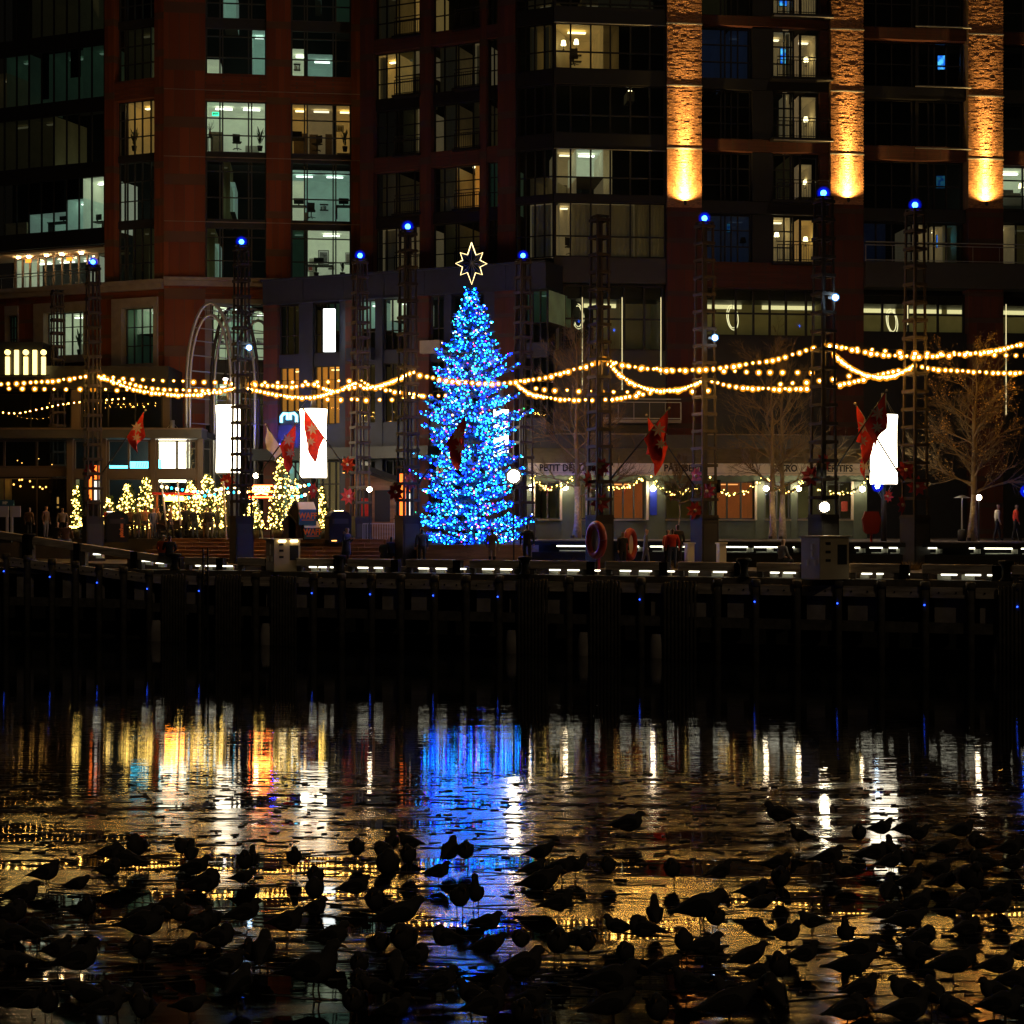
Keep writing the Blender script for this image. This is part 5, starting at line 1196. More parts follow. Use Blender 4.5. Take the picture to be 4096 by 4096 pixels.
# ------------------------------------------------------------------ bare street trees
def bare_tree(label, x, d, ybase, ytop, yfork, spread, seed, lean=0, leaves=0, r0=.17, sc=1.0):
    rr = random.Random(seed)
    z0 = zy(ybase, d); t = thing('bare_tree', label, 'tree', (xz(x,d), d, z0), 0, 'bare trees along the promenade')
    H_ = zy(ytop,d)-z0; fk = zy(yfork,d)-z0
    pts = []; px = 0; py = 0
    n = 12
    for i in range(n+1):
        s_ = i/n; px += rr.uniform(-.05,.05)+lean/n; py += rr.uniform(-.04,.04); pts.append(Vector((px,py,H_*s_)))
    rad = [r0*(1-.93*(i/n)**.8)*(1.25 if i == 0 else 1) for i in range(n+1)]
    nk = max(2, min(n-2, int(n*fk/H_)+1))
    MB().tube(pts[:nk+1], rad[:nk+1], 9).build('trunk', M['bark'], t, True)
    cr = MB(); cr.tube(pts[nk:], rad[nk:], 7, cap=False); lf = MB()
    def limb(p, dv, L, r_, lev):
        k = 5 if lev < 2 else 4; q = [p]; dd = dv.copy(); c = p
        for i in range(k):
            dd = (dd + Vector((rr.uniform(-.22,.22),rr.uniform(-.22,.22),rr.uniform(-.10,.16)))).normalized(); c = c+dd*(L/k); q.append(c)
        cr.tube(q, [r_*(1-.75*i/k) for i in range(k+1)], 5 if lev == 0 else (4 if lev == 1 else 3), cap=False)
        if leaves and lev >= 2:
            for _ in range(leaves):
                if rr.random() < .2:
                    e = q[rr.randrange(1,k+1)]; a = Vector((rr.uniform(-1,1),rr.uniform(-1,1),rr.uniform(-1,1))).normalized()*.05; b2 = a.orthogonal().normalized()*.03
                    lf.add([e, e+a+b2, e+a*2, e+a-b2], [(0,1,2,3)])
        if lev < 3:
            m_ = (8,6,5)[lev]
            for i in range(m_):
                s_ = rr.uniform(.25,1); e = q[min(k, int(s_*k)+ (1 if rr.random()<.5 else 0))]
                ax = Vector((rr.uniform(-1,1),rr.uniform(-1,1),rr.uniform(-1,1))).normalized()
                nd = Quaternion(ax, rr.uniform(.35,.95)) @ dd; nd.z += .05; nd.normalize()
                limb(e, nd, L*rr.uniform(.36,.62), max(.004, r_*.45), lev+1)
    nl = 17
    for i in range(nl):
        s_ = (i+.5)/nl; z = fk+(H_*.97-fk)*s_; f_ = z/H_*n; k = min(n-1,int(f_)); p = pts[k].lerp(pts[k+1], f_-k)
        a = i*2.4+rr.uniform(-.4,.4); el = .35+.55*s_
        dv = Vector((math.cos(a)*math.cos(el), math.sin(a)*math.cos(el), math.sin(el)))
        limb(p, dv, spread*(1-.55*s_)*rr.uniform(.75,1.15), max(.02,.055*(1-.6*s_)), 0)
    cr.build('crown', M['twig'], t)
    if leaves: tag(lf.build('leaves', M['dry_leaf'], t), kind='stuff')
    if r0 > .1:
        ub = MB().lathe([(.09,0),(.09,.12),(.07,.13)],10).build('base_uplight', M['steel_dk'], t, loc=(-.25,-.75,0))
        ld = bpy.data.lights.new('uplight_beam','SPOT'); ld.energy = 130; ld.color = (1,.70,.32); ld.spot_size = R(48); ld.spot_blend = 1; ld.shadow_soft_size = .05
        lo_ = bpy.data.objects.new('uplight_beam', ld); col.objects.link(lo_); lo_.parent = t; lo_.location = (-.25,-.75,.16); lo_.rotation_euler = (R(180-14),0,0)
    return t
bare_tree('bare tree with a pale lit trunk left of the life ring pylon', 2308, 79, 2152, 1330, 2010, 3.0, 11, r0=.2)
bare_tree('thinner bare tree just right of the pale trunk by the life ring', 2352, 81.5, 2150, 1380, 1980, 2.6, 12, r0=.13)
bare_tree('left one of two bare pale trunks right of the awning words', 3093, 77, 2155, 1400, 1985, 2.9, 13, r0=.17)
bare_tree('right one of two bare pale trunks left of the tallest pylon', 3133, 79, 2155, 1450, 2000, 2.6, 14, r0=.18)
bare_tree('bare tree with a few golden leaves and pale trunk, far right', 3880, 73, 2162, 1430, 1985, 3.0, 15, leaves=1, r0=.17)
bare_tree('second pale trunk right behind the far right bare tree', 3900, 74.5, 2160, 1480, 1990, 2.5, 16, r0=.13)
bare_tree('slender bare sapling below the awning word beginning with P', 2712, 82, 2110, 1840, 2020, 1.1, 17, r0=.035)

# ------------------------------------------------------------------ potted conifers with warm fairy lights
M['pot'] = mat('dark_planter', (.05,.045,.04), .6)
fl_me = {s_: MB().ball((0,0,0), s_, 0).mesh('fairy_light', M['fairy']) for s_ in (.026,.036,.045,.06)}
POT = [(1128,2105,1838,58,83.2,'tallest fairy-lit potted conifer, left of the waffle sign cartons'),(1012,2110,1985,42,83.6,'fairy-lit potted shrub beside the left lantern pylon, right side'),
 (1185,2100,1925,46,84,'fairy-lit conifer directly behind the waffle sign cartons'),(1288,2105,1960,32,83.8,'small fairy-lit conifer right of the waffle sign cartons'),
 (832,2100,1905,62,86.5,'bushy fairy-lit conifer left of the left lantern pylon'),(762,2110,1935,50,87.2,'fairy-lit conifer at the right pavilion window'),(700,2120,1975,34,87.5,'narrow fairy-lit conifer between the pavilion windows'),
 (512,2110,1940,60,88,'wide fairy-lit conifer in front of the pavilion window'),(585,2090,1915,46,88.2,'fairy-lit conifer by the middle pavilion column'),(440,2110,1990,30,88,'small fairy-lit conifer at the left of the pavilion window'),(888,2080,1940,44,87.6,'fairy-lit conifer right beside the red star near the left lantern'),(308,2070,1945,20,88.2,'thin fairy-lit conifer by the pavilion door')]
for x, yb, yt, hw_, d, lab in POT:
    rr = random.Random(int(x)); z0 = UPZ; t = thing('potted_conifer', lab, 'potted tree', (xz(x,d),d,z0), 0, 'fairy-lit potted conifers in the market')
    H_ = zy(yt,d)-z0; w_ = hw_/FPX*d
    MB().lathe([(w_*.55,0),(w_*.7,.45),(w_*.66,.46),(w_*.6,.40)],12).build('pot', M['pot'], t, True)
    MB().tube([(0,0,.4),(0,0,H_*.9)], [.05,.015], 6).build('trunk', M['twig'], t)
    fo = MB(); pos = []
    for i in range(900):
        s_ = rr.random()**1.25; z = .45+(H_-.45)*s_; a = rr.uniform(0,6.283); r_ = w_*(1-s_)**.75*rr.uniform(.35,1.05)+.03
        p = Vector((r_*math.cos(a), r_*math.sin(a), z)); o_ = Vector((math.cos(a),math.sin(a),.8)).normalized()*rr.uniform(.12,.28)
        sd = Vector((-math.sin(a),math.cos(a),0))*rr.uniform(.02,.05); fo.add([p-sd,p+o_*.5+sd*1.5,p+o_,p+o_*.4-sd*1.5], [(0,1,2,3)])
        if rr.random() < .45: pos.append(p+o_*.8)
    fo.build('foliage', M['needle2'], t)
    pos.sort(key=lambda q: q.y)
    for p in pos[:min(len(pos), 50+int(H_*w_*50))]: link('fairy_light', fl_me[rr.choice((.026,.026,.026,.036,.036,.045,.06))], t, p)
# market festoon of orange and cyan bulbs
mk = {'o':MB().ball((0,0,0),.075,2).mesh('bulb',emis('orange_market_bulb',(1,.62,.25),14)), 'c':MB().ball((0,0,0),.065,2).mesh('bulb',emis('cyan_market_bulb',(.02,.6,1),10))}
for li, (pp, lab) in enumerate((([(640,1938,85.5),(720,1950,85),(800,1962,84.8),(900,1945,84.2),(1000,1935,84),(1090,1940,83.5),(1180,1942,83),(1240,1930,82.6)],'market string of mixed orange and cyan bulbs, upper'),([(650,1975,87),(740,1985,86),(830,1975,85.5),(920,1962,85),(1000,1960,84.5),(1100,1975,84),(1200,1980,83.5),(1260,1955,83)],'market string of mixed orange and cyan bulbs, lower'))):
    O_ = at(*pp[0]); t = thing('market_string_lights', lab, 'string lights', O_, 0, 'market strings of orange and cyan bulbs')
    pts = [at(*p)-O_ for p in pp]; MB().tube(pts, .012, 4).build('cable', M['black'], t)
    for i in range(len(pts)-1):
        for q in range(4):
            link('bulb', mk['o' if (i*4+q) % 5 not in (2,4) else 'c'], t, pts[i].lerp(pts[i+1], (q+rnd.uniform(.2,.8))/4)+Vector((0,0,-.1)))
# ------------------------------------------------------------------ things standing on the quay
def ground(x, d): return DECKZ if d < PF.D(x) + 9 else UPZ
# utility cabinets
M['gold'] = mat('cream_cabinet', (.58,.48,.30), .5, var=.06)
M['capl'] = emis('cabinet_lamp', (1,.75,.35), 14)
for x, d, lab, lit in ((1132,73.6,'pale utility cabinet with two lit lamps under its lid, left of centre',True),(3300,63.2,'large pale utility cabinet under the right floodlight',False)):
    t = thing('utility_cabinet', lab, 'cabinet', (xz(x,d), d, 3.27), R(30), 'pale utility cabinets on the quay edge')
    w_ = .62 if lit else .72; h = 1.42 if lit else 1.62; wy = .5 if lit else .55
    MB().box(-w_,w_,-wy,wy,.0,h).build('body', M['gold'], t); cube('side_panel', M['lilac'], t, -w_-.012, -w_-.001, -wy+.02, wy-.02, .05, h-.03)
    cube('lid', M['cream'], t, -w_-.08, w_+.08, -wy-.08, wy+.08, h+.002, h+.05); cube('window', M['core'], t, w_*.2, w_*.85, -wy-.012, -wy-.001, h*.35, h*.82)
    for zz_ in (.42,.62,.82): cube('socket', M['frame'], t, -w_*.62, -w_*.3, -wy-.03, -wy-.001, h*zz_, h*zz_+.1)
    for yy, zz_ in ((-.1,.78),(-.1,.6),(.15,.4),(-.3,.4)): cube('meter', M['white'], t, -w_-.06, -w_-.013, yy-.05, yy+.05, h*zz_-.12, h*zz_+.1)
    if lit:
        for q in (-.25,.32): cube('lamp', M['capl'], t, q-.16, q+.16, -wy-.06, -wy-.012, h-.1, h-.02)
# bollards
bol_me = MB().lathe([(.24,0),(.22,.06),(.16,.18),(.16,.45),(.2,.58),(.29,.66),(.30,.72),(.25,.77)],16).mesh('bollard', M['black'], True)
BOL = [(118,78.8,'cast iron bollard on the left ramp, nearest the info signs'),(700,75.2,'cast iron bollard in front of the seated couple'),(1357,71.8,'cast iron bollard beside the woman in the blue coat'),(2100,67.9,'cast iron bollard below the right edge of the tree'),(2976,64.4,'cast iron bollard between the red jacket and the right cabinet'),(4025,60.7,'cast iron bollard near the right edge of the quay')]
for x, d, lab in BOL:
    u = PF.U(x,-.1); t = link('bollard', bol_me, None, (xz(x,d+.3), d+.3, 3.27 + ramp(u)*.95), (0,0,0), (1,1,1.0)); tag(t, lab, 'bollard', 'cast iron bollards along the pier edge')
# life rings in red housings
M['ringred'] = mat('life_ring_red', (.34,.03,.018), .45, var=.1)
M['ringwhite'] = mat('life_ring_pale', (.62,.5,.45), .5)
for x, y, d, s_, rz, lab in ((2385,2160,68.2,1.0,-58,'large orange-red life ring on its stand in front of a pylon'),(2520,2178,71,.9,62,'narrower red life ring behind a dark figure'),):
    t = thing('life_ring', lab, 'life ring', (xz(x,d), d, 3.4), R(rz), 'life rings on the quay'); zc0 = zy(y,d)-3.4
    n_ = 24; vs = []; m_ = MB()
    pts = [(.50*s_*math.cos(q*2*math.pi/n_), 0, zc0+.64*s_*math.sin(q*2*math.pi/n_)) for q in range(n_+1)]
    m_.tube(pts, .17*s_, 8, cap=False); m_.build('ring', M['ringred'], t, True)
    pl = MB().prism([(.44*s_*math.cos(q*2*math.pi/n_), zc0+.58*s_*math.sin(q*2*math.pi/n_)) for q in range(n_)], -.02, .10); pl.build('housing', M['ringwhite'], t)
    MB().tube([(0,.14,0),(0,.14,zc0)], .05, 8).build('post', M['red'], t)
t = thing('lifebuoy_box', 'dark red lifebuoy box on a post under the right lantern', 'lifebuoy box', (xz(3485,71), 71, 3.5)); zc0 = zy(2090,71)-3.5
MB().prism([(-.32,zc0-.38),(-.2,zc0-.5),(.2,zc0-.5),(.32,zc0-.38),(.40,zc0+.15),(.28,zc0+.48),(-.28,zc0+.48),(-.40,zc0+.15)], -.12, .12).build('box', mat('dark_red_housing', (.16,.008,.006), .5), t); MB().tube([(0,0,0),(0,0,zc0-.4)], .05, 8).build('post', M['red'], t)
# waffle cartons
M['wblue'] = mat('carton_blue', (.03,.12,.20), .6); M['worange'] = mat('orange_letter', (.75,.20,.03), .6)
for x, ya, yb, yr, w_, lab in ((1243,2040,2100,2008,66,'upper blue carton-shaped board reading WAFF with a white slanted top'),(1262,2112,2165,2085,64,'lower blue carton-shaped board reading WAFF with a small white peak')):
    d = 81.2; t = thing('carton_sign', lab, 'sign', (xz(x-15,d), d, UPZ), R(14), 'blue waffle carton signs'); hw_ = w_/2/FPX*d*1.0
    z0, z1, z2 = zy(yb,d)-UPZ, zy(ya-2,d)-UPZ, zy(yr,d)-UPZ; z0 = max(z0, .05)
    MB().box(-hw_,hw_,-.35,.35,z0,z1).build('carton', M['wblue'], t)
    MB().add([(-hw_,-.37,z1),(hw_,-.37,z1),(hw_*.8,0,z2),(-hw_*1.1,0,z2),(-hw_,.37,z1),(hw_,.37,z1)], [(0,1,2,3),(4,3,2,5),(0,3,4),(1,5,2)]).build('roof', M['white'], t)
    text('WAFF', t, .0, -.36, (z0+z1)/2+.06, .40, M['worange'], sx=.85); cube('underline', M['worange'], t, -hw_*.75, hw_*.75, -.365, -.352, (z0+z1)/2-.16, (z0+z1)/2-.12)
    if z0 > .3: cube('stand', M['steel_dk'], t, -.3,.3,-.2,.2,0,z0)
for x, y, lab in ((1183,2060,'dark house-shaped display left of the upper waffle carton'),(1160,2115,'dark house-shaped display low left of the waffle cartons')):
    d = 81.6; t = thing('house_display', lab, 'display', (xz(x,d),d,UPZ)); h = zy(y-50,d)-UPZ
    MB().prism([(-.3,0),(.3,0),(.32,h*.7),(0,h),(-.32,h*.7)], -.25,.25).build('cabinet', M['furn'], t); MB().prism([(-.38,h*.66),(0,h+.06),(.38,h*.66),(.38,h*.74),(0,h+.16),(-.38,h*.74)], -.3,.3).build('roof', M['timber_dk'], t)
# neon market sign
M['neon_o'] = emis('orange_neon', (1,.24,.015), 60); M['neon_y'] = emis('yellow_neon', (1,.55,.10), 30); M['neon_r'] = emis('red_neon', (1,.05,.01), 50)
t = thing('neon_market_sign', 'glowing orange and red neon sign between the fairy-lit conifers', 'sign', at(1043,1962,82.8)); 
cube('backboard', M['black'], t, -.62,.62,.05,.1,-.42,.3)
for z, m_ in ((.24,'neon_r'),(-.06,'neon_o'),(-.33,'neon_r')): MB().tube([(-.6,0,z),(.6,0,z)], .035, 6).build('neon_tube', M[m_], t)
for i in range(5):
    c = -.44+i*.2; MB().tube([(c+.075*math.cos(q*.785),-.02,.1+.10*math.sin(q*.785)) for q in range(9)], .026, 5).build('neon_tube', M['neon_y'], t)
MB().tube([(-.3,-.02,-.2),(0,-.02,-.12),(.35,-.02,-.2)], .03, 5).build('neon_tube', M['neon_y'], t)
MB().bar((-.5,.08,-.42),(-.5,.08,UPZ-zy(1962,82.8)),.06).build('post', M['steel_dk'], t); MB().bar((.5,.08,-.42),(.5,.08,UPZ-zy(1962,82.8)),.06).build('post', M['steel_dk'], t)
# market cart and counter behind the crowd
t = thing('market_cart', 'market cart with red glowing counter behind the crowd', 'cart', (xz(705,86.8),86.8,UPZ), R(5))
MB().box(-1.1,1.1,-.4,.4,.5,1.0).build('counter', M['furn'], t); cube('glow_panel', M['neon_o'], t, -.55,.45,-.42,-.41,2.0,2.25); cube('canopy', M['red_cloth'], t, -1.2,1.2,-.6,.6,2.35,2.45)
for s_ in (-1,1):
    MB().bar((1.05*s_,.35,.9),(1.05*s_,.35,2.4),.06).build('post', M['wood'], t)
    w_ = MB().tube([(.8*s_, -.45+.0*q, .4) if False else (.8*s_+.38*math.cos(q*.5236), -.45, .4+.38*math.sin(q*.5236)) for q in range(13)], .04, 6, cap=False).build('wheel', M['steel_dk'], t)
# leaning white poles of a market gate
for x0, y0, x1, y1, d, lab in ((645,1925,668,2058,86,'leaning white pole in front of the right pavilion window'),(710,1925,722,2040,86,'second leaning white pole, by the lantern reflection'),(893,1925,906,2098,83,'leaning white pole left of the left lantern pylon'),(1026,1985,1052,2110,84.4,'curved pale pole beside the neon sign')):
    a, b_ = at(x1,y1+60,d), at(x0,y0,d); t = MB().tube([(0,0,0),(b_-a)*.5,(b_-a)], .045, 8).build('white_pole', M['white'], None, True, loc=a); tag(t, lab, 'pole', 'leaning white poles in the market')
# litter compactors
for x, d, lab, wr in ((1352,80.8,'black litter compactor with a lit lid right of the waffle cartons',False),(465,85.2,'black litter compactor with orange vertical lettering by the left ramp',True)):
    t = thing('litter_compactor', lab, 'bin', (xz(x,d),d,UPZ-.15), R(22)); 
    MB().prism([(-.55,0),(.55,0),(.55,1.3),(.42,1.5),(.2,1.58),(-.2,1.58),(-.42,1.5),(-.55,1.3)], -.45,.45).build('body', M['black'], t)
    cube('hatch', M['steel_dk'], t, -.4,.4,-.48,-.451,.95,1.2); cube('side_door', M['grey_panel'], t, -.57,-.551,-.38,.38,.15,1.2)
    if not wr: cube('lid_lamp', M['capl'], t, -.2,.2,-.3,.0,1.581,1.60); cube('foot_lamp', M['pend'], t, -.45,-.2,-.47,-.452,.1,.14)
    else: text('pitches in', t, .2, -.46, .75, .26, M['worange'], rot=(R(90),R(-90),0)); cube('lid_lamp', M['tube'], t, -.5,-.2,-.3,-.1,1.56,1.585)
# crowd barrier
t = thing('crowd_barrier', 'white tubular crowd barrier between the dark pylon plinths', 'barrier', (xz(1515,81),81,UPZ-.3), R(-8))
MB().tube([(-.8,0,.1),(-.8,0,1.1),(.8,0,1.1),(.8,0,.1)], .022, 6).build('frame', M['steel_lt'], t); MB().tube([(-.8,0,.15),(.8,0,.15)], .02, 6).build('rail', M['steel_lt'], t)
for i in range(12): MB().tube([(-.7+i*.127,0,.15),(-.7+i*.127,0,1.1)], .012, 5).build('bar', M['steel_lt'], t)
# gabled kiosk
t = thing('kiosk', 'small timber kiosk with a sloping roof left of the tree', 'kiosk', (xz(1525,84),84,UPZ), R(-20)); zk = zy(1880,84)-UPZ; zk0 = zy(1935,84)-UPZ
MB().prism([(-1.1,0),(1.1,0),(1.1,zk0),(-1.1,zk)], -.9,.9).build('cabin', M['wood'], t); MB().prism([(-1.35,zk+.12),(1.35,zk0-.05),(1.35,zk0+.1),(-1.35,zk+.28)], -1.15,1.15).build('roof', M['dark_panel'], t)
for a, c in ((-.95,-.1),(.05,.9)): cube('window', M['core'], t, a, c, -.92, -.905, .9, zk0-.35)
cube('poster', M['red_cloth'], t, -.75,-.2,-.94,-.925,1.0,2.1)
# info signs on the left
for x, d, lab, c_ in ((38,83,'pale twin-leaf info board on the left ramp','twin'),(10,86,'dark blue market sign lettered MP at the left edge','mp')):
    t = thing('info_board', lab, 'sign', (xz(x,d),d,UPZ-.2)); 
    if c_ == 'twin':
        for s_ in (-1,1): cube('leaf', M['lilac'], t, s_*.30-.26, s_*.30+.26, -.03, .03, zy(2068,d)-UPZ+.2, zy(2024,d)-UPZ+.2); cube('leg', M['lilac'], t, s_*.12-.06, s_*.12+.06, -.03,.03, .2, zy(2068,d)-UPZ+.2)
    else:
        cube('board', M['wblue'], t, -.6,.6,-.05,.05,zy(2040,d)-UPZ+.2,zy(2000,d)-UPZ+.2); text('MP', t, .15, -.06, zy(2012,d)-UPZ+.2, .2, M['white']); cube('base', M['black'], t, -.5,.5,-.2,.2,0,zy(2040,d)-UPZ+.2)
# white pedestals by the flag pylon
for x, lab in ((2758,'white pedestal box left of the plinth by the red jacket'),(2885,'white pedestal box right of the plinth by the red jacket')):
    d = 70.6; t = thing('white_pedestal', lab, 'pedestal', (xz(x,d),d,DECKZ), R(20), 'white pedestals on the quay'); MB().box(-.16,.16,-.16,.16,0,zy(2176,d)-DECKZ).build('body', M['white'], t); cube('cap', M['white'], t, -.2,.2,-.2,.2,zy(2176,d)-DECKZ+.001,zy(2170,d)-DECKZ)
# patio heater, lamp
t = thing('patio_heater', 'slim steel patio heater left of the far right bare tree', 'heater', (xz(3848,75),75,UPZ)); MB().tube([(0,0,.2),(0,0,2.0)], .04, 8).build('pole', M['steel_lt'], t); MB().lathe([(.2,0),(.2,.5),(.1,.55)],12).build('base', M['steel_dk'], t, True); MB().lathe([(.4,1.98),(.1,2.1),(.02,2.12)],14).build('reflector', M['steel_lt'], t, True)
t = thing('street_lamp', 'small warm lamp globe beside the far right trunk', 'lamp', at(3915,1990,76.5)); MB().ball((0,0,0), .13, 2).build('globe', M['sconce'], t); MB().bar((0,0,-.12),(0,0,UPZ-zy(1990,76.5)),.06).build('post', M['steel_dk'], t)
t = thing('street_lamp', 'small warm lamp globe right of the second dark pylon plinth', 'lamp', at(1478,1958,81)); MB().ball((0,0,0), .12, 2).build('globe', M['sconce'], t); MB().bar((0,0,-.12),(0,0,UPZ-zy(1958,81)),.05).build('post', M['steel_dk'], t)
t = thing('street_lamp', 'warm lamp globe between the left lantern and the neon sign', 'lamp', at(1023,1903,84)); MB().ball((0,0,0), .13, 2).build('globe', M['sconce'], t); MB().bar((0,0,-.12),(0,0,UPZ-zy(1903,84)),.05).build('post', M['steel_dk'], t)
# blue side glow at right edge
t = thing('blue_spotlight', 'intense blue spotlight at the extreme right edge', 'spotlight', at(4108,1965,73)); MB().ball((0,0,0), .13, 2).build('lens', M['bluecore'], t); MB().ball((0,0,0), .3, 2).build('globe', M['blueshell'], t); MB().bar((0,.1,-.1),(0,.1,UPZ-zy(1965,73)),.06).build('post', M['steel_dk'], t)  # larger ball draws the halo of the blue lens
# podium wall wash sconces: on the brick pier right of the second lantern
for x, y in ((1375,1842),(1375,1890),(3392,1760)):
    d = 84.6 if x < 2000 else 87.6
    t = thing('wall_downlight', {(1375,1842):'upper brick wall downlight right of the second lantern',(1375,1890):'lower brick wall downlight right of the second lantern',(3392,1760):'wall downlight on the brick column left of the right lantern'}[(x,y)], 'lamp', at(x,y,d), 0, 'small wall downlights'); MB().lathe([(.07,0),(.07,.2)],10).build('can', M['frame'], t); 
    ld = bpy.data.lights.new('beam','SPOT'); ld.energy = 160; ld.color = (1,.6,.22); ld.spot_size = R(75); ld.spot_blend = 1; ld.shadow_soft_size = .04; lo_ = bpy.data.objects.new('beam', ld); col.objects.link(lo_); lo_.parent = t; lo_.location = (0,0,-.03); lo_.rotation_euler = (R(12),0,0)
    cube('lens', M['pend'], t, -.05,.05,-.05,.05,-.025,-.01)
# spotlight cans on pylons
for x, ox, y in ((3294,-.75,1880),(3294,-.42,1885),(2818,.52,1945)):
    t, d = pyl[x]; z = zy(y, d)
    c = MB().lathe([(.1,-.28),(.1,.28)],12).build('spotlight_can', M['black'], t, True, loc=(ox*.9,-.45+ox*.1,z)); cube('can_bracket', M['steel_dk'], t, min(0,ox*.9), max(0,ox*.9), -.42, -.36, z-.3, z-.25)
# dry grass clumps
M['grass'] = mat('dry_grass', (.28,.19,.07), .9, var=.3)
for x, d, lab in ((2268,71.5,'dry grass clump left of the life ring'),(2452,71,'dry grass clump right of the life ring'),(2715,70,'dry grass clump in front of the red jacket'),(1218,75,'dry grass clump right of the left utility cabinet'),(3650,67,'dry grass clump at the foot of the right lantern pylon'),(4060,65,'dry grass clump at the right edge of the quay'),(3420,66,'dry grass clump right of the right utility cabinet'),(660,78.5,'dry grass clump left of the seated couple')):
    rr = random.Random(int(x)); m_ = MB()
    for i in range(160):
        a = rr.uniform(0,6.283); r_ = rr.uniform(0,.3); L = rr.uniform(.25,.5); p = Vector((r_*math.cos(a),r_*math.sin(a),0)); q = p+Vector((math.cos(a)*L*.5,math.sin(a)*L*.5,L*.85)); m_.add([p+Vector((.008,0,0)),p-Vector((.008,0,0)),q], [(0,1,2)])
    MB_ = m_.build('grass_clump', M['grass'], None, loc=(xz(x,d),d,DECKZ)); tag(MB_, lab, 'grass clump', 'dry grass clumps on the quay')

# ------------------------------------------------------------------ people
SKIN = mat('skin', (.45,.26,.17), .6); SHOE = mat('shoes', (.02,.02,.02), .5)
def cloth(n, c): return mat('cloth_'+n, c, .9, var=.12, vscale=12)
CL = {n: cloth(n, c) for n, c in (('black',(.02,.02,.022)),('navy',(.03,.04,.09)),('red',(.55,.04,.02)),('orange',(.55,.10,.02)),('brown',(.13,.07,.035)),('tan',(.32,.22,.13)),('grey',(.12,.12,.125)),('denim',(.06,.08,.14)),('cream',(.5,.45,.38)),('olive',(.08,.08,.04)),('blue',(.02,.04,.16)))}
HAIR = {n: mat('hair_'+n, c, .7) for n, c in (('dark',(.02,.014,.01)),('blond',(.30,.17,.06)),('grey',(.30,.28,.26)),('beanie',(.03,.04,.10)),('cap',(.30,.20,.10)))}
_poses = {}
def person_mesh(pose, coat):
    key = (pose, coat)
    if key in _poses: return _poses[key]
    J = {}; E = []
    def add(n, p, r_, par=None, tg='top'):
        J[n] = (Vector(p), r_ if isinstance(r_, tuple) else (r_, r_), tg)
        if par: E.append((par, n))
    sit = pose == 'sit'; bend = pose == 'bend'
    hz_ = .46 if sit else .93
    fwd = -.28 if bend else (-.03 if not sit else -.08)
    add('pel', (0,0,hz_), (.155,.115)); add('waist', (0,fwd*.3,hz_+.17), (.135,.10), 'pel'); add('chest', (0,fwd*.7,hz_+.36-(.05 if bend else 0)), (.165,.12), 'waist'); add('neckb', (0,fwd,hz_+.50-(.09 if bend else 0)), (.075,.07), 'chest')
    nb_ = J['neckb'][0]
    add('neck', nb_+Vector((0,-.01,.06)), .052, 'neckb', 'skin'); add('head0', nb_+Vector((0,-.025,.12)), (.068,.078), 'neck', 'skin'); add('head1', nb_+Vector((0,-.02,.20)), (.078,.096), 'head0', 'skin'); add('head2', nb_+Vector((0,-.01,.27)), (.062,.078), 'head1', 'hair')
    ch = J['chest'][0]+Vector((0,0,.08))
    for s_, sd in ((-1,'l'),(1,'r')):
        add('sh'+sd, ch+Vector((s_*.185,0,.01)), .068, 'chest')
        if pose == 'phone' or (pose == 'hold'):
            el = ch+Vector((s_*.235,-.04,-.26)); ha = ch+Vector((s_*.07,-.30,-.15))
        elif bend: el = ch+Vector((s_*.22,-.12,-.24)); ha = ch+Vector((s_*.16,-.26,-.42))
        elif sit: el = ch+Vector((s_*.24,-.02,-.26)); ha = ch+Vector((s_*.13,-.24,-.36))
        else: el = ch+Vector((s_*.25,.03,-.27)); ha = ch+Vector((s_*.25,-.05,-.52))
        add('el'+sd, el, .05, 'sh'+sd); add('wr'+sd, el.lerp(ha,.88), .036, 'el'+sd)
        hd = (ha-el).normalized(); add('pa'+sd, ha+hd*.03, (.035,.022), 'wr'+sd, 'skin')
        sdv = Vector((0,0,1)).cross(hd); sdv = sdv.normalized() if sdv.length > .1 else Vector((1,0,0))
        for q in range(4): add('f%d%s' % (q,sd), ha+hd*(.085+.012*(1.5-abs(q-1.5)))+sdv*(.016*(q-1.5))+Vector((0,-.01,-.012)), .0085, 'pa'+sd, 'skin')
        add('th'+sd, ha+hd*.045+Vector((-s_*.045,-.01,.012)), .010, 'pa'+sd, 'skin')
        add('hip'+sd, (s_*.09,0,hz_-.05), .098, 'pel', 'leg')
        if sit: add('kn'+sd, (s_*.11,-.42,hz_-.02), .066, 'hip'+sd, 'leg'); add('an'+sd, (s_*.11,-.42,.09), .042, 'kn'+sd, 'leg'); add('to'+sd, (s_*.12,-.60,.04), .04, 'an'+sd, 'shoe')
        else:
            st_ = .10*s_ if pose == 'walk' else 0
            add('kn'+sd, (s_*.10,-.02-st_,.50), .066, 'hip'+sd, 'leg'); add('an'+sd, (s_*.10,.01-st_*1.8,.09), .043, 'kn'+sd, 'leg'); add('to'+sd, (s_*.115,-.15-st_*1.8,.04), .042, 'an'+sd, 'shoe')
    names = list(J); idx = {n: i for i, n in enumerate(names)}
    me = bpy.data.meshes.new('person'); me.from_pydata([J[n][0] for n in names], [(idx[a],idx[b]) for a,b in E], [])
    ob = bpy.data.objects.new('person', me); col.objects.link(ob)
    sk = ob.modifiers.new('skin', 'SKIN'); sk.use_smooth_shade = True
    for i, n in enumerate(names): me.skin_vertices[0].data[i].radius = J[n][1]; me.skin_vertices[0].data[i].use_root = (n == 'pel')
    ss = ob.modifiers.new('sub', 'SUBSURF'); ss.levels = ss.render_levels = 1
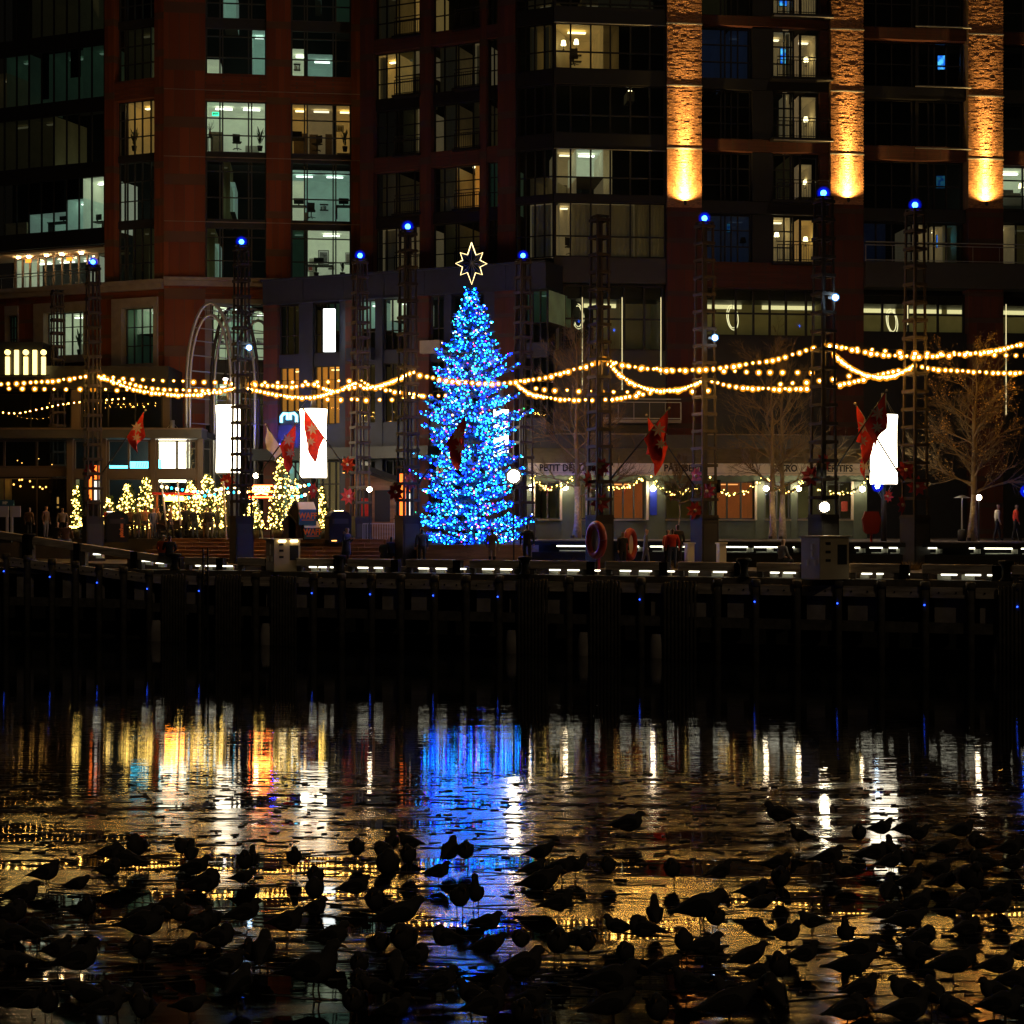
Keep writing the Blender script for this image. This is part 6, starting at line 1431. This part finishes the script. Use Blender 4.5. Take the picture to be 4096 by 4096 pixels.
    bpy.context.view_layer.update(); dg = bpy.context.evaluated_depsgraph_get(); m2 = bpy.data.meshes.new_from_object(ob.evaluated_get(dg)); bpy.data.objects.remove(ob)
    if coat:   # long coat skirt
        pass
    m2.materials.clear()
    for q in (CL['black'],CL['denim'],SKIN,HAIR['dark'],SHOE): m2.materials.append(q)
    segs = [(J[a][0],J[b][0],J[b][2]) for a,b in E]; hc = J['head1'][0]
    for p in m2.polygons:
        c = p.center; best = 9; tg = 'top'
        for a, b_, g in segs:
            ab = b_-a; t = max(0,min(1,(c-a).dot(ab)/max(1e-9,ab.length_squared))); dd = (c-(a+ab*t)).length
            if dd < best: best = dd; tg = g
        if tg in ('skin','hair') and (c-hc).length < .2 and (c.z > hc.z+.045 or c.y > hc.y+.035): tg = 'hair'
        elif tg == 'hair': tg = 'skin'
        if coat and tg == 'leg' and c.z > .48: tg = 'top'
        p.material_index = {'top':0,'leg':1,'skin':2,'hair':3,'shoe':4}[tg]; p.use_smooth = True
    _poses[key] = m2; return m2
def person(label, x, d, z, pose, top, leg, hair, face=0, s=1.0, coat=False):
    o = link('person', person_mesh(pose, coat), None, (xz(x,d),d,z), (0,0,R(face)), (s*1.12,s*1.05,s)); tag(o, label, 'person', 'people on the quay')
    for i, m_ in enumerate((CL[top],CL[leg],SKIN,HAIR[hair],SHOE)): o.material_slots[i].link = 'OBJECT'; o.material_slots[i].material = m_
    return o
wm = person('person in a long dark blue coat and beanie looking at a phone', 1385, 72.4, DECKZ, 'phone', 'navy', 'black', 'beanie', 60, 1.02, True)
hp = MB().ball((0,0,0),.055,2).build('ponytail', HAIR['blond'], wm, True, loc=(0,.10,1.43)); hp.scale = (1,1,2.0)
sk_ = MB().lathe([(.20,.52),(.19,.7),(.165,.95),(.15,1.12)],12).build('coat_skirt', CL['navy'], wm, True)
t = thing('phone', 'dark phone held up by the person in the blue coat', 'phone', wm.location + Vector((.30,-.18,1.30)), R(60)); MB().box(-.04,.04,-.005,.005,-.08,.08).build('case', M['black'], t)
person('person in a puffy orange-red jacket seen from behind', 2690, 69.6, DECKZ, 'stand', 'red', 'denim', 'dark', 180, 1.0); 
person('person in orange half hidden beside the puffy red jacket', 2668, 70.1, DECKZ, 'stand', 'orange', 'black', 'dark', 120, .97)
person('person in black standing right behind the red jacket', 2712, 71.2, DECKZ+.1, 'stand', 'black', 'black', 'dark', 200, 1.04)
person('dark figure standing beside the narrower life ring', 2490, 70.4, DECKZ-.1, 'stand', 'black', 'black', 'dark', 30, .98)
person('person in grey walking between life ring and red jacket', 2582, 72, DECKZ, 'walk', 'grey', 'grey', 'dark', 90, .98)
person('person in a pale coat standing in front of the tree planter', 1968, 71.5, DECKZ-.02, 'stand', 'tan', 'black', 'dark', 150, 1.0, True)
person('dark figure at the left corner of the tree planter', 1688, 72.5, DECKZ, 'stand', 'navy', 'black', 'dark', 200, 1.0)
person('dark figure at the right corner of the tree planter', 2108, 72, DECKZ+.1, 'stand', 'black', 'black', 'dark', 170, 1.05)
person('crouching figure below the crowd barrier, left one', 1535, 74, DECKZ, 'sit', 'black', 'black', 'blond', 150, 1.0)
person('crouching figure below the crowd barrier, right one', 1566, 74.2, DECKZ+.1, 'sit', 'navy', 'black', 'dark', 200, 1.0)
person('seated person in a brown jacket with pale hair on the kerb beam', 650, 75.9, 3.55, 'sit', 'orange', 'denim', 'grey', 170, 1.08)
person('seated person in black beside the pale-haired person on the kerb', 678, 75.8, 3.52, 'sit', 'black', 'black', 'dark', 190, 1.08)
person('seated person in a tan jacket with back turned on the left ramp', 262, 79.2, 4.12, 'sit', 'brown', 'denim', 'dark', 185, 1.12)
person('seated dark figure left of the tan jacket on the ramp', 222, 79.6, 4.15, 'sit', 'black', 'black', 'dark', 150, 1.1)
CR = [(435,86.6,'hold','red','black','dark',30,'person in a bright red sweater in front of the pavilion'),(492,86.2,'hold','black','black','dark',60,'person in black with a red scarf at the market table'),
 (520,87,'stand','brown','black','dark',200,'dark-haired person in brown behind the market table'),(548,86.4,'stand','grey','grey','cap',160,'person in a pale cap in the middle of the crowd'),
 (580,86.8,'stand','tan','denim','dark',190,'person in a tan coat in the middle of the crowd'),(612,86.1,'stand','denim','denim','dark',60,'person in a blue jacket left of the white pole'),
 (636,86.7,'hold','black','grey','dark',260,'person in black facing the blue jacket in the crowd'),(680,86,'walk','brown','black','dark',90,'person in dark brown just right of the leaning pole'),
 (742,86.2,'stand','black','black','dark',180,'tall person in black in front of the lit conifers'),(780,85.9,'hold','black','denim','dark',180,'person in black with a pale hem in front of the conifers'),
 (824,85.4,'stand','olive','brown','cap',170,'person with a tan hat left of the left lantern'),(840,85.1,'stand','black','grey','dark',180,'person in black right of the tan hat'),
 (868,85.8,'walk','olive','olive','dark',120,'person in olive walking by the framed menu'),(1298,84.6,'stand','brown','black','dark',150,'person half hidden right of the waffle cartons'),
 (115,84.5,'stand','brown','black','dark',160,'dark figure standing on the left ramp by the info boards'),(182,84,'stand','brown','grey','dark',70,'person with a lit face looking right on the left ramp'),
 (250,85,'stand','tan','black','blond',200,'light-haired person near the left pylon plinth')]
for x, d, pose, a, b_, h, f_, lab in CR: person(lab, x, d, UPZ, pose, a, b_, h, f_, rnd.uniform(.94,1.06))
person('person in white walking behind the far right bench wall', 3988, 76, UPZ, 'walk', 'cream', 'black', 'dark', 90, 1.0)
person('person in red walking at the far right behind the bench wall', 4062, 76.5, UPZ, 'walk', 'red', 'black', 'dark', 90, 1.0)
person('seated figure with a red hat left of the right cabinet', 3125, 66, DECKZ, 'sit', 'grey', 'black', 'cap', 120, 1.05)
# market table
t = thing('market_table', 'low market table with bottles in front of the crowd', 'table', (xz(520,85.3),85.3,UPZ)); cube('table_top', M['wood'], t, -1.1,1.1,-.35,.35,.72,.76)
for a in (-1,1):
    for c in (-.28,.28): cube('leg', M['wood'], t, a-.03,a+.03,c-.03,c+.03,0,.72)

# glowing cyan panels added behind the pavilion glass as a sign's reflections
for x0, x1, y0, y1, lab in ((428,510,1862,1874,'thin cyan bar added as a reflection in the left pavilion window'),(517,598,1846,1874,'cyan panel with dark strokes added as a reflection in the middle pavilion window'),(622,646,1838,1874,'small cyan panel added as a reflection in the right pavilion window')):
    f_ = fV; t = thing('cyan_reflection_panel', lab, 'sign', f_.W(0,-1.4,0), f_.a, 'cyan reflection panels in the pavilion')
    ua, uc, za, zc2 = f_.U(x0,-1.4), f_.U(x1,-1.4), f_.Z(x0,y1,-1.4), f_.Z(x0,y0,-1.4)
    cube('panel', M['cyanrefl'], t, ua, uc, 0, .08, za, zc2); cube('shelf', M['frame'], t, ua, uc, -.02, .1, za-.06, za-.001)
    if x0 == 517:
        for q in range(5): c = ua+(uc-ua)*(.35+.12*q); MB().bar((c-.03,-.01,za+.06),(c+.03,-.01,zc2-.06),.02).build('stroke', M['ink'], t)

# lit poster boards seen through the pylons
M['po_o'] = emis('orange_lit_poster', (1,.16,.02), 3.0); M['po_w'] = emis('pale_lit_poster', (1,.85,.7), 1.6)
for x, d, y0, y1, lab in ((374,86,1862,2000,'orange and white lit poster board behind the pavilion pylon'),(1624,77.5,1895,2070,'orange and white lit poster board behind the pylon left of the tree')):
    zb0 = ground(x,d); t = thing('poster_board', lab, 'poster', (xz(x,d),d,zb0), 0, 'lit poster boards on the quay')
    za, zt2 = zy(y1,d)-zb0, zy(y0,d)-zb0; h = zt2-za
    cube('board', M['frame'], t, -.34,.34,.0,.1,0,zt2+.06)
    cube('orange_print', M['po_o'], t, -.30,-.02,-.012,-.001,za,zt2); cube('pale_print', M['po_w'], t, .01,.30,-.012,-.001,za,za+h*.55); cube('orange_print', M['po_o'], t, .01,.30,-.012,-.001,za+h*.6,zt2)
# ------------------------------------------------------------------ things seen through the windows
def inside(f, x, y, depth): return f.W(f.U(x,-depth), -depth, f.Z(x,y,-depth))
M['tv'] = emis('blue_tv_picture', (.05,.42,1), 2.2); M['tvdim'] = emis('dim_tv_picture', (.02,.08,.25), .5); M['shade'] = emis('lit_lamp_shade', (1,.8,.42), 6)
def tvpic(name, s):
    m = bpy.data.materials.new(name); m.use_nodes = True; nt = m.node_tree; nt.nodes.clear()
    e = nt.nodes.new('ShaderNodeEmission'); o = nt.nodes.new('ShaderNodeOutputMaterial'); n = nt.nodes.new('ShaderNodeTexNoise'); n.inputs['Scale'].default_value = 4
    r_ = nt.nodes.new('ShaderNodeValToRGB'); r_.color_ramp.elements[0].color = (.01,.12,.8,1); r_.color_ramp.elements[0].position = .38; r_.color_ramp.elements[1].color = (.1,.6,1,1); r_.color_ramp.elements[1].position = .6
    g = nt.nodes.new('ShaderNodeNewGeometry'); nt.links.new(g.outputs['Position'], n.inputs['Vector']); nt.links.new(n.outputs[0], r_.inputs[0]); nt.links.new(r_.outputs[0], e.inputs[0]); e.inputs[1].default_value = s; nt.links.new(e.outputs[0], o.inputs[0]); return m
TVM = tvpic('tv_picture', 1.5); TVD = tvpic('tv_picture_dim', .10)
for x, y, w_, h, m_, rz, lab in ((3134,226,30,60,TVM,25,'glowing television in the upper balcony window left of the second lit column'),(3769,250,36,56,TVM,-12,'glowing television in an otherwise black upper window on the right'),(3764,728,38,50,TVD,-8,'dim blue television in a black window above the lowest right one'),(3765,966,42,50,TVM,8,'glowing television in the lowest lit window right of the second column'),(2912,912,16,34,TVD,0,'dim tall television between the first two columns, low'),(3030,2,30,30,TVM,0,'television in the top window left of the second column')):
    if x == 3030: x, y = 3132, 8
    t = thing('television', lab, 'television', inside(fR,x,y,1.4), fR.a+R(rz), 'televisions glowing in apartment windows'); a, c = w_/FPX*91/2, h/FPX*91/2
    cube('screen', m_, t, -a,a,-.02,.0,-c,c); cube('case', M['black'], t, -a-.03,a+.03,.001,.06,-c-.03,c+.03)
lamp_base = MB().lathe([(.07,0),(.07,.02),(.02,.04),(.02,.28)],10); lamp_sh = MB().lathe([(.15,.26),(.10,.52)],14)
lb_me, ls_me = lamp_base.mesh('base', M['furn'], True), lamp_sh.mesh('lamp_shade', M['shade'], True)
LMP = [(fM,1531,315,1.2,'table lamp in the warm lit window above the left of the tree'),(fR,2254,200,1.0,'slim glowing table lamp in the upper lit window left of the first column'),(fR,2305,195,1.8,'round glowing lamp in the upper lit window left of the first column'),(fR,2520,400,1.2,'small lamp in the black window left of the first column'),(fR,3224,265,1.6,'table lamp in the balcony door window, highest of four'),(fR,3223,505,1.6,'table lamp in the balcony door window, second from top'),(fR,3222,755,1.6,'table lamp in the balcony door window, third from top'),(fR,3222,985,1.6,'table lamp in the balcony door window, lowest'),(fR,3107,965,1.4,'amber table lamp by the lowest balcony window'),(fR,4084,770,1.5,'lamp in the lit window at the right edge'),(fM,1900,690,1.2,'table lamp in the amber window above the tree'),(fR,2972,990,1.5,'unlit table lamp silhouette beside the low dim television')]
for f, x, y, dp, lab in LMP:
    t = thing('table_lamp', lab, 'table lamp', inside(f,x,y,dp), 0, 'table lamps in apartment windows'); link('base', lb_me, t); 
    link('lamp_shade', ls_me if 'unlit' not in lab else MB().lathe([(.2,.26),(.12,.56)],14).mesh('lamp_shade', M['furn']), t)
def chair(lab, f, x, y, dp, rz):
    t = thing('office_chair', lab, 'chair', inside(f,x,y,dp), R(rz), 'chairs seen in lit windows'); cube('seat', M['furn'], t, -.24,.24,-.24,.24,.42,.48); cube('backrest', M['furn'], t, -.22,.22,.2,.25,.55,1.0); MB().tube([(0,0,.1),(0,0,.42)],.03,6).build('stem', M['furn'], t)
    for q in range(5): a = q*1.2566; MB().bar((0,0,.1),(.27*math.cos(a),.27*math.sin(a),.04),.035).build('foot', M['furn'], t)
for a in (('mesh chair in the white lit second row window, left bay',fT,948,600,1.0,20),('desk chair in the warm window of the tower right bay',fT,1268,606,1.2,-30),('desk chair in the cool white office window of the tower',fT,1245,874,1.3,10),('desk chair in the cream window left of the first column',fR,2283,1020,.8,30),('round chair in the upper lit window left of the first column',fR,2295,262,1.0,0)): chair(*a)
def desk(lab, f, x, y, dp, w_, rz=0):
    t = thing('desk', lab, 'desk', inside(f,x,y,dp), f.a+R(rz), 'desks seen in lit windows'); cube('desk_top', M['furn'], t, -w_,w_,-.35,.35,.70,.75)
    for s_ in (-1,1): cube('leg', M['furn'], t, s_*w_*.92-.03, s_*w_*.92+.03, -.3,.3,0,.7)
    cube('monitor', M['black'], t, -.3,.3,.1,.14,.9,1.25); cube('monitor_stand', M['black'], t, -.04,.04,.1,.14,.75,.9)
for a in (('long desk in the white tower office window, lowest right',fT,1275,1112,1.6,.9),('desk in the cool white tower office, left pane',fT,1195,874,1.4,.6),('desk in the cool white tower office, right pane',fT,1375,874,1.4,.45),('desk in the warm tower window with shelves',fT,1188,606,1.3,.5),('desk in the white lit glass office corner',fL,385,938,1.4,.7),('desk among boxes in the glass office',fL,250,938,1.2,.9)): desk(*a)
def plant(lab, f, x, y, dp, h, seed):
    rr = random.Random(seed); t = thing('potted_plant', lab, 'plant', inside(f,x,y,dp), 0, 'houseplants in lit windows'); MB().lathe([(.12,0),(.17,.3),(.15,.3)],10).build('pot', M['furn'], t, True); m_ = MB()
    for i in range(34):
        a = rr.uniform(0,6.28); L = rr.uniform(.3,1)*h*.6; p = Vector((0,0,.3+rr.uniform(0,h*.45))); q = p+Vector((math.cos(a)*L*.4,math.sin(a)*L*.4,L*.8)); sd = Vector((-math.sin(a),math.cos(a),0))*.05; m_.add([p,p.lerp(q,.6)+sd,q,p.lerp(q,.6)-sd],[(0,1,2,3)])
    m_.build('foliage', M['leafdk'], t)
for a in (('tall leafy plant in the right pane of the warm tower window',fT,1380,606,.6,1.3,1),('spiky plant at the right of the white tower window',fT,1040,604,.6,1.4,2),('plant on the sill of the lowest white tower window',fT,1370,1110,.5,.8,3),('small plant beside the framed portrait in the lowest tower window',fT,1265,1110,.6,.5,4),('tall plant in the warm window on the angled tower side',fL,537,604,.9,1.4,5),('palm in the stone-framed lit window of the tower base',fL,318,1418,.8,1.6,6)): plant(*a)
def picture(lab, f, x, y, dp, w_, h, c, inner):
    t = thing('picture', lab, 'picture', inside(f,x,y,dp), f.a, 'framed pictures in lit windows'); a, b_ = w_/FPX*97/2, h/FPX*97/2
    cube('frame', M['black'], t, -a,a,-.03,.0,-b_,b_); cube('mount', M['white'], t, -a*.88,a*.88,-.036,-.031,-b_*.9,b_*.9); cube('print', mat('print_%d' % x, c, .7, var=.5, vscale=5), t, -a*.7,a*.7,-.042,-.037,-b_*.72,b_*.72)
for a in (('large framed monochrome print in the lowest white tower window',fT,1294,1030,2.6,44,60,(.22,.22,.22),0),('smaller framed print right of the monochrome one',fT,1392,1035,2.6,22,50,(.3,.25,.22),0),('framed red print low left of the monochrome print',fT,1242,1070,2.5,22,34,(.5,.1,.08),0),('framed landscape in the dim glass office window',fL,374,285,2.6,60,44,(.18,.12,.1),0),('framed picture in the warm tower window, by the plant',fT,1360,515,1.8,30,26,(.3,.25,.15),0),('framed picture in the glass office, left dim window',fL,205,300,2.6,50,44,(.2,.14,.12),0)): picture(*a)
M['exitg'] = emis('green_exit_sign', (.05,1,.45), 3)
t = thing('exit_sign', 'small green exit sign in the white lit tower window', 'sign', inside(fT,862,456,1.2), fT.a); cube('box', M['exitg'], t, -.2,.2,-.03,.03,-.11,.11); text('EXIT', t, 0, -.035, 0, .16, M['white'])
t = thing('pedestal_vase', 'vase with twigs on a tall stand in the white tower window', 'vase', inside(fT,840,604,.7), 0); MB().lathe([(.06,.85),(.10,1.0),(.05,1.15),(.06,1.2)],10).build('vase', mat('orange_vase',(.4,.12,.03),.4), t, True); cube('stand_top', M['furn'], t, -.16,.16,-.16,.16,.80,.845)
for a in (-1,1):
    for c in (-1,1): cube('leg', M['furn'], t, a*.13-.015,a*.13+.015,c*.13-.015,c*.13+.015,0,.8)
tw2 = MB()
for i in range(14): tw2.bar((0,0,1.2),(rnd.uniform(-.35,.35),rnd.uniform(-.1,.1),rnd.uniform(1.4,1.9)),.012)
tw2.build('twigs', M['leafdk'], t)
# bed in the bright right-hand window
t = thing('bed', 'white bed in the bright window at the right edge', 'bed', inside(fR,4052,838,1.2), fR.a); MB().box(-.9,.9,-.3,1.2,.15,.6).build('mattress', M['white'], t); cube('headboard', M['furn'], t, -1.0,1.0,1.21,1.3,.1,1.2); cube('pillow', M['white'], t, -.6,.6,.8,1.18,.61,.75)

# ------------------------------------------------------------------ gulls on the ice
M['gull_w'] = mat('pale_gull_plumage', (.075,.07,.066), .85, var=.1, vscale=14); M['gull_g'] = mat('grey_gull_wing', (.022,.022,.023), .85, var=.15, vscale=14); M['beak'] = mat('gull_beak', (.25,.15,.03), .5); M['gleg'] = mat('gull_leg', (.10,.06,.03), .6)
def loft(st, n=12):
    vs = []; k = len(st)
    for i, (x, z, ry, rz) in enumerate(st):
        a = st[max(0,i-1)]; b_ = st[min(k-1,i+1)]; t = Vector((b_[0]-a[0],0,b_[1]-a[1])).normalized(); w_ = Vector((-t.z,0,t.x))
        for j in range(n):
            q = 2*math.pi*j/n; vs.append(Vector((x,0,z))+Vector((0,1,0))*ry*math.cos(q)+w_*rz*math.sin(q))
    fs = [(i*n+j, i*n+(j+1)%n, (i+1)*n+(j+1)%n, (i+1)*n+j) for i in range(k-1) for j in range(n)] + [tuple(range(n-1,-1,-1)), tuple((k-1)*n+j for j in range(n))]
    return MB().add(vs, fs)
back = [(-.34,.245,.034,.007),(-.26,.252,.046,.022),(-.18,.262,.084,.066),(-.08,.272,.122,.116)]
GS = {'up': back+[(.03,.285,.136,.140),(.11,.325,.112,.122),(.155,.385,.078,.082),(.172,.440,.064,.064),(.188,.487,.064,.062),(.226,.498,.055,.051),(.262,.488,.027,.025)],
      'rest': back+[(.03,.288,.140,.146),(.115,.325,.124,.130),(.152,.372,.094,.094),(.166,.412,.073,.069),(.186,.440,.065,.062),(.226,.444,.055,.050),(.262,.434,.027,.025)],
      'tuck': back+[(.03,.290,.144,.150),(.11,.328,.128,.134),(.136,.378,.098,.098),(.122,.424,.078,.072),(.092,.440,.065,.058),(.058,.428,.052,.046),(.03,.408,.026,.024)],
      'low': [(-.37,.215,.034,.007),(-.28,.224,.044,.020),(-.19,.236,.082,.064),(-.07,.252,.120,.112),(.05,.275,.126,.128),(.14,.315,.096,.098),(.195,.358,.070,.068),(.222,.388,.063,.060),(.258,.394,.055,.049),(.292,.382,.027,.025)],
      'tall': back+[(.03,.290,.134,.138),(.085,.345,.108,.118),(.118,.425,.072,.076),(.132,.500,.057,.057),(.146,.556,.058,.056),(.182,.570,.053,.048),(.216,.560,.026,.024)]}
GM = {}
for k, st in GS.items():
    hx, hz_ = st[-1][0], st[-1][1]; bd = Vector((1,0,-.22)) if k != 'tuck' else Vector((-1,0,-.4))
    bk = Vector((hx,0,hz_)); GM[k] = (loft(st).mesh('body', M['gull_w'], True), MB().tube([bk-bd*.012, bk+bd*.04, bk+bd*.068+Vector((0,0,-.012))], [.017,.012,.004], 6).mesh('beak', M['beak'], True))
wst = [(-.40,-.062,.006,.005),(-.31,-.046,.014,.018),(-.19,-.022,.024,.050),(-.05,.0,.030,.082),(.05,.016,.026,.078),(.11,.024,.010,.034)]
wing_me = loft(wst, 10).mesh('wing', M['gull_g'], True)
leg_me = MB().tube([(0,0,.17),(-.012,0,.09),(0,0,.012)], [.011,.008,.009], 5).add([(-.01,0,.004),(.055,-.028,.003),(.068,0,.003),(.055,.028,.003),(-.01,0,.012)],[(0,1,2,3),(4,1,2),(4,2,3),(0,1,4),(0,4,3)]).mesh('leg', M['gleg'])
# region offset x, then (x, feet y, length, pose, heading) in 1.887x zoom units below row 3196; heading: R/L side on, F towards us, B away
def Z4(off, rows): return [(off+x*.53, 3196+y*.53, L*.53, p, h) for x, y, L, p, h in rows]
GULL = Z4(0, [(1390,478,260,'rest','F'),(1442,520,250,'up','B'),(820,500,215,'rest','R'),(1040,505,330,'tuck','F'),(950,600,330,'tuck','L'),(1465,640,285,'rest','R'),(1848,600,280,'rest','F'),(1905,575,250,'up','B'),(350,690,290,'rest','R'),(585,752,250,'low','R'),(160,870,335,'rest','R'),(655,962,330,'up','F'),(822,650,250,'tuck','R'),(1550,790,340,'tuck','R'),(1835,690,220,'low','R'),(1270,1000,370,'rest','R'),(1367,1000,310,'rest','F'),(1850,1000,330,'rest','R'),(1050,1005,290,'low','R'),(1080,1140,460,'rest','R'),(1615,1040,290,'up','F'),(1500,1080,300,'tuck','R'),(1385,1272,300,'rest','R'),(1070,1295,400,'rest','F'),(110,1180,340,'rest','L'),(120,1345,320,'low','L'),(440,1290,330,'rest','R'),(595,1410,430,'rest','R'),(1720,1400,330,'rest','R'),(1905,1300,330,'up','F'),(1800,1580,400,'rest','B'),(230,1680,340,'low','R'),(365,1720,380,'up','F'),(890,1640,330,'rest','L'),(1430,1692,330,'low','R'),(1050,1690,330,'rest','B'),(800,1730,360,'rest','R'),(1085,1760,380,'up','F'),(90,1010,330,'tuck','R'),(300,1130,300,'tuck','L'),(1650,1200,330,'tuck','R'),(660,1640,360,'low','L')])
GULL += Z4(1024, [(285,562,270,'up','F'),(760,492,280,'rest','F'),(1022,440,250,'up','B'),(1165,440,225,'rest','L'),(965,510,270,'rest','F'),(1155,560,280,'rest','F'),(985,665,400,'tuck','F'),(1462,535,300,'rest','B'),(1580,522,300,'rest','F'),(1375,662,255,'rest','R'),(740,792,285,'rest','R'),(455,720,300,'rest','F'),(445,830,330,'tuck','F'),(445,945,235,'rest','R'),(230,1092,345,'rest','R'),(1535,902,350,'rest','F'),(1662,862,300,'tall','F'),(905,930,350,'rest','F'),(1090,1045,450,'low','R'),(1440,1195,310,'tuck','L'),(1740,1060,260,'rest','R'),(1755,1252,330,'low','R'),(575,1202,370,'rest','R'),(952,1215,290,'rest','F'),(1130,1260,450,'rest','F'),(55,1335,420,'rest','B'),(445,1532,560,'up','R'),(785,1402,330,'rest','F'),(1062,1462,380,'rest','B'),(1405,1547,340,'rest','R'),(790,1530,320,'rest','F'),(905,1560,300,'low','L'),(735,1695,400,'rest','F'),(1640,1640,330,'rest','L'),(1060,1740,340,'rest','R'),(1740,1760,420,'tuck','R'),(372,1800,300,'up','F'),(1200,1330,300,'tuck','R'),(1850,1560,340,'rest','B')])
GULL += Z4(2048, [(865,322,315,'rest','R'),(215,520,260,'low','R'),(475,612,240,'up','R'),(165,630,220,'rest','R'),(370,640,280,'rest','R'),(230,790,400,'low','R'),(733,632,260,'rest','F'),(1208,657,290,'rest','F'),(1575,657,230,'rest','R'),(345,930,300,'rest','R'),(795,1092,240,'rest','L'),(1000,1132,330,'tuck','L'),(1080,1010,300,'up','B'),(1420,1012,460,'low','R'),(1535,1030,330,'rest','F'),(1820,830,290,'rest','R'),(1880,900,260,'low','R'),(1300,1230,320,'tuck','F'),(1450,1262,350,'rest','R'),(72,1192,300,'rest','F'),(475,1192,270,'rest','R'),(345,1262,420,'rest','F'),(560,1222,290,'rest','F'),(865,1307,320,'rest','F'),(75,1462,420,'rest','R'),(1155,1407,290,'rest','R'),(1330,1522,300,'rest','L'),(750,1600,520,'rest','R'),(740,1740,450,'low','R'),(1650,1592,310,'rest','L'),(1800,1330,330,'low','R'),(1850,1450,300,'rest','R'),(140,1660,320,'rest','R'),(75,1790,400,'rest','F'),(1100,1780,420,'rest','F'),(1640,1750,480,'low','R'),(1870,1600,330,'tuck','R')])
GULL += Z4(3072, [(90,242,275,'rest','L'),(240,377,210,'up','L'),(690,372,250,'rest','F'),(850,330,230,'rest','R'),(1040,335,230,'rest','R'),(1130,362,210,'rest','R'),(1465,347,240,'rest','R'),(790,527,280,'rest','R'),(932,500,260,'up','B'),(1330,480,260,'low','R'),(1600,440,260,'tuck','L'),(1830,490,250,'rest','R'),(470,567,290,'rest','R'),(590,657,240,'rest','L'),(75,610,270,'rest','R'),(92,740,330,'rest','F'),(925,580,250,'rest','R'),(1050,572,240,'tuck','F'),(1620,600,290,'tuck','L'),(1850,600,240,'rest','R'),(1080,762,300,'tall','R'),(1290,640,260,'rest','R'),(1330,740,270,'rest','R'),(1510,790,420,'rest','F'),(905,850,310,'rest','B'),(1745,820,250,'rest','R'),(1735,932,270,'rest','R'),(890,977,250,'low','R'),(1130,920,300,'rest','R'),(1500,940,320,'tuck','R'),(335,1042,220,'rest','L'),(588,1147,300,'tall','F'),(280,1312,300,'rest','R'),(140,1160,300,'rest','R'),(690,1300,360,'rest','R'),(630,1420,400,'low','R'),(705,1602,340,'rest','R'),(1130,1330,390,'rest','L'),(1040,1060,340,'low','R'),(1165,1180,310,'tuck','R'),(1490,1110,280,'rest','R'),(1400,1430,430,'low','R'),(1740,1400,330,'rest','R'),(1888,1300,300,'rest','F'),(1040,1600,350,'rest','L'),(1040,1790,420,'up','R'),(1710,1600,300,'rest','L'),(1850,1500,300,'rest','R'),(1262,1640,360,'rest','B'),(1780,1740,400,'rest','R'),(85,1440,400,'rest','F'),(600,1770,400,'tuck','R'),(60,1680,420,'rest','B'),(1420,1740,360,'tuck','L')])
rows_ = {}
GULL = [g for g in GULL if g[1] < 4150]
GULL.sort(key=lambda g: -g[1])
ROWN = ['first','second','third','fourth','fifth','sixth','seventh','eighth','ninth','tenth']
nr = 9; per = math.ceil(len(GULL)/nr)
ORD = ['first','second','third','fourth','fifth','sixth','seventh','eighth','ninth','tenth','eleventh','twelfth','thirteenth','fourteenth','fifteenth','sixteenth','seventeenth','eighteenth','nineteenth','twentieth','twenty-first','twenty-second','twenty-third']
lab_of = {}
for r_ in range(nr):
    grp = sorted(GULL[r_*per:(r_+1)*per], key=lambda g: g[0])
    for i, g in enumerate(grp):
        pw_ = {'up':'upright','rest':'resting','tuck':'hunched','low':'leaning','tall':'long-necked'}[g[3]]
        hd_ = {'R':'facing right','L':'facing left','F':'facing the viewer','B':'seen from behind'}[g[4]]
        lab_of[g] = '%s gull %s, %s from left in %s row from front' % (pw_, hd_, ORD[i], ROWN[r_])
gr = random.Random(5)
for g in GULL:
    x, y, L, p, h = g; ppm = (y-YH)/HC; d = FPX/ppm
    s_ = max(.72, min(1.75, (L if h in 'RL' else L*1.0)/ppm/.66))
    if h in 'FB': s_ = max(.75, min(1.45, s_))
    rz = {'R':0,'L':math.pi,'F':-math.pi/2,'B':math.pi/2}[h] + gr.uniform(-.35,.35)
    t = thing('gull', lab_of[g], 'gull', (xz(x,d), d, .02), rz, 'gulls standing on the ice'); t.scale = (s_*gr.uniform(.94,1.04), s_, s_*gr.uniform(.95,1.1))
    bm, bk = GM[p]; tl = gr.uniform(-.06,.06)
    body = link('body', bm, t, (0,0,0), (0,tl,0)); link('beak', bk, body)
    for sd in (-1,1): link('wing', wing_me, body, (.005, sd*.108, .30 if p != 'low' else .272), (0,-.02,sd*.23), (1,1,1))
    for sd in (-1,1):
        if sd == -1 and gr.random() < .25: continue
        link('leg', leg_me, t, (.025+gr.uniform(-.02,.02), sd*.04, 0))
